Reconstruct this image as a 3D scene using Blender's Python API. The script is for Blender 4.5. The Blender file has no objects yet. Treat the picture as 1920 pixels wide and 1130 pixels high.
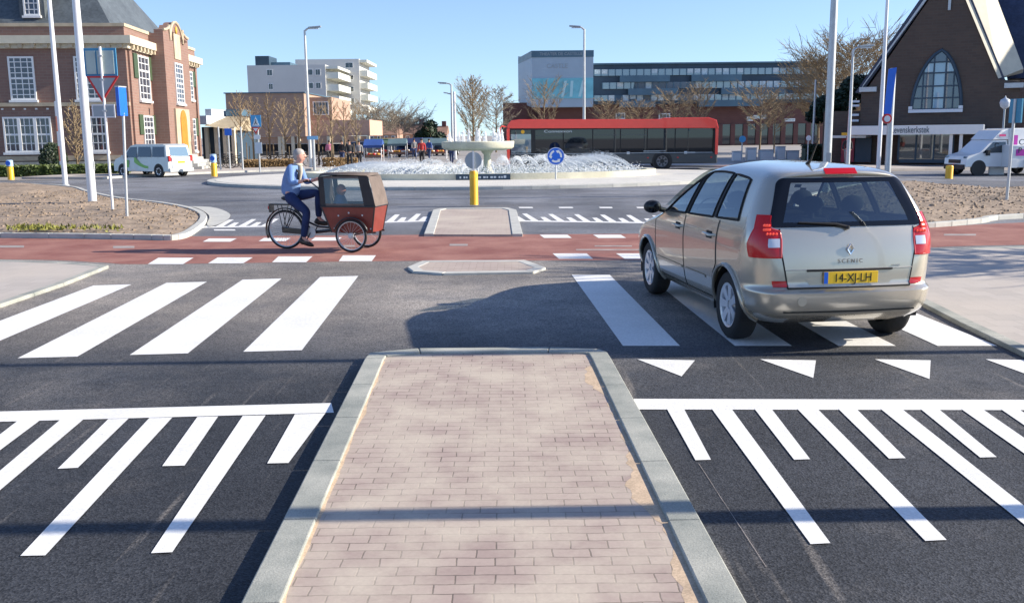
import bpy, bmesh, math, random
from mathutils import Vector, Matrix, Euler
random.seed(7)
R = math.radians
scene = bpy.context.scene
COL = scene.collection

# ------------------------------------------------------------------ camera
F = 1800.0                      # focal length in pixels of the 1920 px wide picture
CAM_H = 1.95
PITCH = math.atan((565 - 253) / F)
ROLL = 0.010
cam_data = bpy.data.cameras.new('camera')
cam = bpy.data.objects.new('camera', cam_data)
COL.objects.link(cam)
cam_data.sensor_width = 36.0
cam_data.lens = 36.0 * F / 1920.0
cam_data.clip_start = 0.05
cam_data.clip_end = 6000
CAM_R = Matrix.Rotation(R(90) - PITCH, 3, 'X') @ Matrix.Rotation(-ROLL, 3, 'Z')
cam.matrix_world = Matrix.Translation((0, 0, CAM_H)) @ CAM_R.to_4x4()
scene.camera = cam

# ------------------------------------------------------------------ sky and sun
SUN_EL, SUN_AZ = 25.4, 89.0     # azimuth from +Y towards +X
world = bpy.data.worlds.new('World')
scene.world = world
world.use_nodes = True
wn = world.node_tree
bg = wn.nodes['Background']
sky = wn.nodes.new('ShaderNodeTexSky')
sky.sky_type = 'NISHITA'
sky.sun_disc = False
sky.sun_elevation = R(SUN_EL)
sky.sun_rotation = R(SUN_AZ)
sky.air_density = 1.0
sky.dust_density = 0.35
sky.ozone_density = 3.6
# the clear spring sky is blue right down to the roofs: the lookup is lifted off the hazy horizon
stc = wn.nodes.new('ShaderNodeTexCoord')
smap = wn.nodes.new('ShaderNodeMapping')
smap.inputs['Scale'].default_value = (1, 1, 1.0)
smap.inputs['Location'].default_value = (0, 0, 0.062)
wn.links.new(stc.outputs['Generated'], smap.inputs[0])
wn.links.new(smap.outputs[0], sky.inputs[0])
hsv = wn.nodes.new('ShaderNodeHueSaturation')
hsv.inputs['Saturation'].default_value = 1.0
hsv.inputs['Hue'].default_value = 0.508
wn.links.new(sky.outputs[0], hsv.inputs['Color'])
wn.links.new(hsv.outputs[0], bg.inputs[0])
bg.inputs[1].default_value = 0.125
sun_data = bpy.data.lights.new('sun', 'SUN')
sun_data.energy = 5.0
sun_data.angle = R(0.5)
sun_data.color = (1.0, 0.91, 0.765)
sun = bpy.data.objects.new('sun', sun_data)
COL.objects.link(sun)
_d = Vector((math.cos(R(SUN_EL)) * math.sin(R(SUN_AZ)), math.cos(R(SUN_EL)) * math.cos(R(SUN_AZ)), math.sin(R(SUN_EL))))
sun.rotation_euler = _d.to_track_quat('Z', 'Y').to_euler()
sun.location = _d * 50
scene.view_settings.view_transform = 'Standard'
scene.view_settings.look = 'None'
scene.view_settings.gamma = 1
scene.view_settings.exposure = 0.88
scene.cycles.max_bounces = 6
scene.cycles.transparent_max_bounces = 12

# ------------------------------------------------------------------ picture -> place
CAM_P = Vector((0, 0, CAM_H))
def ray(px, py):
    return CAM_R @ Vector(((px - 960) / F, -(py - 565) / F, -1.0))
def G(px, py, z=0.0):
    """point of the level plane z seen at a photo pixel"""
    d = ray(px, py)
    return CAM_P + d * ((z - CAM_H) / d.z)
def P(px, py, Y):
    """point at distance Y ahead seen at a photo pixel"""
    d = ray(px, py)
    return CAM_P + d * (Y / d.y)
def GY(px, Y):
    """ground point on the plane at distance Y under a pixel column"""
    d = ray(px, 253)
    return Vector((d.x / d.y * Y, Y, 0))
def on_line(px, org, rz, ax='x'):
    """distance along a wall line (from org, along local x or y of a frame turned by rz) at which a pixel column meets it"""
    d = ray(px, 253)
    u = Vector((math.cos(rz), math.sin(rz))) if ax == 'x' else Vector((-math.sin(rz), math.cos(rz)))
    # org + t u = s d
    den = u.x * d.y - u.y * d.x
    return (org.y * d.x - org.x * d.y) / den
def zat(px, py, Y):
    return P(px, py, Y).z

# ------------------------------------------------------------------ mesh builder
class MB:
    def __init__(s):
        s.v, s.f, s.m = [], [], []
    def add(s, vs, fs, mi=0):
        o = len(s.v)
        s.v += [tuple(v) for v in vs]
        s.f += [tuple(i + o for i in f) for f in fs]
        s.m += [mi] * len(fs)
        return s
    def box(s, x0, x1, y0, y1, z0, z1, mi=0):
        return s.add([(x0, y0, z0), (x1, y0, z0), (x1, y1, z0), (x0, y1, z0), (x0, y0, z1), (x1, y0, z1), (x1, y1, z1), (x0, y1, z1)],
                     [(0, 3, 2, 1), (4, 5, 6, 7), (0, 1, 5, 4), (1, 2, 6, 5), (2, 3, 7, 6), (3, 0, 4, 7)], mi)
    def obox(s, c, rot, h, mi=0):
        """box with centre c, half sizes h, turned by a 3x3 matrix"""
        c = Vector(c)
        vs = [c + rot @ Vector((a * h[0], b * h[1], d * h[2])) for d in (-1, 1) for a, b in ((-1, -1), (1, -1), (1, 1), (-1, 1))]
        return s.add(vs, [(0, 3, 2, 1), (4, 5, 6, 7), (0, 1, 5, 4), (1, 2, 6, 5), (2, 3, 7, 6), (3, 0, 4, 7)], mi)
    def extr(s, poly, vec, mi=0, caps=True):
        vec = Vector(vec)
        a = [Vector(p) for p in poly]
        n = len(a)
        fs = [(i, (i + 1) % n, (i + 1) % n + n, i + n) for i in range(n)]
        if caps:
            fs += [tuple(reversed(range(n))), tuple(range(n, 2 * n))]
        return s.add(a + [p + vec for p in a], fs, mi)
    def prism(s, poly, z0, z1, mi=0):
        return s.extr([(p[0], p[1], z0) for p in poly], (0, 0, z1 - z0), mi)
    def poly(s, pts, mi=0):
        return s.add(pts, [tuple(range(len(pts)))], mi)
    def tube(s, pts, rad, n=8, mi=0, caps=True):
        pts = [Vector(p) for p in pts]
        if not isinstance(rad, (list, tuple)):
            rad = [rad] * len(pts)
        vs, fs = [], []
        ref = None
        for i, p in enumerate(pts):
            t = (pts[min(i + 1, len(pts) - 1)] - pts[max(i - 1, 0)])
            t = t.normalized() if t.length > 1e-9 else Vector((0, 0, 1))
            if ref is None:
                ref = t.orthogonal().normalized()
            ref = (ref - t * ref.dot(t))
            ref = ref.normalized() if ref.length > 1e-6 else t.orthogonal().normalized()
            b = t.cross(ref)
            for k in range(n):
                a = 2 * math.pi * k / n
                vs.append(p + (ref * math.cos(a) + b * math.sin(a)) * rad[i])
        for i in range(len(pts) - 1):
            for k in range(n):
                fs.append((i * n + k, i * n + (k + 1) % n, (i + 1) * n + (k + 1) % n, (i + 1) * n + k))
        if caps:
            fs.append(tuple(reversed(range(n))))
            fs.append(tuple(range((len(pts) - 1) * n, len(pts) * n)))
        return s.add(vs, fs, mi)
    def lathe(s, prof, n=24, c=(0, 0, 0), axis='Z', mi=0, closed=False):
        vs, fs = [], []
        for (r, h) in prof:
            for k in range(n):
                a = 2 * math.pi * k / n
                q = (r * math.cos(a), r * math.sin(a), h)
                if axis == 'Y':
                    q = (q[0], q[2], q[1])
                elif axis == 'X':
                    q = (q[2], q[0], q[1])
                vs.append((q[0] + c[0], q[1] + c[1], q[2] + c[2]))
        m = len(prof)
        for i in range(m if closed else m - 1):
            for k in range(n):
                j = (i + 1) % m
                fs.append((i * n + k, i * n + (k + 1) % n, j * n + (k + 1) % n, j * n + k))
        if not closed:
            if prof[0][0] > 1e-6:
                fs.append(tuple(reversed(range(n))))
            if prof[-1][0] > 1e-6:
                fs.append(tuple(range((m - 1) * n, m * n)))
        return s.add(vs, fs, mi)
    def grid(s, rows, mi=0, closed=False):
        n = len(rows[0])
        vs = [p for r in rows for p in r]
        fs = []
        for i in range(len(rows) - 1):
            for k in range(n if closed else n - 1):
                fs.append((i * n + k, i * n + (k + 1) % n, (i + 1) * n + (k + 1) % n, (i + 1) * n + k))
        return s.add(vs, fs, mi)
    def ball(s, c, r, nu=12, nv=8, mi=0, rot=None):
        if not isinstance(r, (list, tuple)):
            r = (r, r, r)
        rows = []
        for i in range(nv + 1):
            t = math.pi * i / nv
            row = []
            for k in range(nu):
                a = 2 * math.pi * k / nu
                q = Vector((r[0] * math.sin(t) * math.cos(a), r[1] * math.sin(t) * math.sin(a), r[2] * math.cos(t)))
                if rot:
                    q = rot @ q
                row.append(Vector(c) + q)
            rows.append(row)
        return s.grid(rows, mi, True)
    def build(s, name, mats, parent=None, loc=None, rz=None, smooth=None, bevel=0, fix=True, sub=0, weld=False):
        me = bpy.data.meshes.new(name)
        me.from_pydata(s.v, [], s.f)
        if not isinstance(mats, (list, tuple)):
            mats = [mats]
        for m in mats:
            me.materials.append(m)
        if len(mats) > 1:
            me.polygons.foreach_set('material_index', s.m)
        if fix or weld:
            bm = bmesh.new()
            bm.from_mesh(me)
            if weld:
                bmesh.ops.remove_doubles(bm, verts=bm.verts, dist=weld if isinstance(weld, float) else 1e-5)
            if fix:
                bmesh.ops.recalc_face_normals(bm, faces=bm.faces)
            bm.to_mesh(me)
            bm.free()
        if smooth is not None:
            me.polygons.foreach_set('use_smooth', [True] * len(me.polygons))
            me.set_sharp_from_angle(angle=R(smooth))
        o = bpy.data.objects.new(name, me)
        COL.objects.link(o)
        if parent:
            o.parent = parent
        if loc is not None:
            o.location = loc
        if rz is not None:
            o.rotation_euler = (0, 0, rz)
        if bevel:
            b = o.modifiers.new('bevel', 'BEVEL')
            b.width = bevel
            b.segments = 2
            b.limit_method = 'ANGLE'
            b.angle_limit = R(40)
        if sub:
            b = o.modifiers.new('sub', 'SUBSURF')
            b.levels = b.render_levels = sub
        return o

def tag(o, label=None, cat=None, group=None, kind=None):
    if label: o['label'] = label
    if cat: o['category'] = cat
    if group: o['group'] = group
    if kind: o['kind'] = kind
    return o
def thing(name, label, cat, loc=(0, 0, 0), rz=0.0, group=None):
    o = bpy.data.objects.new(name, None)
    COL.objects.link(o)
    o.empty_display_size = 0.2
    o.location = loc
    o.rotation_euler = (0, 0, rz)
    return tag(o, label, cat, group)
def copy_tree(o, loc=None, rz=None, label=None, scale=None, parent=None):
    c = o.copy()
    COL.objects.link(c)
    if parent: c.parent = parent
    if loc is not None: c.location = loc
    if rz is not None: c.rotation_euler = (0, 0, rz)
    if scale is not None: c.scale = scale if isinstance(scale, (tuple, list)) else (scale,) * 3
    if label: c['label'] = label
    for ch in list(o.children):
        copy_tree(ch, parent=c)
    return c
def struct(o):
    o['kind'] = 'structure'
    return o

def text_mesh(txt, size, name, material, parent=None, loc=(0, 0, 0), rot=(0, 0, 0), extrude=0.01, space=1.0, align='LEFT', sx=1.0):
    c_ = bpy.data.curves.new(name, 'FONT')
    c_.body = txt; c_.size = size; c_.extrude = extrude; c_.space_character = space; c_.align_x = align
    t_ = bpy.data.objects.new(name, c_)
    COL.objects.link(t_)
    me = bpy.data.meshes.new_from_object(t_.evaluated_get(bpy.context.evaluated_depsgraph_get()))
    bpy.data.objects.remove(t_)
    bpy.data.curves.remove(c_)
    me.name = name
    me.materials.clear()
    me.materials.append(material)
    o = bpy.data.objects.new(name, me)
    COL.objects.link(o)
    o.parent = parent
    o.location = loc
    o.rotation_euler = rot
    o.scale = (sx, 1, 1)
    return o

# ------------------------------------------------------------------ materials
def s2l(c):
    return tuple(((x / 255) / 12.92 if x / 255 <= 0.04045 else ((x / 255 + 0.055) / 1.055) ** 2.4) for x in c)
def mat(name, col, rough=0.6, metal=0.0, var=0.0, vscale=3.0, bump=0.0, bscale=40.0, spec=0.5, coat=0.0, fine=0.0, fscale=60.0, tint=None, emit=None, chips=None):
    m = bpy.data.materials.new(name)
    m.use_nodes = True
    nt = m.node_tree
    b = nt.nodes['Principled BSDF']
    b.inputs['Base Color'].default_value = (*col, 1)
    b.inputs['Roughness'].default_value = rough
    b.inputs['Metallic'].default_value = metal
    b.inputs['Specular IOR Level'].default_value = spec
    b.inputs['Coat Weight'].default_value = coat
    b.inputs['Coat Roughness'].default_value = 0.04
    if emit:
        b.inputs['Emission Color'].default_value = (*emit[0], 1)
        b.inputs['Emission Strength'].default_value = emit[1]
    tc = nt.nodes.new('ShaderNodeTexCoord')
    last = None
    def noise(scale, detail=4, rough_=0.6):
        n = nt.nodes.new('ShaderNodeTexNoise')
        n.inputs['Scale'].default_value = scale
        n.inputs['Detail'].default_value = detail
        n.inputs['Roughness'].default_value = rough_
        nt.links.new(tc.outputs['Object'], n.inputs['Vector'])
        return n
    def mix(a, bcol, fac, blend='MIX'):
        x = nt.nodes.new('ShaderNodeMix')
        x.data_type = 'RGBA'
        x.blend_type = blend
        for sock, val in ((x.inputs[6], a), (x.inputs[7], bcol)):
            if hasattr(val, 'links'):
                nt.links.new(val, sock)
            else:
                sock.default_value = (*val, 1)
        if hasattr(fac, 'links'):
            nt.links.new(fac, x.inputs[0])
        else:
            x.inputs[0].default_value = fac
        return x.outputs[2]
    if var:
        n = noise(vscale)
        r = nt.nodes.new('ShaderNodeValToRGB')
        r.color_ramp.elements[0].position = 0.32
        r.color_ramp.elements[1].position = 0.68
        nt.links.new(n.outputs[0], r.inputs[0])
        lo = tuple(c * (1 - var) for c in col)
        hi = tint if tint else tuple(min(1, c * (1 + var)) for c in col)
        last = mix(lo, hi, r.outputs[0])
    if fine:
        n = noise(fscale, 2, 0.7)
        r = nt.nodes.new('ShaderNodeValToRGB')
        r.color_ramp.elements[0].position = 0.35
        r.color_ramp.elements[1].position = 0.65
        r.color_ramp.elements[0].color = (1 - fine,) * 3 + (1,)
        r.color_ramp.elements[1].color = (1 + fine,) * 3 + (1,)
        nt.links.new(n.outputs[0], r.inputs[0])
        last = mix(last if last else col, r.outputs[0], 1.0, 'MULTIPLY')
    if chips:       # small patches where the coat has worn through
        n = noise(26, 6, 0.75)
        r = nt.nodes.new('ShaderNodeValToRGB')
        r.color_ramp.elements[0].position = 0.645
        r.color_ramp.elements[1].position = 0.74
        nt.links.new(n.outputs[0], r.inputs[0])
        last = mix(last if last else col, chips, r.outputs[0])
    if last:
        nt.links.new(last, b.inputs['Base Color'])
    if bump:
        n = noise(bscale, 3, 0.6)
        bp = nt.nodes.new('ShaderNodeBump')
        bp.inputs['Strength'].default_value = bump
        bp.inputs['Distance'].default_value = 0.02
        nt.links.new(n.outputs[0], bp.inputs['Height'])
        nt.links.new(bp.outputs[0], b.inputs['Normal'])
    m['_x'] = 0
    return m

def brickmat(name, c1, c2, mortar, bw, rh, ms, rough=0.8, swap=None, dirt=None, dirt_amt=0.5, dirt_scale=1.2, bump=0.4, offset=0.5, wob=0.0, bias=0.0):
    """brick or paver courses; swap chooses which object axes carry the courses"""
    m = bpy.data.materials.new(name)
    m.use_nodes = True
    nt = m.node_tree
    b = nt.nodes['Principled BSDF']
    b.inputs['Roughness'].default_value = rough
    tc = nt.nodes.new('ShaderNodeTexCoord')
    vec = tc.outputs['Object']
    if swap:
        sp = nt.nodes.new('ShaderNodeSeparateXYZ')
        cb = nt.nodes.new('ShaderNodeCombineXYZ')
        nt.links.new(vec, sp.inputs[0])
        if swap == 'wall':
            ad = nt.nodes.new('ShaderNodeMath')
            ad.operation = 'ADD'
            nt.links.new(sp.outputs[0], ad.inputs[0])
            nt.links.new(sp.outputs[1], ad.inputs[1])
            nt.links.new(ad.outputs[0], cb.inputs[0])
            nt.links.new(sp.outputs[2], cb.inputs[1])
        vec = cb.outputs[0]
    if wob:         # hand laid: the courses wander a little
        wn_ = nt.nodes.new('ShaderNodeTexNoise')
        wn_.inputs['Scale'].default_value = 6.0
        wn_.inputs['Detail'].default_value = 3
        nt.links.new(tc.outputs['Object'], wn_.inputs['Vector'])
        sb_ = nt.nodes.new('ShaderNodeVectorMath'); sb_.operation = 'SUBTRACT'
        nt.links.new(wn_.outputs['Color'], sb_.inputs[0]); sb_.inputs[1].default_value = (.5, .5, .5)
        sc_ = nt.nodes.new('ShaderNodeVectorMath'); sc_.operation = 'SCALE'
        nt.links.new(sb_.outputs[0], sc_.inputs[0]); sc_.inputs['Scale'].default_value = wob * 4
        ad_ = nt.nodes.new('ShaderNodeVectorMath'); ad_.operation = 'ADD'
        nt.links.new(vec, ad_.inputs[0]); nt.links.new(sc_.outputs[0], ad_.inputs[1])
        vec = ad_.outputs[0]
    br = nt.nodes.new('ShaderNodeTexBrick')
    br.offset = offset
    br.inputs['Color1'].default_value = (*c1, 1)
    br.inputs['Color2'].default_value = (*c2, 1)
    br.inputs['Mortar'].default_value = (*mortar, 1)
    br.inputs['Scale'].default_value = 1.0
    br.inputs['Mortar Size'].default_value = ms
    br.inputs['Mortar Smooth'].default_value = 0.15
    br.inputs['Brick Width'].default_value = bw
    br.inputs['Row Height'].default_value = rh
    br.inputs['Bias'].default_value = bias
    nt.links.new(vec, br.inputs['Vector'])
    out = br.outputs[0]
    def noise(scale, detail=5):
        n = nt.nodes.new('ShaderNodeTexNoise')
        n.inputs['Scale'].default_value = scale
        n.inputs['Detail'].default_value = detail
        n.inputs['Roughness'].default_value = 0.62
        nt.links.new(tc.outputs['Object'], n.inputs['Vector'])
        return n
    if dirt:
        n = noise(dirt_scale)
        r = nt.nodes.new('ShaderNodeValToRGB')
        r.color_ramp.elements[0].position = 0.36
        r.color_ramp.elements[1].position = 0.66
        r.color_ramp.elements[1].color = (dirt_amt,) * 3 + (1,)
        nt.links.new(n.outputs[0], r.inputs[0])
        x = nt.nodes.new('ShaderNodeMix')
        x.data_type = 'RGBA'
        nt.links.new(r.outputs[0], x.inputs[0])
        nt.links.new(out, x.inputs[6])
        x.inputs[7].default_value = (*dirt, 1)
        out = x.outputs[2]
    n2 = noise(55, 3)
    r2 = nt.nodes.new('ShaderNodeValToRGB')
    r2.color_ramp.elements[0].color = (0.86,) * 3 + (1,)
    r2.color_ramp.elements[1].color = (1.12,) * 3 + (1,)
    nt.links.new(n2.outputs[0], r2.inputs[0])
    x = nt.nodes.new('ShaderNodeMix')
    x.data_type = 'RGBA'
    x.blend_type = 'MULTIPLY'
    x.inputs[0].default_value = 1
    nt.links.new(out, x.inputs[6])
    nt.links.new(r2.outputs[0], x.inputs[7])
    nt.links.new(x.outputs[2], b.inputs['Base Color'])
    if bump:
        bp = nt.nodes.new('ShaderNodeBump')
        bp.inputs['Strength'].default_value = bump
        bp.inputs['Distance'].default_value = 0.004
        bp.invert = True
        nt.links.new(br.outputs['Fac'], bp.inputs['Height'])
        nt.links.new(bp.outputs[0], b.inputs['Normal'])
    return m

def glassmat(name, tint=(0.5, 0.55, 0.55), gloss=(0.9, 0.95, 1.0), ior=1.5, see=True, dark=(0.02, 0.025, 0.03), floor_=0.06):
    m = bpy.data.materials.new(name)
    m.use_nodes = True
    nt = m.node_tree
    nt.nodes.remove(nt.nodes['Principled BSDF'])
    out = nt.nodes['Material Output']
    fr = nt.nodes.new('ShaderNodeFresnel')
    geo = nt.nodes.new('ShaderNodeNewGeometry')      # same reflection from either side of the pane
    io = nt.nodes.new('ShaderNodeMath'); io.operation = 'MULTIPLY_ADD'
    nt.links.new(geo.outputs['Backfacing'], io.inputs[0]); io.inputs[1].default_value = 1 / ior - ior; io.inputs[2].default_value = ior
    nt.links.new(io.outputs[0], fr.inputs[0])
    gl = nt.nodes.new('ShaderNodeBsdfGlossy')
    gl.inputs['Roughness'].default_value = 0.02
    gl.inputs['Color'].default_value = (*gloss, 1)
    if see:
        tr = nt.nodes.new('ShaderNodeBsdfTransparent')
        tr.inputs[0].default_value = (*tint, 1)
    else:
        tr = nt.nodes.new('ShaderNodeBsdfDiffuse')
        tr.inputs[0].default_value = (*dark, 1)
    mx = nt.nodes.new('ShaderNodeMixShader')
    ad = nt.nodes.new('ShaderNodeMath')
    ad.operation = 'ADD'
    ad.use_clamp = True
    ad.inputs[1].default_value = floor_
    nt.links.new(fr.outputs[0], ad.inputs[0])
    nt.links.new(ad.outputs[0], mx.inputs[0])
    nt.links.new(tr.outputs[0], mx.inputs[1])
    nt.links.new(gl.outputs[0], mx.inputs[2])
    nt.links.new(mx.outputs[0], out.inputs[0])
    return m

M = {}
M['white_paint'] = mat('road_paint', (0.78, 0.77, 0.745), 0.6, var=0.09, vscale=1.6, tint=(0.80, 0.795, 0.775), fine=0.08, fscale=35, bump=0.15, bscale=200, chips=(0.10, 0.10, 0.10))
M['paint_worn'] = mat('worn_road_paint', (0.33, 0.29, 0.27), 0.7, var=0.25, vscale=4, fine=0.1, fscale=90)
M['concrete'] = mat('kerb_concrete', (0.31, 0.33, 0.30), 0.8, var=0.28, vscale=2.2, tint=(0.42, 0.415, 0.365), fine=0.16, fscale=110, bump=0.15, bscale=120)
M['concrete_pale'] = mat('pale_kerb_concrete', (0.46, 0.455, 0.42), 0.75, var=0.12, vscale=3, fine=0.1, fscale=120)
M['galv'] = mat('galvanised_steel', (0.50, 0.52, 0.53), 0.45, 0.45, var=0.08, vscale=6)
M['pole_white'] = mat('white_lacquered_pole', (0.70, 0.70, 0.72), 0.4, 0.15, var=0.04, vscale=2)
M['black'] = mat('black_plastic', (0.012, 0.012, 0.014), 0.5, fine=0.1)
M['rubber'] = mat('tyre_rubber', (0.018, 0.018, 0.019), 0.8, bump=0.2, bscale=60)
M['white'] = mat('white_lacquer', (0.75, 0.75, 0.74), 0.4, var=0.03)
M['yellow'] = mat('yellow_bollard_plastic', (0.80, 0.42, 0.015), 0.4, var=0.05)
M['sign_blue'] = mat('sign_blue', (0.012, 0.13, 0.62), 0.35, var=0.04)
M['sign_grey'] = mat('sign_back_grey', (0.33, 0.37, 0.40), 0.5, 0.3, var=0.06)
M['red'] = mat('sign_red', (0.55, 0.02, 0.02), 0.4, var=0.05)
M['glass_dark'] = glassmat('dark_window_glass', see=False, floor_=0.05)
M['glass_sky'] = glassmat('sky_window_glass', see=False, dark=(0.10, 0.16, 0.20), floor_=0.16)
# ------------------------------------------------------------------ ground, road, paths
def asphalt_mat(name, base, dusty):
    m = bpy.data.materials.new(name)
    m.use_nodes = True
    nt = m.node_tree
    b = nt.nodes['Principled BSDF']
    b.inputs['Roughness'].default_value = 0.72
    b.inputs['Specular IOR Level'].default_value = 0.35
    tc = nt.nodes.new('ShaderNodeTexCoord')
    def N(scale, det=4, ro=0.6):
        n = nt.nodes.new('ShaderNodeTexNoise')
        n.inputs['Scale'].default_value = scale
        n.inputs['Detail'].default_value = det
        n.inputs['Roughness'].default_value = ro
        nt.links.new(tc.outputs['Object'], n.inputs['Vector'])
        return n.outputs[0]
    def ramp(i, p0, p1, c0, c1):
        r = nt.nodes.new('ShaderNodeValToRGB')
        r.color_ramp.elements[0].position = p0
        r.color_ramp.elements[1].position = p1
        r.color_ramp.elements[0].color = (*c0, 1) if not isinstance(c0, (int, float)) else (c0, c0, c0, 1)
        r.color_ramp.elements[1].color = (*c1, 1) if not isinstance(c1, (int, float)) else (c1, c1, c1, 1)
        nt.links.new(i, r.inputs[0])
        return r.outputs[0]
    def mx(a, c, fac, blend='MIX'):
        x = nt.nodes.new('ShaderNodeMix')
        x.data_type = 'RGBA'
        x.blend_type = blend
        for s_, v in ((x.inputs[6], a), (x.inputs[7], c)):
            if hasattr(v, 'links'): nt.links.new(v, s_)
            else: s_.default_value = (*v, 1)
        if hasattr(fac, 'links'): nt.links.new(fac, x.inputs[0])
        else: x.inputs[0].default_value = fac
        return x.outputs[2]
    def mth(op, a, c=0.0):
        x = nt.nodes.new('ShaderNodeMath')
        x.operation = op
        x.use_clamp = op in ('ADD',)
        for s_, v in ((x.inputs[0], a), (x.inputs[1], c)):
            if hasattr(v, 'links'): nt.links.new(v, s_)
            else: s_.default_value = v
        return x.outputs[0]
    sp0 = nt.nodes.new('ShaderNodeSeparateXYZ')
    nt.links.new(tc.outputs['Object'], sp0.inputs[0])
    old = ramp(mth('DIVIDE', sp0.outputs[1], 60.0), 0.10, 0.37, 0.0, 1.0)     # blend to a paler, bluer grey further along Y
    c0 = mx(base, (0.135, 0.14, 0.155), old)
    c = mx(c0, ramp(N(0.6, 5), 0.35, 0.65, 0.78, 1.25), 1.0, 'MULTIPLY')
    # construction dust trodden over the crossing, and faint tyre-polished streaks
    sp = nt.nodes.new('ShaderNodeSeparateXYZ')
    nt.links.new(tc.outputs['Object'], sp.inputs[0])
    cx = mth('DIVIDE', mth('ADD', sp.outputs[0], 0.4), 3.4)
    cy = mth('DIVIDE', mth('SUBTRACT', sp.outputs[1], 12.8), 4.4)
    d = mth('ADD', mth('MULTIPLY', cx, cx), mth('MULTIPLY', cy, cy))
    fall = mth('SUBTRACT', 1.0, d)
    fall = ramp(fall, 0.0, 0.8, 0.0, 1.0)
    ring = ramp(sp.outputs[1], 0.0, 1.0, 0.0, 1.0)
    nz = ramp(N(1.1, 6, 0.68), 0.38, 0.66, 0.0, 1.0)
    c = mx(c, dusty, mth('MULTIPLY', fall, mth('ADD', mth('MULTIPLY', nz, 0.50), 0.42)))
    nz2 = ramp(N(0.35, 6, 0.7), 0.5, 0.8, 0.0, 0.35)
    c = mx(c, dusty, nz2)
    # older and newer laying passes: broad soft patches, and dark damp-looking blotches
    c = mx(c, ramp(N(0.16, 3, 0.5), 0.42, 0.58, 0.80, 1.22), 1.0, 'MULTIPLY')
    c = mx(c, ramp(N(2.3, 5, 0.7), 0.30, 0.42, 0.72, 1.0), 1.0, 'MULTIPLY')
    # scuff lines along the travel direction
    mp = nt.nodes.new('ShaderNodeMapping')
    mp.inputs['Scale'].default_value = (9.0, 0.5, 1)
    mp.inputs['Rotation'].default_value = (0, 0, R(-3))
    nt.links.new(tc.outputs['Object'], mp.inputs[0])
    n = nt.nodes.new('ShaderNodeTexNoise')
    n.inputs['Scale'].default_value = 1.0
    n.inputs['Detail'].default_value = 3
    nt.links.new(mp.outputs[0], n.inputs['Vector'])
    c = mx(c, dusty, ramp(n.outputs[0], 0.64, 0.80, 0.0, 0.5))
    # chippings
    vo = nt.nodes.new('ShaderNodeTexVoronoi')
    vo.inputs['Scale'].default_value = 95
    nt.links.new(tc.outputs['Object'], vo.inputs['Vector'])
    sx = nt.nodes.new('ShaderNodeSeparateColor')
    nt.links.new(vo.outputs['Color'], sx.inputs[0])
    c = mx(c, ramp(sx.outputs[0], 0.0, 1.0, 0.45, 1.75), 1.0, 'MULTIPLY')
    nt.links.new(c, b.inputs['Base Color'])
    bp = nt.nodes.new('ShaderNodeBump')
    bp.inputs['Strength'].default_value = 0.5
    bp.inputs['Distance'].default_value = 0.004
    nt.links.new(vo.outputs['Distance'], bp.inputs['Height'])
    nt.links.new(bp.outputs[0], b.inputs['Normal'])
    return m

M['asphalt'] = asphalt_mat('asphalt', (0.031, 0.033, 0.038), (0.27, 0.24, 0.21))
M['red_asphalt'] = mat('red_asphalt', (0.24, 0.082, 0.066), 0.85, var=0.10, vscale=1.2, fine=0.18, fscale=160, bump=0.3, bscale=200, tint=(0.34, 0.16, 0.125))
M['pavers'] = brickmat('brick_pavers', (0.33, 0.25, 0.222), (0.40, 0.315, 0.275), (0.15, 0.12, 0.10), 0.175, 0.088, 0.004, dirt=(0.50, 0.43, 0.35), dirt_amt=0.93, dirt_scale=2.1, bump=0.5, wob=0.006)
M['pavers_sandy'] = brickmat('sandy_brick_pavers', (0.36, 0.29, 0.25), (0.42, 0.34, 0.30), (0.2, 0.16, 0.13), 0.21, 0.105, 0.003, dirt=(0.50, 0.43, 0.355), dirt_amt=0.97, dirt_scale=0.6, bump=0.3)
M['slab'] = brickmat('pavement_slabs', (0.38, 0.345, 0.315), (0.44, 0.40, 0.365), (0.30, 0.27, 0.25), 0.30, 0.30, 0.004, dirt=(0.50, 0.44, 0.38), dirt_amt=0.7, dirt_scale=0.6, bump=0.2)
M['cobble'] = brickmat('apron_cobbles', (0.55, 0.53, 0.48), (0.62, 0.60, 0.55), (0.38, 0.36, 0.33), 0.2, 0.1, 0.008, dirt=(0.66, 0.63, 0.57), dirt_amt=0.6)
M['ground'] = mat('plaza_paving', (0.30, 0.275, 0.255), 0.85, var=0.15, vscale=0.3, fine=0.1, fscale=8)
M['soil'] = mat('sandy_soil', (0.27, 0.205, 0.15), 0.95, var=0.32, vscale=2.2, fine=0.25, fscale=14, bump=1.0, bscale=7)

mb = MB()
mb.box(-1500, 1500, -300, 3000, -0.5, -0.02)
struct(mb.build('ground', M['ground']))

FC = GY(900, 44.3)          # fountain / roundabout middle on the ground
FC.z = 0
RX, RY = 12.2, 9.4          # the oval apron
EX = RX / RY
RA = 15.2
poly = [(-90, -25), (90, -25), (90, 48), ]
for k in range(0, 41):
    a = R(12) + (math.pi - R(24)) * k / 40
    poly.append((FC.x + (RA + 4) * math.cos(a), FC.y + RA * math.sin(a)))
poly += [(-90, 52)]
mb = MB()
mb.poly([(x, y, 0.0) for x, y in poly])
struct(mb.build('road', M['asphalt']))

def sheet(name, pix, material, z=0.004, world=None):
    pts = [G(a, b, z) for a, b in pix] if world is None else [Vector((a, b, z)) for a, b in world]
    m_ = MB()
    m_.poly(pts)
    return struct(m_.build(name, material))

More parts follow.
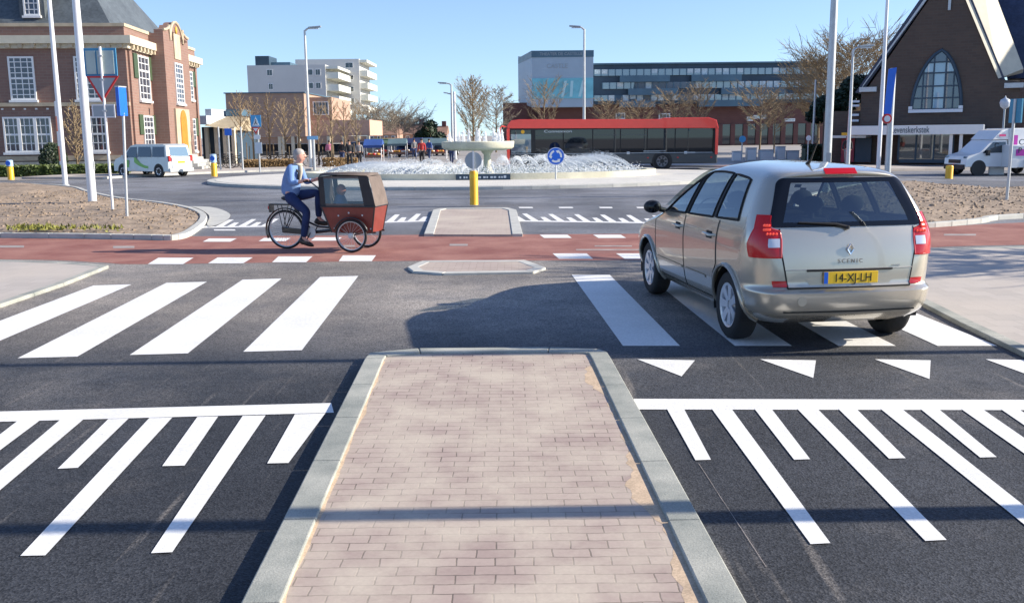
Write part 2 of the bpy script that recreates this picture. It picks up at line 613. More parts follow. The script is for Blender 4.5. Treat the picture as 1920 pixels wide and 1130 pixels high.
def smooth_curve(pts, n=6):
    """Catmull-Rom through pixel points"""
    out = []
    q = [pts[0]] + list(pts) + [pts[-1]]
    for i in range(1, len(q) - 2):
        p0, p1, p2, p3 = [Vector((a[0], a[1], 0)) for a in q[i - 1:i + 3]]
        for k in range(n):
            t = k / n
            v = 0.5 * ((2 * p1) + (p2 - p0) * t + (2 * p0 - 5 * p1 + 4 * p2 - p3) * t * t + (3 * p1 - p0 - 3 * p2 + p3) * t ** 3)
            out.append((v.x, v.y))
    out.append(tuple(pts[-1][:2]))
    return out

# red cycle path
top = [(-700, 446), (0, 441), (340, 443), (800, 440), (1200, 438), (1560, 433), (1720, 428), (1920, 417), (2500, 398)]
bot = [(2500, 452), (1920, 459), (1740, 464), (1560, 476), (1200, 487), (760, 489), (280, 495), (190, 492), (0, 486), (-700, 487)]
sheet('cycle_path', smooth_curve(top) + smooth_curve(bot), M['red_asphalt'], 0.002)

def raised(name, pix, z, material, kerb_w=0.0, kerb_name='kerb', kmat=None, kz=None, seg=0.9, open_front=None):
    """platform whose edge is seen at the given pixels; a kerb of separate stones runs round its edge"""
    kz = kz if kz is not None else z
    pts = [G(a, b, kz) for a, b in pix]
    mb_ = MB()
    n = len(pts)
    area = sum(pts[i].x * pts[(i + 1) % n].y - pts[(i + 1) % n].x * pts[i].y for i in range(n))
    if area < 0:
        pts.reverse()
    inn = inset(pts, kerb_w) if kerb_w else pts
    pave = inn
    if open_front:      # paving runs flush out to the near edge, no kerb stones there
        pave = [Vector((q_.x, p_.y, 0)) if p_.y < open_front else q_ for p_, q_ in zip(pts, inn)]
    mb_.prism([(p.x, p.y) for p in pave], -0.01, z)
    o = struct(mb_.build(name, material))
    if kerb_w:
        kb = MB()
        kerb_run(kb, pts, pave, kz, seg, skip=open_front)
        struct(kb.build(kerb_name, kmat or M['concrete'], bevel=0.008))
    return o

def inset(pts, d, closed=True):
    n = len(pts)
    out = []
    for i in range(n):
        a, b, c = pts[(i - 1) % n], pts[i], pts[(i + 1) % n]
        if not closed and i == 0: a = b - (c - b)
        if not closed and i == n - 1: c = b + (b - a)
        u = (b - a); u.z = 0
        v = (c - b); v.z = 0
        u = u.normalized() if u.length else v.normalized()
        v = v.normalized() if v.length else u
        n1 = Vector((-u.y, u.x, 0)); n2 = Vector((-v.y, v.x, 0))
        m_ = (n1 + n2)
        m_ = m_.normalized() if m_.length > 1e-6 else n1
        k = d / max(0.35, m_.dot(n1))
        out.append(b + m_ * k)
    return out

def kerb_run(kb, outer, inner, z, seg=0.9, closed=True, skip=None):
    n = len(outer)
    for i in range(n if closed else n - 1):
        a, b = outer[i], outer[(i + 1) % n]
        c, d = inner[i], inner[(i + 1) % n]
        if skip and a.y < skip and b.y < skip: continue
        L = (b - a).length
        k = max(1, round(L / seg))
        g = min(0.004, L * 0.02) / max(L, 1e-6)
        for j in range(k):
            t0, t1 = j / k + g, (j + 1) / k - g
            q = [a.lerp(b, t0), a.lerp(b, t1), c.lerp(d, t1), c.lerp(d, t0)]
            kb.prism([(p.x, p.y) for p in q], -0.01, z)

# near traffic island (continues under the camera)
AX = (G(898, 300) - G(898, 900)); AX.z = 0; AX.normalize()      # direction of the street
isl = [(684, 671), (694, 660), (785, 652), (1030, 650), (1122, 653), (1138, 659), (1146, 671)]
lo = G(450, 1130, 0.062); ro = G(1402, 1130, 0.062)
ptsI = [G(a, b, 0.062) for a, b in isl]
ptsI = [lo - (ptsI[0] - lo).normalized() * 6] + [lo] + ptsI + [ro, ro - (ptsI[-1] - ro).normalized() * 6]
ptsI.reverse()
innI = inset(ptsI, 0.165)
mb = MB()
mb.prism([(p.x, p.y) for p in innI], -0.01, 0.044)
struct(mb.build('traffic_island', M['pavers']))
kb = MB()
kerb_run(kb, ptsI, innI, 0.062)
struct(kb.build('kerb', M['concrete'], bevel=0.008))
# jointing sand swept against the inside of the kerb
from mathutils import noise as mnoise
sd = MB()
for side_, wmax in ((-1, .03), (1, .12)):
    base_ = [innI[i] for i in ((0, 1, 2) if side_ > 0 else (len(innI) - 1, len(innI) - 2, len(innI) - 3))]
    L_pts = []
    for i in range(2):
        k_ = max(2, int((base_[i + 1] - base_[i]).length / .06))
        L_pts += [base_[i].lerp(base_[i + 1], j / k_) for j in range(k_)]
    inn_dir = -1 if side_ > 0 else 1
    rows_s = [[], []]
    for p in L_pts:
        w_ = wmax * max(0.12, .55 + 1.1 * mnoise.noise(Vector((p.x * 2, p.y * 2.4, 1))) + .35 * mnoise.noise(Vector((p.x * 9, p.y * 9, 4))))
        rows_s[0].append(Vector((p.x, p.y, .0465))); rows_s[1].append(Vector((p.x + inn_dir * w_, p.y, .0445)))
    sd.grid(rows_s)
o_s = sd.build('sand', mat('jointing_sand', (0.50, 0.375, 0.26), .95, var=.15, vscale=8, fine=.15, fscale=80)); o_s['kind'] = 'stuff'

# narrow refuge between the crossing and the cycle path
raised('traffic_island', [(764, 500), (792, 488), (985, 487), (1024, 501), (1000, 509), (830, 512), (775, 508)], 0.03, M['pavers_sandy'], 0.16, seg=1.2, kz=0.035, kmat=M['concrete_pale'])
# refuge with the bollard
raised('traffic_island', [(795, 438), (812, 393), (828, 390), (952, 389), (968, 393), (980, 438)], 0.045, M['pavers_sandy'], 0.20, kz=0.06, open_front=G(890, 425, 0.06).y, kmat=M['concrete_pale'])

# left pavement and its kerb
raised('pavement', [(-900, 486), (0, 487), (120, 491), (204, 497), (120, 530), (0, 570), (-500, 740), (-1500, 740)], 0.04, M['slab'], 0.12, kz=0.045)
# right pavement
raised('pavement', [(1700, 553), (1735, 570), (1800, 603), (1920, 660), (2300, 840), (3600, 840), (3300, 462), (1920, 461), (1700, 468)], 0.04, M['slab'], 0.14, kz=0.045)

# planting beds, bare soil heaped inside a kerb
def bed(name, pix, near_z=0.10, hump=0.16, kw=0.16):
    pts = [G(a, b, 0.10) for a, b in pix]
    n = len(pts)
    area = sum(pts[i].x * pts[(i + 1) % n].y - pts[(i + 1) % n].x * pts[i].y for i in range(n))
    if area < 0: pts.reverse()
    inn = inset(pts, kw)
    kb_ = MB()
    kerb_run(kb_, pts, inn, 0.10)
    struct(kb_.build('kerb', M['concrete_pale'], bevel=0.01))
    # heaped soil as a dense grid clipped to the inside of the kerb
    bm = bmesh.new()
    f = bm.faces.new([bm.verts.new((p.x, p.y, 0.07)) for p in inn])
    bmesh.ops.triangulate(bm, faces=bm.faces[:])
    for _ in range(5):
        es = [e for e in bm.edges if e.calc_length() > 0.7]
        if not es: break
        bmesh.ops.subdivide_edges(bm, edges=es, cuts=1)
        bmesh.ops.triangulate(bm, faces=bm.faces[:])
    from mathutils import noise as nz
    edge = [v for v in bm.verts if v.is_boundary]
    ep = [(inn[i], inn[(i + 1) % n]) for i in range(n)]
    for v in bm.verts:
        if v.is_boundary: continue
        dmin = 99
        for a, b in ep:
            ab = b - a; ab.z = 0
            t = max(0, min(1, ((v.co.x - a.x) * ab.x + (v.co.y - a.y) * ab.y) / max(ab.length_squared, 1e-9)))
            q = a + ab * t
            dmin = min(dmin, math.hypot(v.co.x - q.x, v.co.y - q.y))
        k = min(1, dmin / 1.6)
        v.co.z = 0.07 + hump * k + k * 0.10 * nz.noise(Vector((v.co.x * 0.9, v.co.y * 0.9, 3))) + k * 0.05 * nz.noise(Vector((v.co.x * 3, v.co.y * 3, 9)))
    me = bpy.data.meshes.new(name)
    bm.to_mesh(me); bm.free()
    me.materials.append(M['soil'])
    me.polygons.foreach_set('use_smooth', [True] * len(me.polygons))
    o = bpy.data.objects.new(name, me)
    COL.objects.link(o)
    return struct(o)
bed('planting_bed', smooth_curve([(-600, 438), (0, 437), (250, 440), (335, 440), (372, 424), (388, 404), (366, 390), (310, 379), (230, 370), (170, 358), (130, 348), (0, 343), (-600, 338)], 4))
bed('planting_bed', smooth_curve([(1560, 420), (1720, 419), (1840, 410), (1920, 401), (2400, 385), (2300, 352), (1920, 353), (1800, 347), (1690, 342), (1600, 345), (1500, 370), (1500, 405), (1560, 420)], 4))

# fountain apron
def ring_poly(cx, cy, r, n=72):
    return [Vector((cx + r * EX * math.cos(2 * math.pi * k / n), cy + r * math.sin(2 * math.pi * k / n), 0)) for k in range(n)]
RAP = RY
ap = ring_poly(FC.x, FC.y, RAP)
api = inset(ap, 0.35)
mb = MB(); mb.prism([(p.x, p.y) for p in api], -0.01, 0.13)
struct(mb.build('roundabout_apron', M['cobble']))
kb = MB(); kerb_run(kb, ap, api, 0.12, 0.8)
struct(kb.build('kerb', M['concrete_pale'], bevel=0.01))

# far pavements round the roundabout
def arc_band(name, r0, r1, a0, a1, material, z, n=30):
    o_ = [(FC.x + (r0 + 4) * math.cos(R(a0 + (a1 - a0) * k / n)), FC.y + r0 * math.sin(R(a0 + (a1 - a0) * k / n))) for k in range(n + 1)]
    i_ = [(FC.x + (r1 + 4) * math.cos(R(a0 + (a1 - a0) * k / n)), FC.y + r1 * math.sin(R(a0 + (a1 - a0) * k / n))) for k in range(n, -1, -1)]
    m_ = MB(); m_.prism(o_ + i_, -0.01, z)
    return struct(m_.build(name, material))
arc_band('kerb', RA, RA + 0.25, 14, 166, M['concrete_pale'], 0.11)
arc_band('pavement', RA + 0.25, RA + 5, 14, 166, M['slab'], 0.10)
# pale paved strip against the left bed
sheet('pavement', smooth_curve([(330, 387), (395, 388), (430, 400), (425, 413), (398, 424), (388, 420), (392, 404), (366, 389), (330, 387)], 4)[:-1], M['concrete_pale'], 0.02)

# ------------------------------------------------------------------ painted markings
ZP = 0.0045
zeb = MB()
for q in ([(175, 535), (247, 533), (-79, 672), (-194, 674)], [(312, 530), (388, 528), (145, 668), (33, 671)],
          [(455, 524), (528, 522), (352, 662), (243, 665)], [(600, 519), (672, 517), (566, 656), (456, 659)]):
    zeb.poly([G(a, b, ZP) for a, b in q])
struct(zeb.build('zebra_crossing', M['white_paint']))
zeb = MB()
vp = (880, 249)
for x0, x1 in ((1168, 1275), (1378, 1485), (1572, 1680), (1758, 1870)):
    def up(x, y0=648, y1=515):
        return (vp[0] + (x - vp[0]) * (y1 - vp[1]) / (y0 - vp[1]), y1)
    zeb.poly([G(a, b, ZP) for a, b in (up(x0), up(x1), (x1, 648), (x0, 648))])
struct(zeb.build('zebra_crossing', M['white_paint']))
tri = MB()
for a, b, c, d in ((1195, 1303, 1278, 705), (1425, 1530, 1525, 708), (1640, 1745, 1743, 710), (1848, 1952, 1955, 712)):
    tri.poly([G(a, 673, ZP), G(b, 675, ZP), G(c, d, ZP)])
struct(tri.build('give_way_triangles', M['white_paint']))
ln = MB()
ln.poly([G(a, b, ZP) for a, b in ((-400, 781), (621, 755), (626, 773), (-400, 801))])
for q in ([(553, 776), (610, 774), (541, 867), (501, 868)], [(455, 779), (498, 778), (323, 1034), (283, 1036)],
          [(370, 781), (409, 780), (346, 872), (304, 873)], [(280, 783), (323, 782), (85, 1040), (38, 1041)],
          [(203, 785), (241, 784), (146, 876), (108, 878)], [(112, 787), (156, 786), (-150, 1045), (-195, 1046)],
          [(32, 789), (74, 788), (-52, 882), (-92, 884)], [(-56, 791), (-14, 790), (-390, 1050), (-440, 1052)]):
    ln.poly([G(a, b, ZP + .001) for a, b in q])
struct(ln.build('road_marking', M['white_paint']))
ln = MB()
ln.poly([G(a, b, ZP) for a, b in ((1188, 747), (2300, 750), (2300, 769), (1196, 767))])
for q in ([(1250, 765), (1282, 765), (1333, 861), (1304, 862)], [(1334, 765), (1371, 765), (1557, 1017), (1520, 1019)],
          [(1414, 765), (1446, 765), (1519, 860), (1489, 861)], [(1494, 765), (1532, 765), (1775, 1011), (1735, 1013)],
          [(1571, 765), (1605, 765), (1698, 858), (1667, 859)], [(1650, 765), (1690, 765), (1996, 1007), (1954, 1009)],
          [(1726, 766), (1760, 766), (1869, 856), (1838, 857)], [(1802, 766), (1842, 766), (2180, 1000), (2138, 1002)],
          [(1876, 766), (1910, 766), (2040, 855), (2008, 856)]):
    ln.poly([G(a, b, ZP + .001) for a, b in q])
struct(ln.build('road_marking', M['white_paint']))
# comb markings on the far side of the cycle path
ln = MB()
def comb(x0, y0, x1, y1, n, lean):
    ln.poly([G(a, b, ZP) for a, b in ((x0, y0), (x1, y1), (x1, y1 + 2.2), (x0, y0 + 2.2))])
    for k in range(n):
        t = (k + 0.5) / n
        bx, by = x0 + (x1 - x0) * t, y0 + (y1 - y0) * t
        h = 13 if k % 2 else 7
        dx = lean * h
        ln.poly([G(a, b, ZP + .001) for a, b in ((bx - 7, by + 1), (bx + 7, by + 1), (bx + 4 + dx, by - h), (bx - 5 + dx, by - h))])
comb(378, 425, 505, 423, 6, 1.9)
comb(700, 416, 800, 413, 5, 1.2)
comb(968, 413, 1260, 417, 12, -1.6)
for a, b, w in ((985, 388, 26), (1060, 388, 26), (1135, 388, 24), (1205, 388, 24), (420, 430, 40), (1290, 390, 24)):
    ln.poly([G(x, y, ZP) for x, y in ((a - w / 2, b), (a + w / 2, b), (a + w / 2 + 2, b + 2.2), (a - w / 2 + 2, b + 2.2))])
struct(ln.build('road_marking', M['white_paint']))
blk = MB()
for x, y, w, h, sk in ((320, 489, 66, 12, 10), (432, 488, 66, 11, 9), (548, 486, 64, 11, 6), (670, 484, 62, 11, 4), (1074, 480, 64, 10, -6), (1196, 480, 66, 10, -8), (1320, 479, 66, 10, -10),
                       (412, 450, 52, 6, 6), (515, 449, 50, 6, 5), (612, 448, 50, 6, 4), (1042, 443, 52, 6, -4), (1143, 443, 52, 6, -5), (1245, 443, 52, 6, -6)):
    blk.poly([G(a, b, ZP) for a, b in ((x - w / 2 + sk, y - h / 2), (x + w / 2 + sk, y - h / 2), (x + w / 2 - sk, y + h / 2), (x - w / 2 - sk, y + h / 2))])
struct(blk.build('cycle_crossing_blocks', M['white_paint']))
dsh = MB()
for x, y, w, h in ((860, 459, 34, 3.5), (232, 463, 40, 4), (20, 462, 50, 4), (650, 461, 30, 3), (1150, 461, 70, 2), (1140, 468, 120, 2), (1800, 440, 60, 3)):
    dsh.poly([G(a, b, ZP) for a, b in ((x - w / 2, y - h / 2), (x + w / 2, y - h / 2), (x + w / 2, y + h / 2), (x - w / 2, y + h / 2))])
struct(dsh.build('cycle_path_dashes', M['paint_worn']))

# thin pale scratches and the laying seams in the asphalt
sc = MB()
rg = random.Random(12)
for (x0, y0, x1, y1, w_) in ((1310, 868, 1437, 1062, .004),):
    a, b = G(x0, y0, .0035), G(x1, y1, .0035)
    d_ = (b - a).normalized(); n_ = Vector((-d_.y, d_.x, 0)) * w_ / 2
    k_ = 10
    r0 = [a.lerp(b, i / k_) + n_ * rg.uniform(.2, 1.2) for i in range(k_ + 1)]; r1 = [a.lerp(b, i / k_) - n_ * rg.uniform(.2, 1.2) for i in range(k_ + 1)]
    sc.grid([r0, r1])
struct(sc.build('road_scratches', M['paint_worn']))
# ------------------------------------------------------------------ buildings
M['brick_town'] = brickmat('red_brown_brick', (0.215, 0.120, 0.095), (0.26, 0.148, 0.115), (0.25, 0.19, 0.155), 0.44, 0.16, 0.015, swap='wall', dirt=(0.20, 0.125, 0.10), dirt_amt=0.6, dirt_scale=0.5, bump=0.1)
M['brick_dark'] = brickmat('dark_brick', (0.085, 0.058, 0.045), (0.11, 0.075, 0.055), (0.10, 0.085, 0.07), 0.44, 0.16, 0.012, swap='wall', dirt=(0.075, 0.055, 0.045), dirt_amt=0.6, dirt_scale=0.5, bump=0.1)
M['brick_brown'] = brickmat('brown_brick', (0.36, 0.23, 0.17), (0.41, 0.27, 0.20), (0.34, 0.27, 0.22), 0.6, 0.25, 0.02, swap='wall', bump=0.0)
M['brick_maroon'] = brickmat('maroon_brick', (0.125, 0.05, 0.045), (0.15, 0.062, 0.052), (0.12, 0.07, 0.06), 0.6, 0.25, 0.02, swap='wall', bump=0.0)
M['slate'] = mat('slate_roof', (0.085, 0.10, 0.11), 0.55, var=0.18, vscale=0.8, fine=0.2, fscale=5)
M['slate_blue'] = mat('glazed_dark_tiles', (0.035, 0.045, 0.085), 0.4, var=0.2, vscale=1.0, fine=0.2, fscale=6)
M['stone'] = mat('sandstone', (0.46, 0.38, 0.27), 0.8, var=0.15, vscale=1.5)
M['cream'] = mat('cream_woodwork', (0.58, 0.53, 0.41), 0.6, var=0.08, vscale=2)
M['render'] = mat('pale_render', (0.54, 0.53, 0.51), 0.8, var=0.06, vscale=0.15)
M['render_lit'] = mat('sunlit_balcony_render', (0.66, 0.66, 0.58), 0.7, var=0.06)  # lighter copy of the render: sunlight on the flanks put into the colour
M['dark_metal'] = mat('dark_cladding', (0.038, 0.068, 0.10), 0.5, 0.2, var=0.15, vscale=0.3)
M['blue_metal'] = mat('blue_grey_cladding', (0.085, 0.155, 0.21), 0.45, 0.3, var=0.15, vscale=0.3)
M['white_panel'] = mat('white_facade_panel', (0.60, 0.64, 0.67), 0.5, var=0.05, vscale=0.3)
M['teal_glass'] = mat('printed_teal_glass', (0.16, 0.46, 0.54), 0.2, var=0.22, vscale=0.5)
M['shutter'] = mat('green_shutter', (0.05, 0.08, 0.04), 0.5)
M['door_orange'] = mat('orange_oak_door', (0.50, 0.20, 0.02), 0.5, var=0.1)
M['pane_old'] = glassmat('old_window_glass', see=False, dark=(0.05, 0.055, 0.075), floor_=0.03)

def facade_frame(ax):
    """ax 'x': the facade runs along local x and looks to -y;  ax 'y': it runs along local y and looks to +x"""
    if ax == 'x':
        return lambda u, d, z: (u, -d, z)
    return lambda u, d, z: (d, u, z)
def fbox(mb_, T, u0, u1, d0, d1, z0, z1, mi=0):
    a, b = T(u0, d0, z0), T(u1, d1, z1)
    mb_.box(min(a[0], b[0]), max(a[0], b[0]), min(a[1], b[1]), max(a[1], b[1]), z0, z1, mi)
def sash(parent, T, u0, u1, z0, z1, cols, rows, d=0.0, fw=0.1, mw=0.045, m_f=None, m_g=None, sill=True, transom=None, name='window'):
    f = MB()
    fbox(f, T, u0, u0 + fw, d, d + 0.07, z0, z1)
    fbox(f, T, u1 - fw, u1, d, d + 0.07, z0, z1)
    fbox(f, T, u0 + fw, u1 - fw, d, d + 0.07, z1 - fw, z1)
    fbox(f, T, u0 + fw, u1 - fw, d, d + 0.07, z0, z0 + fw)
    for c in range(1, cols):
        u = u0 + (u1 - u0) * c / cols
        fbox(f, T, u - mw / 2, u + mw / 2, d, d + 0.05, z0 + fw, z1 - fw)
    for r_ in range(1, rows):
        z = z0 + (z1 - z0) * r_ / rows
        w_ = mw * (2.4 if transom and r_ == transom else 1)
        fbox(f, T, u0 + fw, u1 - fw, d, d + 0.056, z - w_ / 2, z + w_ / 2)
    o = f.build(name, m_f or M['white'], parent)
    g = MB()
    fbox(g, T, u0 + 0.03, u1 - 0.03, d - 0.05, d + 0.02, z0 + 0.03, z1 - 0.03)
    g.build('pane', m_g or M['pane_old'], o)
    if sill:
        s_ = MB()
        fbox(s_, T, u0 - 0.08, u1 + 0.08, d, d + 0.16, z0 - 0.13, z0 - 0.003)
        s_.build('sill', M['white'], o)
    return o

# ---- town hall on the left: local origin at its near right corner, x to the right, y away
YT = 56.0
ct = GY(247, YT)
T0 = thing('town_hall', 'red brick town hall with white sash windows and slate hip roof behind the left flagpoles', 'building', ct, R(4.4))
def lx(px, Y=YT): return on_line(px, ct, R(4.4))
def lz(py, px=200, Y=YT): return zat(px, py, Y)
Wt, Dt = 30.0, 16.2
zc0, zc1, zp = lz(88), lz(68), lz(46)           # cornice underside, top, parapet
w = MB(); w.box(-Wt, 0, 0, Dt, 0, zp)
w.build('wall', M['brick_town'], T0)
c = MB()
c.box(-Wt, 0.45, -0.45, -0.003, zc0 + 0.15, zc1); c.box(0.003, 0.45, 0.0, 6.3, zc0 + 0.15, zc1); c.box(0.003, 0.45, 12.3, Dt + 0.4, zc0 + 0.15, zc1)
c.box(-Wt, 0.2, -0.2, -0.004, zc0 - 0.1, zc0 + 0.148); c.box(0.004, 0.2, 0.0, 6.3, zc0 - 0.1, zc0 + 0.148); c.box(0.004, 0.2, 12.3, Dt + 0.1, zc0 - 0.1, zc0 + 0.148)
for k in range(44): c.box(-0.3 - k * 0.68, -0.05 - k * 0.68, -0.38, -0.205, zc0 - 0.08, zc0 + 0.14, 1)
for k in range(24):
    y = 0.3 + k * 0.7
    if 5.9 < y < 12.3 or y > Dt: continue
    c.box(0.205, 0.38, y, y + 0.25, zc0 - 0.08, zc0 + 0.14, 1)
c.build('cornice', [M['cream'], M['stone']], T0)
c = MB(); c.box(-Wt, 0.06, -0.06, -0.002, zp - 0.12, zp + 0.06); c.box(0.002, 0.06, 0, Dt, zp - 0.12, zp + 0.06); c.build('coping', M['stone'], T0)
# hip roof
zr = zp + 8.2
rf = MB()
a = [(-Wt, 0.9, zp - 0.1), (-0.9, 0.9, zp - 0.1), (-0.9, Dt - 0.9, zp - 0.1), (-Wt, Dt - 0.9, zp - 0.1)]
rf.add(a + [(-Wt, Dt / 2, zr), (-6.6, Dt / 2, zr)], [(0, 1, 5, 4), (1, 2, 5), (2, 3, 4, 5), (3, 2, 1, 0), (0, 4, 3)])
rfo = rf.build('roof', M['slate'], T0)
# dormer
T = facade_frame('x')
u0, u1 = lx(48), lx(78)
zd0, zd1 = lz(26, 60), lz(-22, 60)
d = MB(); d.box(u0 - 0.25, u1 + 0.25, 1.4, 5, zd0 - 0.4, zd1 + 0.2); d.box(u0 - 0.5, u1 + 0.5, 1.2, 5, zd1 + 0.2, zd1 + 0.5)
do = d.build('dormer', M['slate'], rfo)
dw = sash(T0, T, u0, u1, zd0, zd1, 3, 4, d=-1.38)
dw.name = 'dormer_window'
# front windows
for (a0, a1) in ((28, 76), (150, 196), (-70, -22)):
    sash(T0, T, lx(a0), lx(a1), lz(187), lz(106), 4, 8, d=0.01, transom=4)
for (a0, a1) in ((8, 98), (165, 202), (-120, -40)):
    n_ = 9 if a1 - a0 > 60 else 4
    o = sash(T0, T, lx(a0), lx(a1), lz(284), lz(218), n_, 4, d=0.01, transom=2)
    if n_ == 9:
        f = MB()
        for k in (1, 2):
            u = lx(a0) + (lx(a1) - lx(a0)) * k / 3
            fbox(f, T, u - 0.09, u + 0.09, 0.01, 0.09, lz(284) + 0.1, lz(218) - 0.1)
        f.build('mullion', M['white'], o)
b = MB(); b.box(-Wt, 0.05, -0.16, -0.003, lz(199), lz(192)); b.box(-Wt, 0.03, -0.12, -0.003, lz(300), lz(291)); b.build('string_course', M['stone'], T0)
b = MB()
for k in range(16): b.box(-1.5 - k * 0.62, -1.38 - k * 0.62, -0.03, -0.003, lz(205), lz(202))
b.build('string_ornament', M['white'], T0)['kind'] = 'stuff'
# right flank
T = facade_frame('y')
yb0, yb1 = on_line(291, ct, R(4.4), 'y'), on_line(338, ct, R(4.4), 'y')
p = MB(); p.box(0.0, 0.9, yb0, yb1, 0, zp - .002); p.build('pavilion', M['brick_town'], T0)
g = MB()
ym = (yb0 + yb1) / 2
hw = (yb1 - yb0) / 2
zt = lz(42, 325, YT + ym)
prof = [(-hw, zp), (-hw, zp + 0.22), (-hw * 0.82, zp + 0.26), (-hw * 0.62, zp + 0.40), (-hw * 0.54, zp + 0.62)]
for k in range(9):
    a_ = math.pi * (1 - k / 8)
    prof.append((hw * 0.50 * math.cos(a_), zt - hw * 0.42 + hw * 0.42 * math.sin(a_)))
prof += [(hw * 0.54, zp + 0.62), (hw * 0.62, zp + 0.40), (hw * 0.82, zp + 0.26), (hw, zp + 0.22), (hw, zp)]
g.extr([(0.35, ym + q[0], q[1]) for q in prof], (0.55, 0, 0))
g.build('gable', M['brick_town'], T0)
g = MB()
g.tube([(0.92, ym + q[0], q[1]) for q in prof[1:-1]], 0.09, 6); g.box(0.905, 0.96, ym - 0.75, ym + 0.75, lz(112, 328, YT + ym), zt - .75)
g.build('gable_coping', M['stone'], T0)
b = MB(); b.ball((0.95, ym, zt - .5), (.06, .2, .24), 10, 6); b.build('crest', mat('gilt_crest', (0.75, 0.48, 0.08), 0.4, 0.5), T0)
for (z0, z1, y0_, y1_, d_, c_) in ((lz(190, 268, 60), lz(108, 268, 60), 2.0, 4.2, 0.01, 3), (lz(284, 268, 60), lz(218, 268, 60), 2.3, 4.3, 0.01, 3),
                                   (lz(186, 352, 69), lz(132, 352, 69), 13.0, 14.9, 0.01, 3), (lz(284, 352, 69), lz(222, 352, 69), 13.0, 14.9, 0.01, 3)):
    o = sash(T0, T, y0_, y1_, z0, z1, 3, 6, d=d_, transom=4)
    for s_ in (y0_ - 0.78, y1_ + 0.03):
        q = MB(); fbox(q, T, s_, s_ + 0.75, 0.005, 0.08, z0 + (z1 - z0) * 0.48, z1 + 0.05); q.build('shutter', M['shutter'], o)
sash(T0, T, ym - 0.95, ym + 0.95, lz(196, 328, 65), lz(122, 328, 65), 3, 8, d=0.905, transom=4)
st = MB(); fbox(st, T, ym - 1.7, ym + 1.7, 0.903, 1.02, 0.9, lz(196, 328, 65) - 0.35); st.build('portal', M['stone'], T0)
dr = MB()
pr = [(-0.75, 0.9), (-0.75, 3.0)] + [(0.75 * math.cos(math.pi * (1 - k / 8)), 3.0 + 0.75 * math.sin(math.pi * (1 - k / 8))) for k in range(1, 8)] + [(0.75, 3.0), (0.75, 0.9)]
dr.extr([(1.022, ym + q[0], q[1]) for q in pr], (0.05, 0, 0)); dr.build('door', M['door_orange'], T0)
stp = MB()
for k in range(5): fbox(stp, T, ym - 1.6 - 0.3 * k, ym + 1.6 + 0.3 * k, 0.91, 1.4 + 0.32 * k, 0.0 if k == 4 else 0.9 - 0.18 * (k + 1), 0.9 - 0.18 * k)
stp.build('steps', M['concrete_pale'], T0)
for y in (0.3, 5.6, 12.2, 15.6):
    q = MB(); fbox(q, T, y, y + 0.45, 0.002, 0.12, 0, zc0 - 0.12); q.build('pilaster', M['brick_town'], T0)
pl = MB(); pl.box(-Wt, 0.12, -0.12, -0.001, 0, 0.7); pl.box(0.001, 0.125, 0, yb0 - .01, 0, 0.7); pl.build('plinth', M['concrete'], T0)

# ---- church on the right
YC = 55.0
CRZ = R(-27)
cl = GY(1611, 59.5)
CW = on_line(1906, cl, CRZ)
CH = thing('church', 'dark brick church with steep gable and pointed arch window on the right', 'church', cl, CRZ)
def cx_(px): return on_line(px, cl, CRZ)
def cz(py, px=1760):
    t = cx_(px)
    return zat(px, py, cl.y + t * math.sin(CRZ))
ze = cz(165, 1640)
za = cz(-62, 1772)
xa = cx_(1764)
xr0 = cx_(1864)
fr = MB()
gp = [(0, 0), (CW, 0), (CW, ze + 0.1), (xr0, ze + 0.3), (xa, za), (0.35, ze), (0, ze)]
fr.extr([(x, 0, z) for x, z in gp], (0, 6, 0))
fr.build('wall', M['brick_dark'], CH)
# nave roof behind the gable, slabs along both slopes
rf = MB()
for x0, z0, x1, z1 in ((0.0, ze - 0.25, xa, za + 0.1), (xr0, ze + 0.2, xa, za + 0.1)):
    s_ = -1 if x0 < x1 else 1
    rf.extr([(x0, 0.1, z0), (x0 + s_ * 0.38, 0.1, z0), (x1 + s_ * 0.0, 0.1, z1 + 0.75), (x1, 0.1, z1)], (0, 22, 0))
rf.build('roof', M['slate_blue'], CH)
cp = MB()
cp.extr([(-0.02, -0.15, ze - 0.05), (0.10, -0.15, ze + 0.2), (xa, -0.15, za + 0.35), (xa, -0.15, za + 0.05)], (0, 0.3, 0))
cp.build('verge_board', M['galv'], CH)
# broad pale flank of the right verge, sloping back to the transept roof
xo0, xo1 = cx_(1917), cx_(1822)
fl = MB()
fl.add([(xr0, -0.12, ze + 0.32), (xa, -0.12, za + 0.02), (xa + 1.15, 1.5, za + 1.4), (xr0 + 1.25, 1.5, ze + 0.9), (xr0, 0.6, ze + 0.32), (xa, 0.6, za), (xa + 1.15, 2.2, za + 1.2), (xr0 + 1.25, 2.2, ze + 0.7)],
       [(0, 1, 2, 3), (4, 7, 6, 5), (0, 4, 5, 1), (3, 2, 6, 7), (0, 3, 7, 4), (1, 5, 6, 2)])
fl.build('gable_flank', M['cream'], CH)
tr = MB()
xt = xr0 + 0.9
tr.add([(xt - 0.4, 2.3, ze + 0.4), (xt + 16, 2.3, ze + 0.4), (xt + 16, 9, ze + 10), (xa + .9, 9, ze + 10), (xt - 0.4, 9, ze + 0.4), (xt + 16, 9, ze + 0.4)],
       [(0, 1, 2, 3), (0, 3, 4), (1, 5, 2), (4, 3, 2, 5), (0, 4, 5, 1)])
tr.build('transept_roof', M['slate_blue'], CH)
tw = MB(); tw.box(CW + 0.01, CW + 18, 2.5, 9, 0, ze + 0.35); tw.build('transept_wall', M['brick_town'], CH)
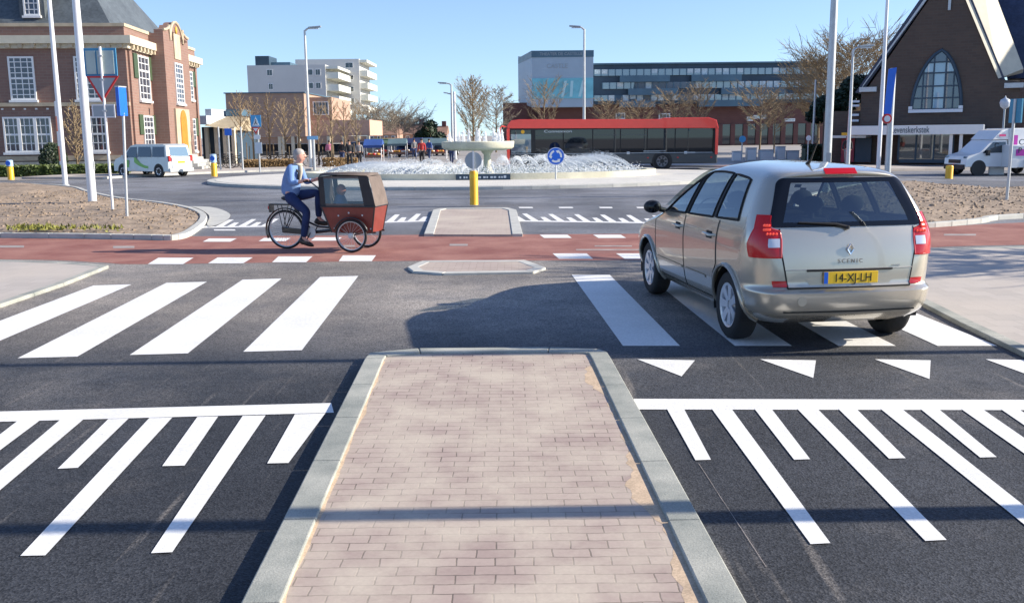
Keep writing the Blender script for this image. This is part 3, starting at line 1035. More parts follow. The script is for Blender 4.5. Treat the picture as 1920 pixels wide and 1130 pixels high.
for (a0, a1) in ((1608, 1640), (1876, 1912)):
    k = MB(); k.box(cx_(a0), cx_(a1), -0.35, -0.005, cz(169) , cz(160)); k.build('kneeler_stone', M['galv'], CH)
cr_ = MB(); cr_.box(cx_(1762), cx_(1767), -0.1, -0.004, cz(20), cz(-40)); cr_.build('slit_ornament', M['galv'], CH)
# pointed window
wl, wr, wm = cx_(1706), cx_(1798), cx_(1756)
z0, z1 = cz(206), cz(94)
def lancet(k, inset_=0.0):
    """outline of the pointed arch, bottom left round to bottom right"""
    pts = []
    for i in range(k + 1):
        t = i / k
        zz = z0 + inset_ + (z1 - z0 - 2.0 * inset_) * t
        e = (1 - t ** 2.05) ** 0.72 if t < 1 else 0
        pts.append((wm - (wm - wl - inset_) * e, zz))
    r_ = [(wm + (wr - wm - inset_) * ((1 - (i / k) ** 2.05) ** 0.72 if i < k else 0), z0 + inset_ + (z1 - z0 - 2.0 * inset_) * i / k) for i in range(k, -1, -1)]
    return pts + r_[1:]
lw = MB()
ol = lancet(14)
lw.tube([(x, -0.05, z) for x, z in ol] + [(ol[0][0], -0.05, ol[0][1])], 0.10, 6)
def half(z):
    t = (z - z0) / (z1 - z0)
    return (1 - t ** 2.05) ** 0.72 if t < 1 else 0
for fx in (-0.62, -0.24, 0.24, 0.62):
    side = (wm - wl) if fx < 0 else (wr - wm)
    zt_ = z0
    while zt_ < z1 and half(zt_) > abs(fx): zt_ += 0.05
    lw.box(wm + fx * side - 0.04, wm + fx * side + 0.04, -0.08, -0.01, z0, zt_)
for t in (0.2, 0.40, 0.62, 0.80):
    zz = z0 + (z1 - z0) * t
    lw.box(wm - (wm - wl) * half(zz), wm + (wr - wm) * half(zz), -0.085, -0.012, zz - 0.04, zz + 0.04)
wo = lw.build('window', M['dark_metal'], CH)
gl = MB(); gl.extr([(x, -0.03, z) for x, z in lancet(14, 0.02)], (0, 0.02, 0)); gl.build('pane', glassmat('leaded_glass', see=False, dark=(0.055, 0.085, 0.12), floor_=0.05), wo)
pc = MB()
m_ = 0.04
pc.box(wm - 0.22 * (wm - wl), wm + 0.22 * (wr - wm), -0.04, -0.034, z0 + 0.1, z0 + (z1 - z0) * 0.79)
pc.box(wm - 0.58 * (wm - wl), wm - 0.26 * (wm - wl), -0.04, -0.034, z0 + (z1 - z0) * 0.64, z0 + (z1 - z0) * 0.78)
pc.box(wm + 0.26 * (wr - wm), wm + 0.58 * (wr - wm), -0.04, -0.034, z0 + (z1 - z0) * 0.64, z0 + (z1 - z0) * 0.78)
pc.build('glass_cross', glassmat('pale_glass', see=False, dark=(0.26, 0.40, 0.48), floor_=0.05), wo)
sl = MB(); sl.box(cx_(1701), cx_(1802), -0.3, -0.004, cz(211), cz(205)); sl.box(cx_(1701), cx_(1708), -0.32, -0.004, cz(204.5), cz(199)); sl.box(cx_(1794), cx_(1802), -0.32, -0.004, cz(204.5), cz(199)); sl.build('sill', M['white'], wo)
# entrance canopy and glazed porch
cn = MB(); cn.box(cx_(1606), cx_(1846), -3.0, -0.02, cz(252), cz(235)); cn.box(cx_(1846) + 0.01, cx_(1862), -3.0, -0.4, cz(252), cz(247))
cno = cn.build('canopy', M['white'], CH, bevel=0.03)
text_mesh('Levenskerkstek', 0.52, 'lettering', M['dark_metal'], cno, (cx_(1680), -3.012, cz(248.5)), (R(90), 0, 0), sx=.62)
pg = MB(); pg.box(cx_(1690), cx_(1790), -1.2, -1.1, 0.25, cz(252)); pgo = pg.build('glass_porch', glassmat('porch_glass', see=False, dark=(0.035, 0.04, 0.035), floor_=0.12), CH)
pf = MB()
for x in (1690, 1722, 1755, 1790): pf.box(cx_(x) - 0.05, cx_(x) + 0.05, -1.28, -1.205, 0.25, cz(252.5))
pf.box(cx_(1690) + .06, cx_(1790) - .06, -1.27, -1.204, 0.1, 0.3); pf.build('porch_frame', M['dark_metal'], pgo)
for a0, a1 in ((1785, 1791), (1803, 1809)):
    po = MB(); po.box(cx_(a0), cx_(a1), -2.7, -2.5, 0, cz(252.2)); po.build('column', M['white'], CH)
lc = MB(); lc.box(cx_(1568), cx_(1634), -2.6, -0.01, cz(257), cz(252.5)); lco = lc.build('side_canopy', M['galv'], CH)
yl = MB(); yl.box(cx_(1590), cx_(1610), -2.65, -2.5, cz(252.3), cz(247)); yl.build('yellow_sign', M['yellow'], lco)
rd = MB(); rd.box(cx_(1580), cx_(1604), -0.3, -0.02, 0.1, cz(258)); rd.build('red_door', mat('dark_red_panel', (0.28, 0.01, 0.04), 0.4), CH)
dg = MB(); dg.box(cx_(1605.5), cx_(1636), -0.25, -0.02, 0.1, cz(258)); dg.build('dark_door', M['dark_metal'], CH)
an = MB(); an.box(-2.2, -0.01, 0.3, 8, 0, cz(205)); an.build('annex_wall', M['brick_dark'], CH)
for py in (187, 195, 213, 224):
    k = MB(); k.box(cx_(1594), cx_(1609), -0.25, -0.01, cz(py + 2), cz(py - 2)); k.build('stone_band', M['white_panel'], CH)

# ---- cream apartment block far left of the middle
YA = 235.0
def blk_loc(px, Y): return GY(px, Y)
ac = blk_loc(470, YA)
AP = thing('apartment_block', 'tall cream apartment block with stacked balconies and dark roof hut', 'building', ac)
ax_ = lambda px, Y=YA: GY(px, Y).x - ac.x
az_ = lambda py, px=560, Y=YA: zat(px, py, Y)
b = MB(); b.box(0, ax_(615), 0, 26, 0, az_(122)); b.build('wall', M['render'], AP)
YB = YA + 18
b = MB(); b.box(ax_(560, YB), ax_(678, YB), 18, 36, az_(212, 640, YB), az_(111, 640, YB)); b.box(ax_(600, YB), ax_(650, YB), 20, 34, 0, az_(212.5, 640, YB)); b.build('rear_wing', M['render'], AP)
b = MB(); b.box(ax_(478), ax_(504), 4, 12, az_(122.2), az_(102)); b.build('roof_hut', M['dark_metal'], AP)
b = MB(); b.box(ax_(504.5), ax_(540), 6, 14, az_(122.2), az_(113)); b.build('roof_plant', M['blue_metal'], AP)
T = facade_frame('x')
for (a0, a1, y0, y1) in ((506, 517, 142, 130), (508, 517, 168, 156), (577, 592, 142, 130), (596, 606, 142, 130), (577, 592, 167, 155), (596, 606, 167, 155)):
    sash(AP, T, ax_(a0), ax_(a1), az_(y0), az_(y1), 2, 1, d=0.02, fw=0.12, m_g=M['glass_dark'], sill=False)
for (a0, a1, y0, y1) in ((652, 667, 128, 117), (652, 667, 150, 141), (653, 667, 173, 162), (653, 667, 196, 184)):
    sash(AP, T, ax_(a0, YB), ax_(a1, YB), az_(y0, 660, YB), az_(y1, 660, YB), 2, 1, d=-17.98, fw=0.12, m_g=M['glass_dark'], sill=False)
# balconies on the sunlit flanks
def flank(x0, y0, y1, zs, wdt, nm):
    for z in zs:
        q = MB(); q.box(x0 + 0.02, x0 + wdt, y0, y1, z, z + 0.3); q.box(x0 + wdt - 0.15, x0 + wdt, y0, y1, z + 0.31, z + 1.5); q.box(x0 + 0.02, x0 + wdt - .16, y0, y0 + 0.12, z + 0.31, z + 1.5)
        q.build('balcony', M['render_lit'], AP)
z_ = [az_(y, 640) for y in (147, 170, 192, 214)]
flank(ax_(615), 0.5, 20, z_, 3.0, 1)
z_ = [az_(y, 690, YB) for y in (143, 166, 188, 210)]
flank(ax_(678, YB), 18.5, 36, z_, 2.0, 2)
q = MB(); q.box(ax_(615) + .02, ax_(615) + 3.0, 0.2, 20, az_(129, 640), az_(124, 640)); q.box(ax_(678, YB) + .02, ax_(678, YB) + 2.0, 18.2, 36, az_(117, 690, YB), az_(112, 690, YB)); q.build('eaves', M['render_lit'], AP)

# ---- brown block in front of it
YK = 105.0
kc = GY(427, YK)
BK = thing('brown_shop_block', 'flat roofed brown brick block with shops below the cream apartments', 'building', kc)
kx = lambda px, Y=YK: GY(px, Y).x - kc.x
kz = lambda py, px=520, Y=YK: zat(px, py, Y)
b = MB(); b.box(0, kx(573), 0, 14, kz(256), kz(175)); b.build('wall', M['brick_brown'], BK)
b = MB(); b.box(-0.15, kx(573) + 0.15, -0.15, 14.2, kz(175) + 0.003, kz(173)); b.build('roof_edge', M['blue_metal'], BK)
b = MB(); b.box(kx(573) + 0.01, kx(618), 2, 14.3, kz(262), kz(182)); b.build('side_wing', M['brick_brown'], BK)
sash(BK, T, kx(582), kx(612), kz(216), kz(190), 5, 1, d=-1.98, fw=0.1, m_g=M['glass_sky'], sill=False)
b = MB(); b.box(kx(430), kx(690), 0.4, 0.9, kz(270), kz(256.5)); b.build('shop_fascia', M['brick_brown'], BK)
b = MB(); b.box(kx(430), kx(690), 0.8, 8, 0, kz(270.5)); b.build('shop_front', M['glass_dark'], BK)
for px in (433, 470, 520, 527, 545, 556, 580, 612, 640, 668, 686):
    q = MB(); q.box(kx(px), kx(px) + 0.35, 0.1, 0.45, 0, kz(256.6)); q.build('column', M['cream'], BK)
b = MB(); b.box(kx(573) + .02, kx(690), 1.5, 12, kz(256), kz(226)); b.build('upper_storey', mat('salmon_render', (0.58, 0.36, 0.26), 0.8, var=0.1), BK)

# ---- low pavilion with a tan roof beside the town hall
YL = 74.0
lc0 = GY(372, YL)
LP = thing('low_pavilion', 'low shop pavilion with tan roof between town hall and brown block', 'building', lc0)
px_ = lambda px, Y=YL: GY(px, Y).x - lc0.x
pz = lambda py, px=400, Y=YL: zat(px, py, Y)
b = MB(); b.box(px_(374), px_(432), 0.6, 8, 0, pz(238)); b.build('wall', M['dark_metal'], LP)
b = MB(); b.box(px_(370), px_(392), -0.4, 7, pz(233), pz(217)); b.build('sign_fascia', M['white_panel'], LP)
b = MB(); b.add([(px_(388), -0.6, pz(236)), (px_(440), -0.6, pz(244)), (px_(436), 5, pz(218)), (px_(392), 5, pz(216)), (px_(388), 5, pz(240)), (px_(440), 5, pz(246))], [(0, 1, 2, 3), (0, 3, 4), (1, 5, 2), (3, 2, 5, 4), (0, 4, 5, 1)]); b.build('roof', mat('tan_roof', (0.33, 0.27, 0.18), 0.8, var=0.15, vscale=2), LP)
b = MB(); b.box(px_(372), px_(384), 2, 6, pz(216.8), pz(203)); b.build('roof_box', M['white_panel'], LP)
b = MB(); b.box(px_(388.5), px_(420), 5.2, 8, pz(215), pz(202)); b.build('roof_plant', M['blue_metal'], LP)
for px in (384, 402, 418, 434):
    q = MB(); q.box(px_(px), px_(px) + 0.25, -0.1, 0.3, 0, pz(239)); q.build('column', M['cream'], LP)

# ---- theatre: white fly tower and long blue storeys over a maroon base
YD = 150.0
dc = GY(974, YD)
TH = thing('theatre_building', 'long blue grey building with white cube tower above maroon brick base', 'building', dc)
dx = lambda px, Y=YD: GY(px, Y).x - dc.x
dz = lambda py, px=1050, Y=YD: zat(px, py, Y)
x1, x2 = dx(998), dx(1112)
b = MB(); b.extr([(0, 14, dz(185)), (x1, 0, dz(201)), (x2, 0, dz(201)), (x2, 14, dz(201))], (0, 0, dz(107.5) - dz(201))); b.build('tower', mat('blue_white_panel', (0.34, 0.43, 0.51), 0.5, var=0.06, vscale=0.3), TH)
b = MB(); b.extr([(0, 14, dz(107.4)), (x1 - 0.05, -0.08, dz(107.4)), (x2 + 0.05, -0.08, dz(107.4)), (x2 + 0.05, 14, dz(107.4))], (0, 0, dz(95) - dz(107.4))); tb = b.build('tower_crown', M['blue_metal'], TH)
text_mesh('THEATER DE CASTELLE', 0.62, 'lettering', M['sign_grey'], tb, (dx(1052), -0.12, dz(104)), (R(90), 0, 0), align='CENTER')
text_mesh('CASTLE', .95, 'lettering', M['sign_grey'], TH, (dx(1045), -0.03, dz(128)), (R(90), 0, 0), align='CENTER')
b = MB(); b.box(x1 + 0.02, x2 - 0.02, -0.12, -0.01, dz(185), dz(147)); tg = b.build('printed_glass_wall', M['teal_glass'], TH)
b = MB()
for a0, a1, t in ((1052, 1060, 3), (1068, 1078, -3), (1084, 1092, 4)): b.add([(dx(a0), -0.13, dz(182)), (dx(a0 + 5), -0.13, dz(182)), (dx(a1 + t), -0.13, dz(152)), (dx(a1 + t - 5), -0.13, dz(152))], [(0, 1, 2, 3)])
b.build('pale_print', mat('pale_print', (0.42, 0.66, 0.70), 0.3), tg)
xe = dx(1545)
b = MB(); b.box(x2 + 0.02, xe, 2, 16, dz(196), dz(121)); b.build('upper_block', M['dark_metal'], TH)
b = MB(); b.box(x2 + 0.02, xe + 0.3, 1.6, 16.2, dz(121) + .003, dz(118)); b.build('roof_edge', M['blue_metal'], TH)
rng = random.Random(3)
mullm = mat('white_curtain', (0.55, 0.62, 0.64), 0.6, var=0.2)
for (y0, y1, a0, a1) in ((142, 130, 1114, 1540), (167, 155, 1130, 1540), (190, 179, 1114, 1540)):
    o = MB(); o.box(dx(a0), dx(a1), 1.75, 1.98, dz(y0), dz(y1)); x = dx(a0)
    while x < dx(a1) - 2.2:
        o.box(x, x + 0.14, 1.66, 1.745, dz(y0), dz(y1), 1)
        if rng.random() < 0.42: o.box(x + 0.16, x + 1.05, 1.69, 1.745, dz(y0) + rng.choice((0, 0, .3)), dz(y1), 2)
        x += 1.1
    bo = o.build('window_band', [M['glass_sky'], M['blue_metal'], mullm], TH)
    x = dx(a0) + 4
    while x < dx(a1) - 9:
        l_ = rng.choice((5.5, 7.7, 9.9)); q = MB(); q.box(x, x + l_, 0.9, 1.64, dz(y0) - 1.0, dz(y0) - 0.02); x += l_ + rng.choice((3.3, 4.4, 6.6))
        q.build('balcony_front', M['blue_metal'], bo)
b = MB(); b.box(dx(943), dx(1010), 5, 22, 0, dz(190)); b.box(dx(1010) + .01, dx(1640), 3, 20, 0, dz(196) - .02); b.build('base_storeys', M['brick_maroon'], TH)
b = MB(); b.box(dx(940), dx(1640), 2.9, 2.98, 0.2, dz(236)); sf = b.build('ground_floor_glazing', M['glass_dark'], TH)
for k in range(28):
    q = MB(); x = dx(945 + k * 24); q.box(x, x + 0.7, 2.6, 2.88, 0, dz(236)); q.build('pier', M['brick_maroon'], TH)
for a0, a1, y0, y1 in ((1158, 1176, 224, 212), (1408, 1420, 230, 222), (1420, 1445, 226, 219), (1480, 1500, 232, 226), (1240, 1262, 224, 214)):
    sash(TH, T, dx(a0), dx(a1), dz(y0), dz(y1), 3, 1, d=-2.95, fw=0.15, m_g=M['glass_sky'], sill=False)

# ---- row of far houses at the end of the market street
M['roof_tile'] = mat('brown_roof_tiles', (0.24, 0.14, 0.10), 0.8, var=0.25, vscale=0.4)
for (a0, a1, ye, yr, Y, lab) in ((690, 745, 258, 228, 185, 'far brick house with brown roof at left end of market street'),
                                 (742, 800, 254, 232, 195, 'far house with long brown roof in middle of market street'),
                                 (798, 838, 258, 243, 205, 'low far house with brown roof beside the lamp post')):
    o_ = GY(a0, Y)
    h = thing('terraced_house', lab, 'house', o_)
    W_ = GY(a1, Y).x - o_.x
    e_, r_ = zat(a0, ye, Y), zat(a0, yr, Y)
    q = MB(); q.box(0, W_, 0, 10, 0, max(e_, 2.2)); q.build('wall', M['brick_brown'], h)
    q = MB(); q.extr([(0, -0.3, max(e_, 2.2) + .003), (0, 10.3, max(e_, 2.2) + .003), (0, 5, max(r_, 4))], (W_, 0, 0)); rr = q.build('roof', M['roof_tile'], h)
    q = MB(); q.box(W_ * 0.7, W_ * 0.7 + 0.9, 4.4, 5.6, max(r_, 4) - 0.6, max(r_, 4) + 1.0); q.build('chimney', M['brick_maroon'], rr)
    for k in range(4):
        sash(h, T, W_ * (0.08 + k * 0.24), W_ * (0.2 + k * 0.24), 0.9, 2.0, 2, 2, d=0.01, m_g=M['glass_dark'], sill=False)
# ------------------------------------------------------------------ vegetation
M['bark'] = mat('bark', (0.17, 0.125, 0.075), 0.9, var=0.2, vscale=6)
M['twig'] = mat('twigs', (0.30, 0.225, 0.135), 0.9, var=0.25, vscale=2)
M['twig_grey'] = mat('grey_twigs', (0.26, 0.215, 0.16), 0.9, var=0.25, vscale=2)
M['leaf_dark'] = mat('dark_evergreen_leaf', (0.022, 0.042, 0.018), 0.6, var=0.35, vscale=3)
M['leaf_hedge'] = mat('hedge_leaf', (0.07, 0.10, 0.022), 0.6, var=0.4, vscale=3)
M['leaf_brown'] = mat('brown_beech_leaf', (0.22, 0.14, 0.065), 0.8, var=0.35, vscale=3)
M['grass'] = mat('fresh_grass', (0.17, 0.17, 0.03), 0.7, var=0.4, vscale=5)

def bare_tree(h, crown_r, base, n1, seed, shape='round', tw=1.0, lean=0.3, nt=9):
    """trunk mesh and one crown mesh of branches and twigs"""
    rg = random.Random(seed)
    tr, cr = MB(), MB()
    tr_r = max(0.05, h * 0.013)
    tr.tube([(0, 0, 0), (0.02 * h * rg.uniform(-.5, .5), 0, base), (0.01 * h * rg.uniform(-1, 1), 0.01 * h * rg.uniform(-1, 1), h * 0.7), (0, 0, h * 0.97)], [tr_r * 1.15, tr_r, tr_r * 0.5, tr_r * 0.12], 7)
    def rad(t):     # crown radius at relative height t
        if shape == 'spindle': return crown_r * (math.sin(math.pi * min(1, 0.10 + t * 0.88)) ** 0.9) * (1.15 - 0.55 * t)
        if shape == 'cone': return crown_r * (1.02 - t) ** 0.8
        return crown_r * math.sqrt(max(0.03, 1 - (2 * t - 0.9) ** 2))
    for i in range(n1):
        t = (i + rg.random()) / n1
        z = base + (h - base) * t * 0.92
        a = i * 2.399 + rg.uniform(-.4, .4)
        r_ = rad(t) * rg.uniform(0.7, 1.08)
        up = (0.9 if shape == 'spindle' else 0.45) * r_ * rg.uniform(.7, 1.4) + lean
        d = Vector((math.cos(a), math.sin(a), 0))
        s_ = Vector((0, 0, z))
        e = s_ + d * r_ + Vector((0, 0, up))
        m_ = s_.lerp(e, 0.5) + Vector((rg.uniform(-.1, .1), rg.uniform(-.1, .1), -0.12 * r_))
        br = max(0.014, tr_r * 0.42 * (1 - 0.6 * t))
        cr.tube([s_, m_, e], [br, br * 0.6, 0.008], 4, caps=False)
        for j in range(nt):
            u = 0.22 + 0.78 * (j + rg.random()) / nt
            p0 = s_.lerp(m_, u * 2) if u < .5 else m_.lerp(e, u * 2 - 1)
            L = r_ * rg.uniform(0.28, 0.55)
            a2 = a + rg.uniform(-1.5, 1.5)
            dd = Vector((math.cos(a2), math.sin(a2), rg.uniform(0.1, 1.5) if shape != 'spindle' else rg.uniform(.8, 2.2))).normalized()
            p1 = p0 + dd * L
            cr.tube([p0, p1], [0.012 * tw, 0.005 * tw], 3, caps=False)
            for k in range(4):
                q0 = p0.lerp(p1, 0.25 + 0.75 * rg.random())
                a3 = a2 + rg.uniform(-1.3, 1.3)
                q1 = q0 + Vector((math.cos(a3), math.sin(a3), rg.uniform(-.1, 1.6))).normalized() * L * rg.uniform(.35, .75)
                cr.tube([q0, q1], [0.009 * tw, 0.004 * tw], 3, caps=False)
    return tr, cr

def make_tree(name, label, group, loc, args, mt='twig', mb_='bark', rz=0.0, stake=False):
    tr, cr = bare_tree(**args)
    t = thing(name, label, 'tree', loc, rz, group)
    tr.build('trunk', M[mb_], t, fix=False, smooth=60)
    cr.build('crown', M[mt], t, fix=False)
    if stake:
        for s_ in (-0.4, 0.4):
            q = MB(); q.tube([(s_, 0, 0), (s_, 0, 1.9)], 0.045, 6); q.build('stake', M['bark'], t)
    return t

# row of young trees before the shops
yt = dict(h=6.2, crown_r=1.0, base=2.0, n1=22, seed=11, shape='spindle', tw=1.5, nt=7)
yt2 = dict(h=6.6, crown_r=1.2, base=1.9, n1=22, seed=12, shape='spindle', tw=1.5, nt=7)
G1 = 'young bare trees in front of the shops'
def on_top(px, Y, py_top, h): return zat(px, py_top, Y) / h
rows_ = [(452, 68, 168, 'leftmost young bare tree before the brown shop block'),
         (474, 66, 178, 'young bare tree behind the crossing sign on the far left'),
         (505, 70, 172, 'young bare tree between crossing sign and dark shop opening'),
         (534, 66, 182, 'young bare tree left of the tall street lamp by the shops'),
         (560, 70, 176, 'young bare tree just left of the street lamp, above the rider'),
         (596, 66, 186, 'young bare tree just right of the street lamp by the shops'),
         (622, 64, 178, 'thick trunked young bare tree right of the rider by the shops'),
         (646, 70, 188, 'young bare tree under the apartment balconies'),
         (668, 78, 192, 'rightmost young bare tree of the shop row')]
p1 = make_tree('young_tree', rows_[0][3], G1, GY(rows_[0][0], rows_[0][1]), yt, stake=True)
p2 = make_tree('young_tree', rows_[1][3], G1, GY(rows_[1][0], rows_[1][1]), yt2, stake=True)
for i, (px, Y, top_, lab) in enumerate(rows_):
    src = (p1, p2)[i % 2]
    sc = on_top(px, Y, top_, (6.2, 6.6)[i % 2])
    if i < 2:
        src.scale = (sc,) * 3
        continue
    copy_tree(src, GY(px, Y), i * 1.3, lab, sc)
# big spindle shaped tree behind the fountain bowl
make_tree('bare_tree', 'tall narrow bare tree standing behind the fountain bowl', None, GY(887, 74), dict(h=zat(887, 138, 74), crown_r=1.5, base=1.3, n1=52, seed=5, shape='spindle', tw=1.4, nt=12), 'twig')
make_tree('bare_tree', 'faint grey bare tree right of the tall narrow tree', None, GY(930, 110), dict(h=zat(930, 165, 110), crown_r=2.6, base=2, n1=30, seed=6, shape='round', tw=2.2), 'twig_grey')
# trees before the theatre
G2 = 'bare trees in front of the theatre building'
R2 = [(1020, 96, 150, 'bare tree in front of the white theatre tower', 'spindle', 2.6, 21),
      (1140, 100, 188, 'small bare tree behind the middle of the bus', 'round', 2.0, 22),
      (1195, 104, 190, 'low bare tree right of the mast behind the bus', 'round', 2.2, 23),
      (1262, 92, 172, 'bare tree behind the rear half of the bus', 'round', 2.3, 24),
      (1308, 96, 155, 'tallest bare tree above the rear end of the bus', 'spindle', 2.4, 25),
      (1425, 80, 165, 'bare tree standing right of the bus before the maroon wall', 'round', 2.4, 26),
      (1452, 92, 182, 'bare tree with dark leaning trunk right of the bus', 'round', 2.2, 27)]
for px, Y, top_, lab, sh, cr_, sd in R2:
    make_tree('bare_tree', lab, G2, GY(px, Y), dict(h=zat(px, top_, Y), crown_r=cr_ * .88, base=1.9, n1=28, seed=sd, shape=sh, tw=1.7, nt=8), 'twig')
make_tree('bare_tree', 'large round bare tree crown left of the church roof', None, GY(1590, 92), dict(h=zat(1590, 78, 92), crown_r=5.4, base=2.6, n1=64, seed=31, shape='round', tw=2.6, nt=12), 'twig')
make_tree('bare_tree', 'broad bare tree behind the thick pole on the right', None, GY(1535, 96), dict(h=zat(1535, 108, 96), crown_r=4.0, base=2.4, n1=50, seed=32, shape='round', tw=2.6, nt=12), 'twig')
make_tree('bare_shrub', 'orange brown bare shrub against the town hall front', None, GY(140, 54.3), dict(h=zat(140, 185, 54.3), crown_r=0.75, base=0.4, n1=30, seed=33, shape='spindle', tw=1.8, nt=8), 'leaf_orange' if 'leaf_orange' in M else 'twig')
# far bare trees of the market street
G3 = 'bare trees along the market street'
for px, Y, top_, lab, sd, cr_ in ((712, 140, 205, 'tallest bare tree at the left end of the market street', 41, 4.2), (748, 150, 222, 'bare tree above the left market stalls', 42, 4.0), (775, 160, 232, 'bare tree before the far brown roof', 43, 3.6), (690, 150, 222, 'bare tree beside the shop corner at the market street', 44, 3.2)):
    make_tree('bare_tree', lab, G3, GY(px, Y), dict(h=zat(px, top_, Y), crown_r=cr_, base=2.0, n1=30, seed=sd, shape='round', tw=2.8, nt=8), 'twig_grey')

def leafy(mb_, blobs, n, size, seed, flat=0.5):
    """many small leaf faces through the volume of the given ellipsoids"""
    rg = random.Random(seed)
    tot = sum(b[3] * b[4] * b[5] for b in blobs)
    for (x, y, z, a, b, c) in blobs:
        for _ in range(int(n * a * b * c / tot)):
            while True:
                u = Vector((rg.uniform(-1, 1), rg.uniform(-1, 1), rg.uniform(-1, 1)))
                if 0.25 < u.length < 1: break
            k = u.length ** -0.45
            p = Vector((x + a * u.x * k, y + b * u.y * k, z + c * u.z * k)) if u.length * k <= 1.1 else Vector((x + a * u.x, y + b * u.y, z + c * u.z))
            if p.z < 0.02: p.z = rg.uniform(0.02, 0.3)
            d1 = Vector((rg.uniform(-1, 1), rg.uniform(-1, 1), rg.uniform(-.6, 1))).normalized()
            d2 = d1.orthogonal().normalized()
            s_ = size * rg.uniform(0.6, 1.3)
            mb_.add([p - d1 * s_, p + d2 * s_ * flat, p + d1 * s_, p - d2 * s_ * flat], [(0, 1, 2, 3)])
def shrub(name, label, cat, loc, blobs, n, size, m_, seed, trunk=None, group=None):
    t = thing(name, label, cat, loc, 0, group)
    q = MB(); leafy(q, blobs, n, size, seed); q.build('foliage', m_, t, fix=False)
    if trunk:
        q = MB(); q.tube(trunk[0], trunk[1], 7); q.build('trunk', M['bark'], t)
    return t
# clipped hedges
def hedge(name, label, a, b, h, d, m_, seed, n):
    c = (a + b) / 2
    u = (b - a); L = u.length; u.normalize(); v = Vector((-u.y, u.x, 0))
    rg = random.Random(seed)
    q = MB()
    q.prism([((a - c + v * s_ * d * 0.36 * 1.0 if i in (0, 3) else b - c + v * s_ * d * 0.36)).to_2d()[:] for i, s_ in ((0, -1), (1, -1), (2, 1), (3, 1))], 0, h * 0.86)
    for _ in range(n):
        t = rg.uniform(-.5, .5) * L
        f = rg.random()
        if f < .5: w_, z = -d / 2 * rg.uniform(.8, 1.08), rg.uniform(0.02, h)
        elif f < .6: w_, z = d / 2 * rg.uniform(.8, 1.08), rg.uniform(0.02, h)
        else: w_, z = rg.uniform(-.5, .5) * d, h * rg.uniform(.85, 1.06)
        p = u * t + v * w_ + Vector((0, 0, z))
        d1 = Vector((rg.uniform(-1, 1), rg.uniform(-1, 1), rg.uniform(-.6, 1))).normalized(); d2 = d1.orthogonal().normalized()
        s_ = 0.09 * rg.uniform(.6, 1.4)
        q.add([p - d1 * s_, p + d2 * s_ * .6, p + d1 * s_, p - d2 * s_ * .6], [(0, 1, 2, 3)])
    o = q.build(name, m_, None, c, fix=False)
    return tag(o, label, 'hedge')
hedge('hedge', 'low clipped green hedge along the town hall front', GY(-60, 52.3), GY(236, 53.0), zat(100, 311, 52.5), 1.0, M['leaf_hedge'], 1, 5200)
hedge('hedge', 'brown winter beech hedge before the shops left of the rider', GY(452, 62), GY(546, 63), zat(500, 301, 62), 0.9, M['leaf_brown'], 2, 3600)
hedge('hedge', 'low brown beech hedge behind the rider under the apartment balconies', GY(606, 61), GY(664, 62), zat(640, 298, 61), 0.8, M['leaf_brown'], 7, 2200)
hedge('hedge', 'dark low hedge between the bus and the church', GY(1508, 62), GY(1556, 62), zat(1530, 273, 62), 1.2, M['leaf_dark'], 3, 2400)
shrub('round_bush', 'dark clipped round bush in front of the town hall windows', 'bush', GY(96, 53.6), [(0, 0, 0.8, 0.75, 0.7, 1.0)], 2200, 0.08, M['leaf_dark'], 4)
shrub('pine_tree', 'dark leaning pine tree left of the church gable', 'tree', GY(1575, 66), [(-0.6, 0, 3.6, 1.5, 1.2, .8), (1.2, 0, 5.0, 1.3, 1.0, .7), (0.3, 0.3, 4.2, 1.4, 1.0, .6), (-1.6, 0, 3.0, .8, .8, .5)], 5200, 0.16, M['leaf_dark'], 5, ([(0.6, 0, 0), (0.4, 0, 2), (0.0, 0, 3.4), (0.8, 0, 5)], [.2, .17, .12, .06]))
shrub('dark_tree', 'dark evergreen tree at the end of the market street', 'tree', GY(805, 150), [(0, 0, 2.6, 1.2, 1.2, 1.7), (-1.3, 0, 1.8, 1.0, 1, 1.0), (1.5, 0, 1.6, 1.1, 1, .9), (.6, 0, 3.4, .7, .7, .9)], 1700, 0.26, M['leaf_dark'], 6, ([(0, 0, 0), (0, 0, 3)], [.25, .1]))
# parked bicycles before the shops
def bicycle(label, loc, rz):
    t = thing('parked_bicycle', label, 'bicycle', loc, rz, 'bicycles parked before the shops')
    for x in (-.52, .52):
        q = MB(); q.lathe([(.31 + .022 * math.cos(2 * math.pi * k / 6), .022 * math.sin(2 * math.pi * k / 6)) for k in range(6)], 20, (x, 0, .34), 'Y', closed=True)
        for k in range(5): q.tube([(x - .3 * math.cos(k * .628), 0, .34 - .3 * math.sin(k * .628)), (x + .3 * math.cos(k * .628), 0, .34 + .3 * math.sin(k * .628))], .004, 3)
        q.build('wheel', M['rubber'], t)
    q = MB()
    for a_, b_ in (((-.52, 0, .34), (-.05, 0, .30)), ((-.05, 0, .30), (-.18, 0, .82)), ((-.05, 0, .30), (.38, 0, .72)), ((-.16, 0, .74), (.36, 0, .80)), ((.52, 0, .34), (.36, 0, .95)), ((-.52, 0, .34), (-.16, 0, .74))): q.tube([a_, b_], .022, 5)
    q.build('frame', M['black'], t)
    q = MB(); q.ball((-.19, 0, .88), (.14, .08, .04), 8, 5); q.build('saddle', M['black'], t)
    q = MB(); q.tube([(.30, -.28, 1.0), (.40, -.1, .98), (.40, .1, .98), (.30, .28, 1.0)], .016, 5); q.build('handlebar', M['galv'], t)
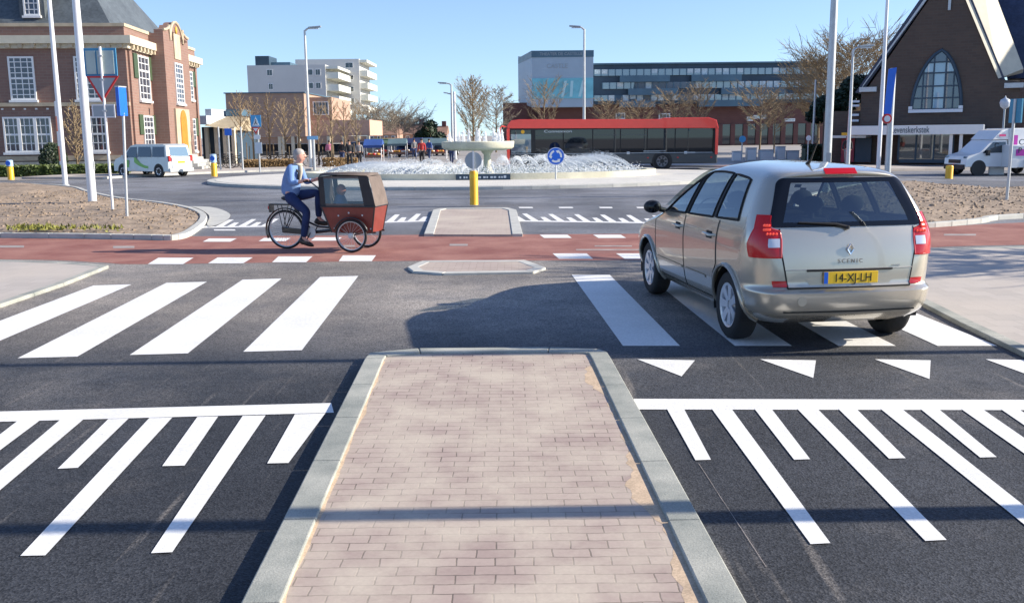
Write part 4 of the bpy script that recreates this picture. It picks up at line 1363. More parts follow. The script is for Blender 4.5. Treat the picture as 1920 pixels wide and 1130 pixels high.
for px, Y, rz_, lab in ((414, 62, 20, 'leftmost bicycle parked by the low pavilion'), (424, 64, 35, 'second bicycle from the left by the low pavilion'), (438, 63, 15, 'bicycle parked left of the brown hedge'), (508, 66, 30, 'bicycle parked behind the brown hedge, left one'), (524, 66, 10, 'bicycle parked behind the brown hedge, middle one'),
                         (540, 66, 40, 'bicycle parked behind the brown hedge, right one'), (560, 64, 15, 'bicycle parked left of the tall street lamp'), (604, 66, 25, 'bicycle parked right of the tall street lamp'), (628, 68, 12, 'bicycle parked under the thick trunked young tree')):
    bicycle(lab, GY(px, Y), R(rz_))
# grass tufts along the bed edge
q = MB()
rg = random.Random(9)
for _ in range(380):
    px = rg.gauss(78, 36) if rg.random() < .8 else rg.uniform(150, 230)
    p = G(max(15, min(240, px)), 428 + rg.gauss(0, 2.2), 0.16)
    h_ = rg.uniform(.03, .10); a = rg.uniform(0, 6.3); dx_ = Vector((math.cos(a), math.sin(a), 0)) * 0.03
    q.add([p - dx_, p + dx_, p + Vector((rg.uniform(-.05, .05), rg.uniform(-.05, .05), h_))], [(0, 1, 2)])
o = q.build('grass', M['grass'], fix=False); o['kind'] = 'stuff'
# clods on the soil
from mathutils.bvhtree import BVHTree
q = MB()
for o in [o for o in scene.objects if o.name.startswith('planting_bed')]:
    bv = BVHTree.FromPolygons([v.co for v in o.data.vertices], [tuple(f.vertices) for f in o.data.polygons])
    xs_ = [v.co.x for v in o.data.vertices]; ys_ = [v.co.y for v in o.data.vertices]
    for _ in range(9000):
        x, y = rg.uniform(max(-16, min(xs_)), min(20, max(xs_))), rg.uniform(min(ys_), max(ys_))
        hit = bv.ray_cast(Vector((x, y, 3)), Vector((0, 0, -1)))
        if hit[0] is None: continue
        s_ = .008 + .035 * rg.random() ** 3
        q.ball(hit[0] + Vector((0, 0, s_ * .2)), (s_ * 1.3, s_, s_ * .8), 4, 3)
o = q.build('soil_clods', M['soil'], fix=False); o['kind'] = 'stuff'

# ------------------------------------------------------------------ poles, lamps, signs
def vpole(name, label, cat, base, h, r0, r1, m_, collar=True, group=None):
    t = thing(name, label, cat, base, 0, group)
    q = MB(); q.lathe([(r0 * 1.03, 0), (r0, 0.3), (r0 * 0.99, h * 0.3), ((r0 + r1) / 2, h * 0.6), (r1, h)], 14); q.build('pole', m_, t, smooth=50)
    if collar:
        q = MB(); q.lathe([(r0 * 1.5, 0.0), (r0 * 1.5, 0.05), (r0 * 1.06, 0.09)], 14); q.build('base_collar', M['galv'], t, smooth=40)
    return t
def base_at(px, py): return G(px, py, 0.0)
GF = 'tall flagpoles and masts around the roundabout'
fp = vpole('flagpole', 'thick white flagpole on the left soil bed', 'flagpole', base_at(175, 395), 9.5, 0.115, 0.07, M['pole_white'], group=GF)
q = MB(); q.box(0.09, 0.13, -0.03, 0.03, 1.1, 1.35); q.build('cleat', M['galv'], fp)
fp = vpole('flagpole', 'thinner white flagpole behind the thick one on the left', 'flagpole', base_at(123, 349), 12.5, 0.105, 0.065, M['pole_white'], group=GF)
b_ = base_at(106, 318); b_.z = 0
t = thing('barrier_pole', 'slim red and white pole leaning left before the town hall', 'pole', b_)
tp = P(76, 103, b_.y) - b_
q = MB()
for k in range(8): q.tube([tp * (k / 8), tp * ((k + 1) / 8)], [0.11 - .006 * k, 0.105 - .006 * k], 8, k % 2)
q.build('pole', [M['pole_white'], mat('faded_red', (0.62, 0.34, 0.36), 0.5)], t, smooth=50)
q = MB(); q.box(-.16, .16, -.16, .16, 0, .3); q.build('footing', M['concrete'], t)
b_ = GY(110, 52.5)
t = thing('marker_post', 'short red and white striped post right of the leaning pole', 'post', b_)
z0_, z1_ = 0.0, zat(102, 190, 52.5)
q = MB()
for k in range(5): q.tube([(0, 0, z1_ * k / 5), (0, 0, z1_ * (k + 1) / 5)], .09, 8, k % 2)
q.build('post', [M['pole_white'], mat('orange_red', (0.75, 0.22, 0.12), 0.5)], t, smooth=50)
q = MB(); q.lathe([(.15, 0), (.15, .1), (.095, .14)], 10); q.build('base_collar', M['galv'], t)

fp = vpole('lamp_mast', 'thick grey mast rising behind the silver car', 'mast', GY(1553, 30.5), 9.5, 0.125, 0.095, M['galv'], group=GF)
q = MB(); q.box(-.07, .07, -.14, -.12, 0.7, 1.3); q.build('service_hatch', M['sign_grey'], fp)
fp = vpole('flagpole', 'slim grey flagpole before the church beside the blue banner', 'flagpole', GY(1650, 46), 11.5, 0.10, 0.05, M['pole_white'], group=GF)

def street_lamp(label, px, Y, py_top, side, r=0.085, arm=1.0, double=False):
    h = zat(px, py_top, Y)
    t = thing('street_lamp', label, 'street lamp', GY(px, Y), 0, 'street lamps around the roundabout')
    q = MB(); q.lathe([(r * 1.15, 0), (r, 1.2), (r * 0.6, h - 0.1)], 10); q.tube([(0, 0, h - 0.15), (side * 0.15, 0, h - 0.02), (side * arm, 0, h + 0.05)], [r * .55, r * .5, r * .4], 8); q.build('pole', M['galv'], t, smooth=50)
    q = MB(); q.extr([(side * arm * .8, -.13, h + 0.0), (side * (arm + .7), -.1, h + .06), (side * (arm + .7), .1, h + .06), (side * arm * .8, .13, h + 0.0)], (0, 0, .1)); hd = q.build('lamp_head', M['sign_grey'], t, bevel=.02)
    q = MB(); q.box(min(side * arm * .9, side * (arm + .55)), max(side * arm * .9, side * (arm + .55)), -.07, .07, h - 0.035, h + .015); q.build('lens', M['white_panel'], hd)
    if double:
        q = MB(); q.tube([(0, 0, h * .86), (side * arm * .7, 0, h * .86 + .05)], [r * .5, r * .4], 8); q.extr([(side * arm * .6, -.13, h * .86 + .02), (side * (arm + .2), -.1, h * .86 + .08), (side * (arm + .2), .1, h * .86 + .08), (side * arm * .6, .13, h * .86 + .02)], (0, 0, .1)); q.build('lower_arm', M['galv'], t)
    return t
street_lamp('tall street lamp left of the middle in front of the cream apartments', 580, 60, 54, 1, .11, .3)
street_lamp('tall street lamp above the bus before the white theatre tower', 1095, 66, 52, -1, .11, .3)
street_lamp('street lamp with arm to the right between thick mast and church', 1592, 50, 90, 1, .1, .35)
street_lamp('two armed street lamp far behind the fountain bowl', 848, 88, 157, -1, .13, .5, True)
vpole('slim_pole', 'slim grey pole between the bus and the thick mast', 'pole', GY(1525, 64), zat(1525, 150, 64), .09, .06, M['galv'], group=GF)
vpole('slim_pole', 'white pole close beside the two armed street lamp', 'pole', GY(853, 80), zat(853, 172, 80), .12, .09, M['pole_white'], group=GF)
# lantern on the right
t = thing('lantern_post', 'old style lantern with round globe in front of the church corner', 'street lamp', GY(1880, 46))
hz = zat(1885, 205, 46)
q = MB(); q.lathe([(.11, 0), (.08, .5), (.055, .9), (.045, hz)], 10); q.build('pole', M['sign_grey'], t, smooth=50)
q = MB(); q.lathe([(.05, hz), (.19, hz + .12), (.24, hz + .30), (.2, hz + .44), (.05, hz + .52), (0.01, hz + .62)], 14); q.build('globe', mat('frosted_globe', (.5, .53, .58), .3), t, smooth=50)

# give way sign seen from behind with a route sign above it
b_ = base_at(213, 412)
t = thing('give_way_sign', 'give way sign with large blue edged panel on thin pole, seen from behind', 'road sign', b_)
Ys = b_.y
def sx(px): return GY(px, Ys).x - b_.x
def sz(py, px=190): return zat(px, py, Ys)
q = MB(); q.tube([(0, 0, 0), P(187, 88, Ys) - b_], .032, 10); q.build('pole', M['pole_white'], t, smooth=50)
def xs(px, py): return P(px, py, Ys).x - b_.x
q = MB(); q.box(xs(156, 115), xs(217, 115), .045, .075, sz(143), sz(90)); pn = q.build('panel', M['sign_blue_dull'] if 'sign_blue_dull' in M else mat('panel_blue_edge', (0.05, 0.24, 0.42), .5), t, bevel=.008)
q = MB(); q.box(xs(160, 115), xs(178, 115), .03, .044, sz(139), sz(95)); q.box(xs(181, 115), xs(212, 115), .03, .044, sz(139), sz(95)); q.build('panel_back', mat('panel_back', (0.42, 0.50, 0.47), .5, .2, var=.1), pn)
tri_o = [(xs(162, 143), sz(143)), (xs(223, 143), sz(143)), (xs(192, 190), sz(192))]
cx0 = sum(p[0] for p in tri_o) / 3; cz0 = sum(p[1] for p in tri_o) / 3
q = MB(); q.extr([(cx0 + (x - cx0) * .8, -.015, cz0 + (z - cz0) * .8) for x, z in tri_o], (0, .02, 0)); pb = q.build('triangle_back', M['sign_grey'], t)
q = MB()
for i in range(3):
    (x0_, z0_), (x1_, z1_) = tri_o[i], tri_o[(i + 1) % 3]
    A = [(x0_, z0_), (x1_, z1_), (cx0 + (x1_ - cx0) * .8, cz0 + (z1_ - cz0) * .8), (cx0 + (x0_ - cx0) * .8, cz0 + (z0_ - cz0) * .8)]
    q.extr([(x, -.02, z) for x, z in A], (0, .03, 0))
q.build('red_border', M['red'], pb)
q = MB()
x0_, x1_, z0_, z1_ = xs(173, 208), xs(216, 208), sz(221), sz(196)
for a in ((x0_, x1_, z0_, z0_ + .03), (x0_, x1_, z1_ - .03, z1_), (x0_, x0_ + .03, z0_ + .031, z1_ - .031), (x1_ - .03, x1_, z0_ + .031, z1_ - .031)): q.box(a[0], a[1], -.02, .0, a[2], a[3])
fr_ = q.build('plate_frame', M['pole_white'], t)
q = MB(); q.box(x0_ + .031, x1_ - .031, -.012, -.004, z0_ + .031, z1_ - .031); q.build('plate', M['sign_grey'], fr_)
q = MB()
for z in (sz(105), sz(150), sz(208)): q.box(-.05 + xs(190, 130) * .9, .05 + xs(190, 130) * .9, -.04, .03, z - .02, z + .02)
q.build('clamp', M['galv'], t)['kind'] = 'stuff'
# blue box sign edge on
b_ = base_at(239, 424)
t = thing('blue_direction_sign', 'tall narrow blue sign on thin grey pole, nearest on the left bed', 'road sign', b_)
Ys = b_.y
q = MB(); q.tube([(0, 0, 0), P(231, 212, Ys) - b_], .032, 10); q.build('pole', M['galv'], t, smooth=50)
rot = Matrix.Rotation(R(76), 3, 'Z')
zc_ = zat(228, 191, Ys); q = MB(); q.obox(Vector((P(228, 191, Ys).x - b_.x, 0, zc_)), rot, (.14, .045, (zat(228, 164, Ys) - zat(228, 218, Ys)) / 2)); pb = q.build('sign_box', M['sign_blue'], t, bevel=.015)
q = MB(); q.obox(Vector((P(228, 191, Ys).x - b_.x, 0, zat(228, 164, Ys) + .012)), rot, (.142, .05, .012)); q.build('cap', M['galv'], pb)
# right: blue sign on a pole at the soil bed
b_ = base_at(1886, 393)
t = thing('blue_direction_sign', 'blue and white sign edge on upon grey pole at the right soil bed', 'road sign', b_)
Ys = b_.y
q = MB(); q.tube([(0, 0, 0), P(1904, 186, Ys) - b_], .035, 10); q.build('pole', M['galv'], t, smooth=50)
rot = Matrix.Rotation(R(-76), 3, 'Z')
q = MB(); q.obox(P(1905, 208, Ys) - b_ , rot, (.20, .02, (zat(1905, 186, Ys) - zat(1905, 231, Ys)) / 2)); pb = q.build('sign_plate', mat('sign_teal', (.05, .25, .40), .4), t)
q = MB(); q.obox(P(1907, 208, Ys) - b_ - rot @ Vector((0, .03, 0)), rot, (.15, .008, .22)); q.build('white_symbol', M['white'], pb)
# banner column beside the church
b_ = GY(1668, 44)
t = thing('banner_post', 'blue banner with round red sign on grey post before the church', 'banner', b_)
Ys = 44
q = MB(); q.lathe([(.14, 0), (.13, zat(1672, 128, Ys))], 12); q.build('post', M['galv'], t, smooth=50)
q = MB(); q.extr([(P(x, y, Ys).x - b_.x - .0, -.16, zat(x, y, Ys)) for x, y in ((1655, 214), (1668, 214), (1679, 127), (1664, 130))], (0, .04, 0)); bn = q.build('banner', M['sign_blue'], t)
q = MB(); q.lathe([(.22, -.02), (.22, .02)], 20, (P(1660, 229, Ys).x - b_.x, -.17, zat(1660, 223, Ys)), 'Y'); rs = q.build('round_sign', M['red'], t)
q = MB(); q.lathe([(.14, -.03), (.14, .0)], 18, (P(1660, 229, Ys).x - b_.x, -.185, zat(1660, 223, Ys)), 'Y'); q.build('sign_face', M['white'], rs)
# little signs by the church wall
for px, py0, py1, Y, lab in ((1601, 184, 226, 56, None),):
    pass
# crossing sign cluster far left
b_ = GY(484, 55)
t = thing('crossing_sign', 'blue pedestrian crossing sign above a small triangle on a pole by the shops', 'road sign', b_)
q = MB(); q.lathe([(.045, 0), (.045, zat(480, 218, 55))], 8); q.build('pole', M['galv'], t)
sq = lambda x0, x1, y0, y1, d=-.06: (P(x0, y0, 55).x - b_.x, P(x1, y0, 55).x - b_.x, d, d + .03, zat(480, y1, 55), zat(480, y0, 55))
q = MB(); q.box(*sq(470, 489, 216, 238)); pn = q.build('blue_square', mat('sign_cyan', (.06, .33, .62), .4), t)
x0_, x1_, _, _, z0_, z1_ = sq(473, 486, 219, 236)
q = MB(); q.extr([(x0_, -.075, z0_), (x1_, -.075, z0_), ((x0_ + x1_) / 2, -.075, z1_)], (0, .012, 0)); wt = q.build('white_triangle', M['white'], pn)
xm = (x0_ + x1_) / 2; zm = (z0_ + z1_) / 2 - .05
q = MB(); q.tube([(xm, -.08, zm + .08), (xm, -.08, zm)], .03, 6); q.tube([(xm, -.08, zm), (xm - .08, -.08, zm - .14)], .02, 6); q.tube([(xm, -.08, zm), (xm + .08, -.08, zm - .14)], .02, 6); q.ball((xm, -.08, zm + .13), .03, 6, 4); q.build('walking_figure', M['black'], wt)
x0_, x1_, _, _, z0_, z1_ = sq(472, 487, 238.5, 252)
q = MB(); q.extr([(x0_, -.06, z1_), (x1_, -.06, z1_), ((x0_ + x1_) / 2, -.06, z0_)], (0, .03, 0)); tr_ = q.build('triangle_plate', M['red'], t)
q = MB(); m1 = (x0_ + x1_) / 2; q.extr([(m1 + (x0_ - m1) * .62, -.068, z1_ - .06), (m1 + (x1_ - m1) * .62, -.068, z1_ - .06), (m1, -.068, z0_ + .14)], (0, .006, 0)); q.build('sign_face', M['white'], tr_)
q = MB(); q.box(*sq(476, 488, 253, 261)); q.build('small_plate', M['white'], t)
q = MB(); q.box(*sq(478, 491, 267, 288)); q.build('notice_plate', M['white_panel'], t)
b_ = GY(428, 58)
t = thing('blue_square_sign', 'small blue square sign on pole right of the low pavilion', 'road sign', b_)
q = MB(); q.lathe([(.045, 0), (.045, zat(428, 240, 58))], 8); q.build('pole', M['galv'], t)
q = MB(); q.box(-.2, .22, -.07, -.048, zat(428, 254, 58), zat(428, 241, 58)); q.build('sign_plate', M['sign_blue'], t)
b_ = GY(587, 57)
t = thing('street_name_sign', 'pale blue street name plate on a post behind the rider head', 'sign', b_)
q = MB(); q.lathe([(.08, 0), (.08, zat(587, 255, 57))], 8); q.build('post', M['galv'], t)
q = MB(); q.box(-.34, .30, -.12, -.085, zat(587, 262, 57), zat(587, 255, 57)); q.build('name_plate', mat('pale_blue', (.30, .55, .75), .4), t)
for px, lab in ((410, 'grey pole beside the low pavilion columns'), (452, 'grey pole in front of the leftmost young tree')):
    vpole('slim_pole', lab, 'pole', GY(px, 57), zat(px, 238, 57), .05, .045, M['galv'], group=GF)
b_ = GY(1392, 70)
t = thing('blue_round_sign', 'pale blue round sign on pole right of the bus tail', 'road sign', b_)
q = MB(); q.lathe([(.05, 0), (.05, zat(1392, 262, 70))], 8); q.build('pole', M['galv'], t)
q = MB(); q.lathe([(.24, -.02), (.24, .02)], 18, (0, -.07, zat(1392, 261, 70)), 'Y'); q.build('sign_plate', mat('sign_cyan2', (.10, .42, .72), .4), t)
b_ = GY(1516, 60)
t = thing('white_round_sign', 'small white sign on pole left of the thick mast', 'road sign', b_)
q = MB(); q.lathe([(.04, 0), (.04, zat(1516, 262, 60))], 8); q.build('pole', M['galv'], t)
q = MB(); q.lathe([(.16, -.02), (.16, .02)], 16, (0, -.06, zat(1516, 259, 60)), 'Y'); q.build('sign_plate', M['white'], t)

# yellow bollards
def bollard(name, label, base, h, r, top=None, sign=None):
    t = thing(name, label, 'bollard', base, 0, 'yellow traffic bollards')
    q = MB(); q.lathe([(r * 1.05, 0), (r, .02), (r, h - .06), (r * .85, h - .01), (0.01, h)], 18); q.build('body', M['yellow'], t, smooth=40)
    q = MB(); q.lathe([(r * 1.012, h * .80), (r * 1.012, h * .90)], 18); q.build('reflective_band', mat('band_yellow', (.85, .55, .05), .25), t, smooth=40)
    if top:
        q = MB(); q.lathe([(r * 1.05, h + .005), (r * 1.05, h + top - .03), (r * .8, h + top)], 16); tt = q.build('sign_cap', mat('cap_pale_blue', (.35, .50, .70), .4), t, smooth=40)
        q = MB(); q.lathe([(r * .8, -.01), (r * .8, .01)], 16, (0, -r * 1.1, h + top * .5), 'Y'); q.build('arrow_disc', M['sign_blue'], tt)
    if sign:
        q = MB(); q.box(-.022, .022, -.05, -.02, h - .02, h + sign); q.build('sign_post', M['white'], t)
        q = MB(); q.lathe([(.235, -.012), (.235, .012)], 28, (0, 0, h + sign - .26), 'Y'); q.build('sign_disc', M['sign_grey'], t, smooth=40)
    return t
b_ = base_at(889, 387); b_.z = .045
bollard('bollard', 'yellow bollard with grey round sign back on the paved refuge', b_, zat(889, 320, b_.y) - .045, .072 * 1.6, sign=zat(889, 283, b_.y) - zat(889, 320, b_.y))
b_ = base_at(402, 331); bollard('bollard', 'yellow bollard with pale blue cap on the far left kerb', b_, zat(402, 305, b_.y), .15, top=zat(402, 289, b_.y) - zat(402, 305, b_.y))
b_ = base_at(21, 337); bollard('bollard', 'yellow bollard with pale cap at the left edge by the hedge', b_, zat(21, 312, b_.y), .15, top=zat(21, 300, b_.y) - zat(21, 312, b_.y))
b_ = base_at(1779, 335); bollard('bollard', 'short yellow bollard in front of the white box van', b_, zat(1779, 310, b_.y), .15)
# blue roundabout sign on the apron
b_ = base_at(1042, 342); b_.z = .12
t = thing('roundabout_sign', 'round blue roundabout sign with white arrows before the fountain', 'road sign', b_)
zc_ = zat(1043, 293, b_.y) - .12
q = MB(); q.lathe([(.035, 0), (.035, zc_ + .3)], 10); q.build('pole', M['galv'], t, smooth=50)
rr_ = .36
q = MB(); q.lathe([(rr_, -.02), (rr_, .02)], 36, (0, -.06, zc_), 'Y'); dd = q.build('disc', M['sign_blue'], t)
q = MB(); q.lathe([(rr_ * .985, -.004), (rr_ * .93, -.004), (rr_ * .93, .004), (rr_ * .985, .004)], 36, (0, -.083, zc_), 'Y', closed=True); q.build('white_rim', M['white'], dd)
for k in range(3):
    a0 = R(90 + 120 * k + 18); pts_o, pts_i = [], []
    for j in range(7):
        a = a0 + R(70) * j / 6
        pts_o.append((math.cos(a) * rr_ * .72, math.sin(a) * rr_ * .72)); pts_i.append((math.cos(a) * rr_ * .50, math.sin(a) * rr_ * .50))
    q = MB(); q.grid([[(x, -.083, zc_ + z) for x, z in pts_o], [(x, -.083, zc_ + z) for x, z in pts_i]])
    a = a0 + R(70); c0, c1, tpx = rr_ * .84, rr_ * .38, a + R(32)
    q.poly([(math.cos(a) * c0, -.083, zc_ + math.sin(a) * c0), (math.cos(a) * c1, -.083, zc_ + math.sin(a) * c1), (math.cos(tpx) * rr_ * .61, -.083, zc_ + math.sin(tpx) * rr_ * .61)])
    q.build('arrow', M['white'], dd, fix=False)
# off to the right, out of the frame: the mast and post whose long shadows cross the road
def shadow_pole(label, px_y, X, h, r):
    vpole('lamp_mast', label, 'mast', Vector((X, px_y, 0)), h, r, r * .7, M['galv'], group=GF)
yA = G(1000, 668).y; yB = G(1000, 962).y
shadow_pole('tall grey mast standing on the right pavement outside the picture', yA + .10, 9.5, 9.0, .07)
shadow_pole('stout grey post standing right of the road outside the picture', yB + .02, 6.6, 5.0, .10)
# bare trees beyond the right edge whose branches dapple the pavement
for x_, y_, sd, lab in ((15.5, 14.2, 52, 'bare tree standing on the right pavement outside the picture'),):
    make_tree('bare_tree', lab, None, Vector((x_, y_, 0)), dict(h=6.6, crown_r=2.2, base=2.0, n1=34, seed=sd, shape='round', tw=2.6, nt=9), 'twig')
# ------------------------------------------------------------------ fountain
def spraymat():
    m = bpy.data.materials.new('white_water_spray')
    m.use_nodes = True
    nt = m.node_tree
    out = nt.nodes['Material Output']
    nt.nodes.remove(nt.nodes['Principled BSDF'])
    d = nt.nodes.new('ShaderNodeBsdfDiffuse'); d.inputs[0].default_value = (.88, .90, .92, 1)
    tl = nt.nodes.new('ShaderNodeBsdfTranslucent'); tl.inputs[0].default_value = (.88, .90, .92, 1)
    tr = nt.nodes.new('ShaderNodeBsdfTransparent')
    a = nt.nodes.new('ShaderNodeMixShader'); a.inputs[0].default_value = .5
    b = nt.nodes.new('ShaderNodeMixShader'); b.inputs[0].default_value = .25
    nt.links.new(d.outputs[0], a.inputs[1]); nt.links.new(tl.outputs[0], a.inputs[2])
    nt.links.new(a.outputs[0], b.inputs[1]); nt.links.new(tr.outputs[0], b.inputs[2])
    nt.links.new(b.outputs[0], out.inputs[0])
    return m
M['stone_fountain'] = mat('fountain_stone', (0.60, 0.57, 0.44), 0.7, var=0.18, vscale=0.8, fine=0.08, fscale=30)
M['water'] = mat('basin_water', (0.12, 0.20, 0.22), 0.08, var=0.2, vscale=2, bump=0.3, bscale=6)
M['spray'] = spraymat()
fb = Vector((FC.x, FC.y, 0.12))
t = thing('fountain', 'stone fountain with wide bowl on a column in a round water basin', 'fountain', fb)
rx, ry = 8.0, 4.3
def oval(r0, r1, z0, z1, n=64):
    """closed ring wall, r as fractions of the oval"""
    q = MB()
    rows = []
    for (k, z) in ((r1, z0), (r1, z1), (r0, z1), (r0, z0)):
        rows.append([(rx * k * math.cos(2 * math.pi * i / n), ry * k * math.sin(2 * math.pi * i / n), z) for i in range(n)])
    rows.append(rows[0])
    q.grid(rows, closed=True)
    return q
zw = zat(900, 326, FC.y - ry) - .12
oval(.95, 1.0, -.02, zw).build('basin_wall', M['stone_fountain'], t, smooth=40)
q = MB(); q.poly([(rx * .955 * math.cos(2 * math.pi * i / 64), ry * .955 * math.sin(2 * math.pi * i / 64), zw - .12) for i in range(64)]); q.build('water_surface', M['water'], t)
zb0, zb1 = zat(897, 282, FC.y) - .12, zat(897, 265, FC.y) - .12
rb = 67.5 / F * FC.y
bx = P(896, 275, FC.y).x - fb.x
q = MB(); q.lathe([(.25, zb0 - .02), (rb * .70, zb0), (rb * .93, zb0 + .05), (rb * .985, zb0 + .14), (rb, zb1 - .03), (rb * .985, zb1), (rb * .93, zb1), (rb * .90, zb1 - .15), (.1, zb1 - .22)], 48, (bx, 0, 0)); q.build('bowl', M['stone_fountain'], t, smooth=40)
q = MB(); q.lathe([(.30, -.02), (.30, .25), (.18, .4), (.16, zb0 - .2), (.30, zb0 - .015)], 20, (bx + .42, 0, 0)); q.build('column', M['stone_fountain'], t, smooth=40)
q = MB(); q.box(P(855, 334, FC.y - ry).x - fb.x, P(957, 334, FC.y - ry).x - fb.x, -ry - .14, -ry - .06, .0, zw * .95); pq = q.build('plaque', M['dark_metal'], t)
q = MB()
rg = random.Random(4)
x = P(862, 334, FC.y - ry).x - fb.x
while x < P(950, 334, FC.y - ry).x - fb.x:
    w_ = rg.uniform(.05, .11); q.box(x, x + w_, -ry - .155, -ry - .142, zw * .32, zw * rg.choice((.62, .62, .72))); x += w_ + rg.choice((.035, .035, .1))
q.build('worn_inscription', M['white_panel'], pq)['kind'] = 'stuff'
# water: jets in the bowl and arcs in the basin
rg = random.Random(8)
def spray_jet(q, p, v, g_, T, r, n=9, drops=16, up=1.0):
    pts, rad = [], []
    for i in range(n):
        s_ = T * i / (n - 1)
        pts.append(p + v * s_ + Vector((0, 0, -.5 * g_ * s_ * s_)))
        rad.append(r * (0.6 + 1.1 * i / (n - 1)))
    for _ in range(drops):
        s_ = T * rg.random() ** .8
        k_ = s_ / T
        c = p + v * s_ + Vector((0, 0, -.5 * g_ * s_ * s_)) + Vector((rg.gauss(0, 1), rg.gauss(0, 1), rg.gauss(0, 1))) * r * (.5 + 5 * k_ * k_)
        d_ = r * rg.uniform(.35, 1.1) * (1.35 - .5 * k_)
        dv = (v + Vector((0, 0, -g_ * s_))).normalized() * d_ * 1.8
        n1 = dv.orthogonal().normalized() * d_ * .6; n2 = dv.cross(n1).normalized() * d_ * .6
        q.add([c + dv, c + n1, c + n2, c - n1, c - n2, c - dv], [(0, 1, 2), (0, 2, 3), (0, 3, 4), (0, 4, 1), (5, 2, 1), (5, 3, 2), (5, 4, 3), (5, 1, 4)])
q = MB()
for px in (845, 862, 871, 877, 893, 896, 911, 925, 930, 936, 941):
    x = P(px, 260, FC.y).x - FC.x
    yy = math.sqrt(max(0, (rb * .86) ** 2 - (x - bx) ** 2)) * rg.choice((-1, 1)) * .8
    hh = rg.uniform(.42, .68)
    p = Vector((FC.x + x, FC.y + yy, .12 + zb1 - .15))
    q.tube([p, p + Vector((0, 0, hh * .6)), p + Vector((rg.uniform(-.02, .02), 0, hh + .1))], [.10, .075, .015], 6)
    for _ in range(14): q.ball(p + Vector((rg.gauss(0, .06), rg.gauss(0, .06), rg.uniform(.05, hh))), rg.uniform(.02, .045), 4, 3)
o = q.build('bowl_water_jets', M['spray'], smooth=60); o['kind'] = 'stuff'
q = MB()
NJ = 64
for k in range(NJ):
    a = 2 * math.pi * k / NJ
    p = Vector((FC.x + rx * .90 * math.cos(a), FC.y + ry * .90 * math.sin(a), .12 + zw - .08))
    inw = Vector((FC.x, FC.y, 0)) - Vector((p.x, p.y, 0))
    right = math.cos(a) > .15
    left = math.cos(a) < -.45
    hgt = (.66 if right else .42) * rg.uniform(.75, 1.1)
    vz = math.sqrt(2 * 9.8 * hgt); T_ = 2 * vz / 9.8
    reach = inw.length * rg.uniform(.36, .5)
    v = inw.normalized() * (reach / T_) + Vector((0, 0, vz))
    for j in range(3):
        vj = v + Vector((rg.gauss(0, .12), rg.gauss(0, .12), rg.gauss(0, .18)))
        spray_jet(q, p, vj, 9.8, T_ * rg.uniform(.8, 1), .017, drops=260)
for _ in range(6500):        # foam where the arcs fall back
    a = rg.uniform(0, 6.283); k = rg.uniform(.42, .93)
    q.ball((FC.x + rx * k * math.cos(a), FC.y + ry * k * math.sin(a), .12 + zw - .1 + abs(rg.gauss(0, .17))), rg.uniform(.008, .034), 4, 3)
o = q.build('water_spray', M['spray'], smooth=60); o['kind'] = 'stuff'

# ------------------------------------------------------------------ wheels
M['rim'] = mat('silver_hubcap', (0.62, 0.64, 0.68), 0.32, 0.35, coat=.3)
M['rim_dark'] = mat('dark_steel_rim', (0.16, 0.16, 0.17), 0.5, 0.5)
def wheel(parent, c, r, w, side, name='wheel', spokes=7, rim=None, axis='X'):
    """side = which way (+1/-1 along the axle) the outer face looks"""
    t_ = MB()
    prof = [(r * .66, -w / 2 * .9), (r * .88, -w / 2), (r * .97, -w / 2 * .8), (r, -w / 2 * .5), (r, w / 2 * .5), (r * .97, w / 2 * .8), (r * .88, w / 2), (r * .66, w / 2 * .9)]
    t_.lathe(prof, 32, c, axis, closed=True)
    tyre = t_.build(name, M['rubber'], parent, smooth=50)
    q = MB()
    d = side * w * .40
    rr = r * .67
    q.lathe([(0.001, d * .75), (rr * .30, d * .78), (rr * .36, d * .55), (rr * .80, d * .45), (rr * .86, d * 1.0), (rr, d * 1.12), (rr, d * .2)], 32, c, axis)
    for k in range(spokes):
        a = 2 * math.pi * k / spokes
        e1 = Vector((math.cos(a), math.sin(a))); e2 = Vector((-e1.y, e1.x))
        pts = [e1 * rr * .2 + e2 * rr * .13, e1 * rr * .86 + e2 * rr * .19, e1 * rr * .86 - e2 * rr * .19, e1 * rr * .2 - e2 * rr * .13]
        if axis == 'X':
            q.extr([(c[0] + d * (.8 if i in (0, 3) else .98), c[1] + p.x, c[2] + p.y) for i, p in enumerate(pts)], (side * .012, 0, 0))
        else:
            q.extr([(c[0] + p.x, c[1] + d * (.8 if i in (0, 3) else .98), c[2] + p.y) for i, p in enumerate(pts)], (0, side * .012, 0))
    q.build('rim', rim or M['rim'], tyre, smooth=40)
    return tyre

# ------------------------------------------------------------------ red city bus
YBUS = 52.6
bl = GY(951, YBUS + .5)
BL = (GY(1347, YBUS) - bl).length
t = thing('city_bus', 'long red city bus with black window band and dark grey skirt behind the fountain', 'bus', bl, math.atan2(-.5, BL))
BH = zat(1150, 222, YBUS)
zg0, zg1 = zat(1150, 288, YBUS), zat(1150, 238, YBUS)
M['bus_red'] = mat('bus_red', (0.97, 0.06, 0.038), 0.3, coat=.6, var=0.04)
M['bus_grey'] = mat('bus_dark_grey', (0.045, 0.055, 0.062), 0.4, coat=.3, var=0.06, vscale=1)
M['bus_glass'] = glassmat('bus_glass', see=False, dark=(0.008, 0.010, 0.013), floor_=0.03)
W = 2.5
z0 = .32
q = MB(); q.box(0.02, BL - .02, 0.02, W, z0, zg0); q.build('skirt', M['bus_grey'], t, bevel=.06)
q = MB(); q.box(.10, BL - .10, .05, W - .03, zg0 + .002, zg1 + .05); q.build('body', M['black'], t)
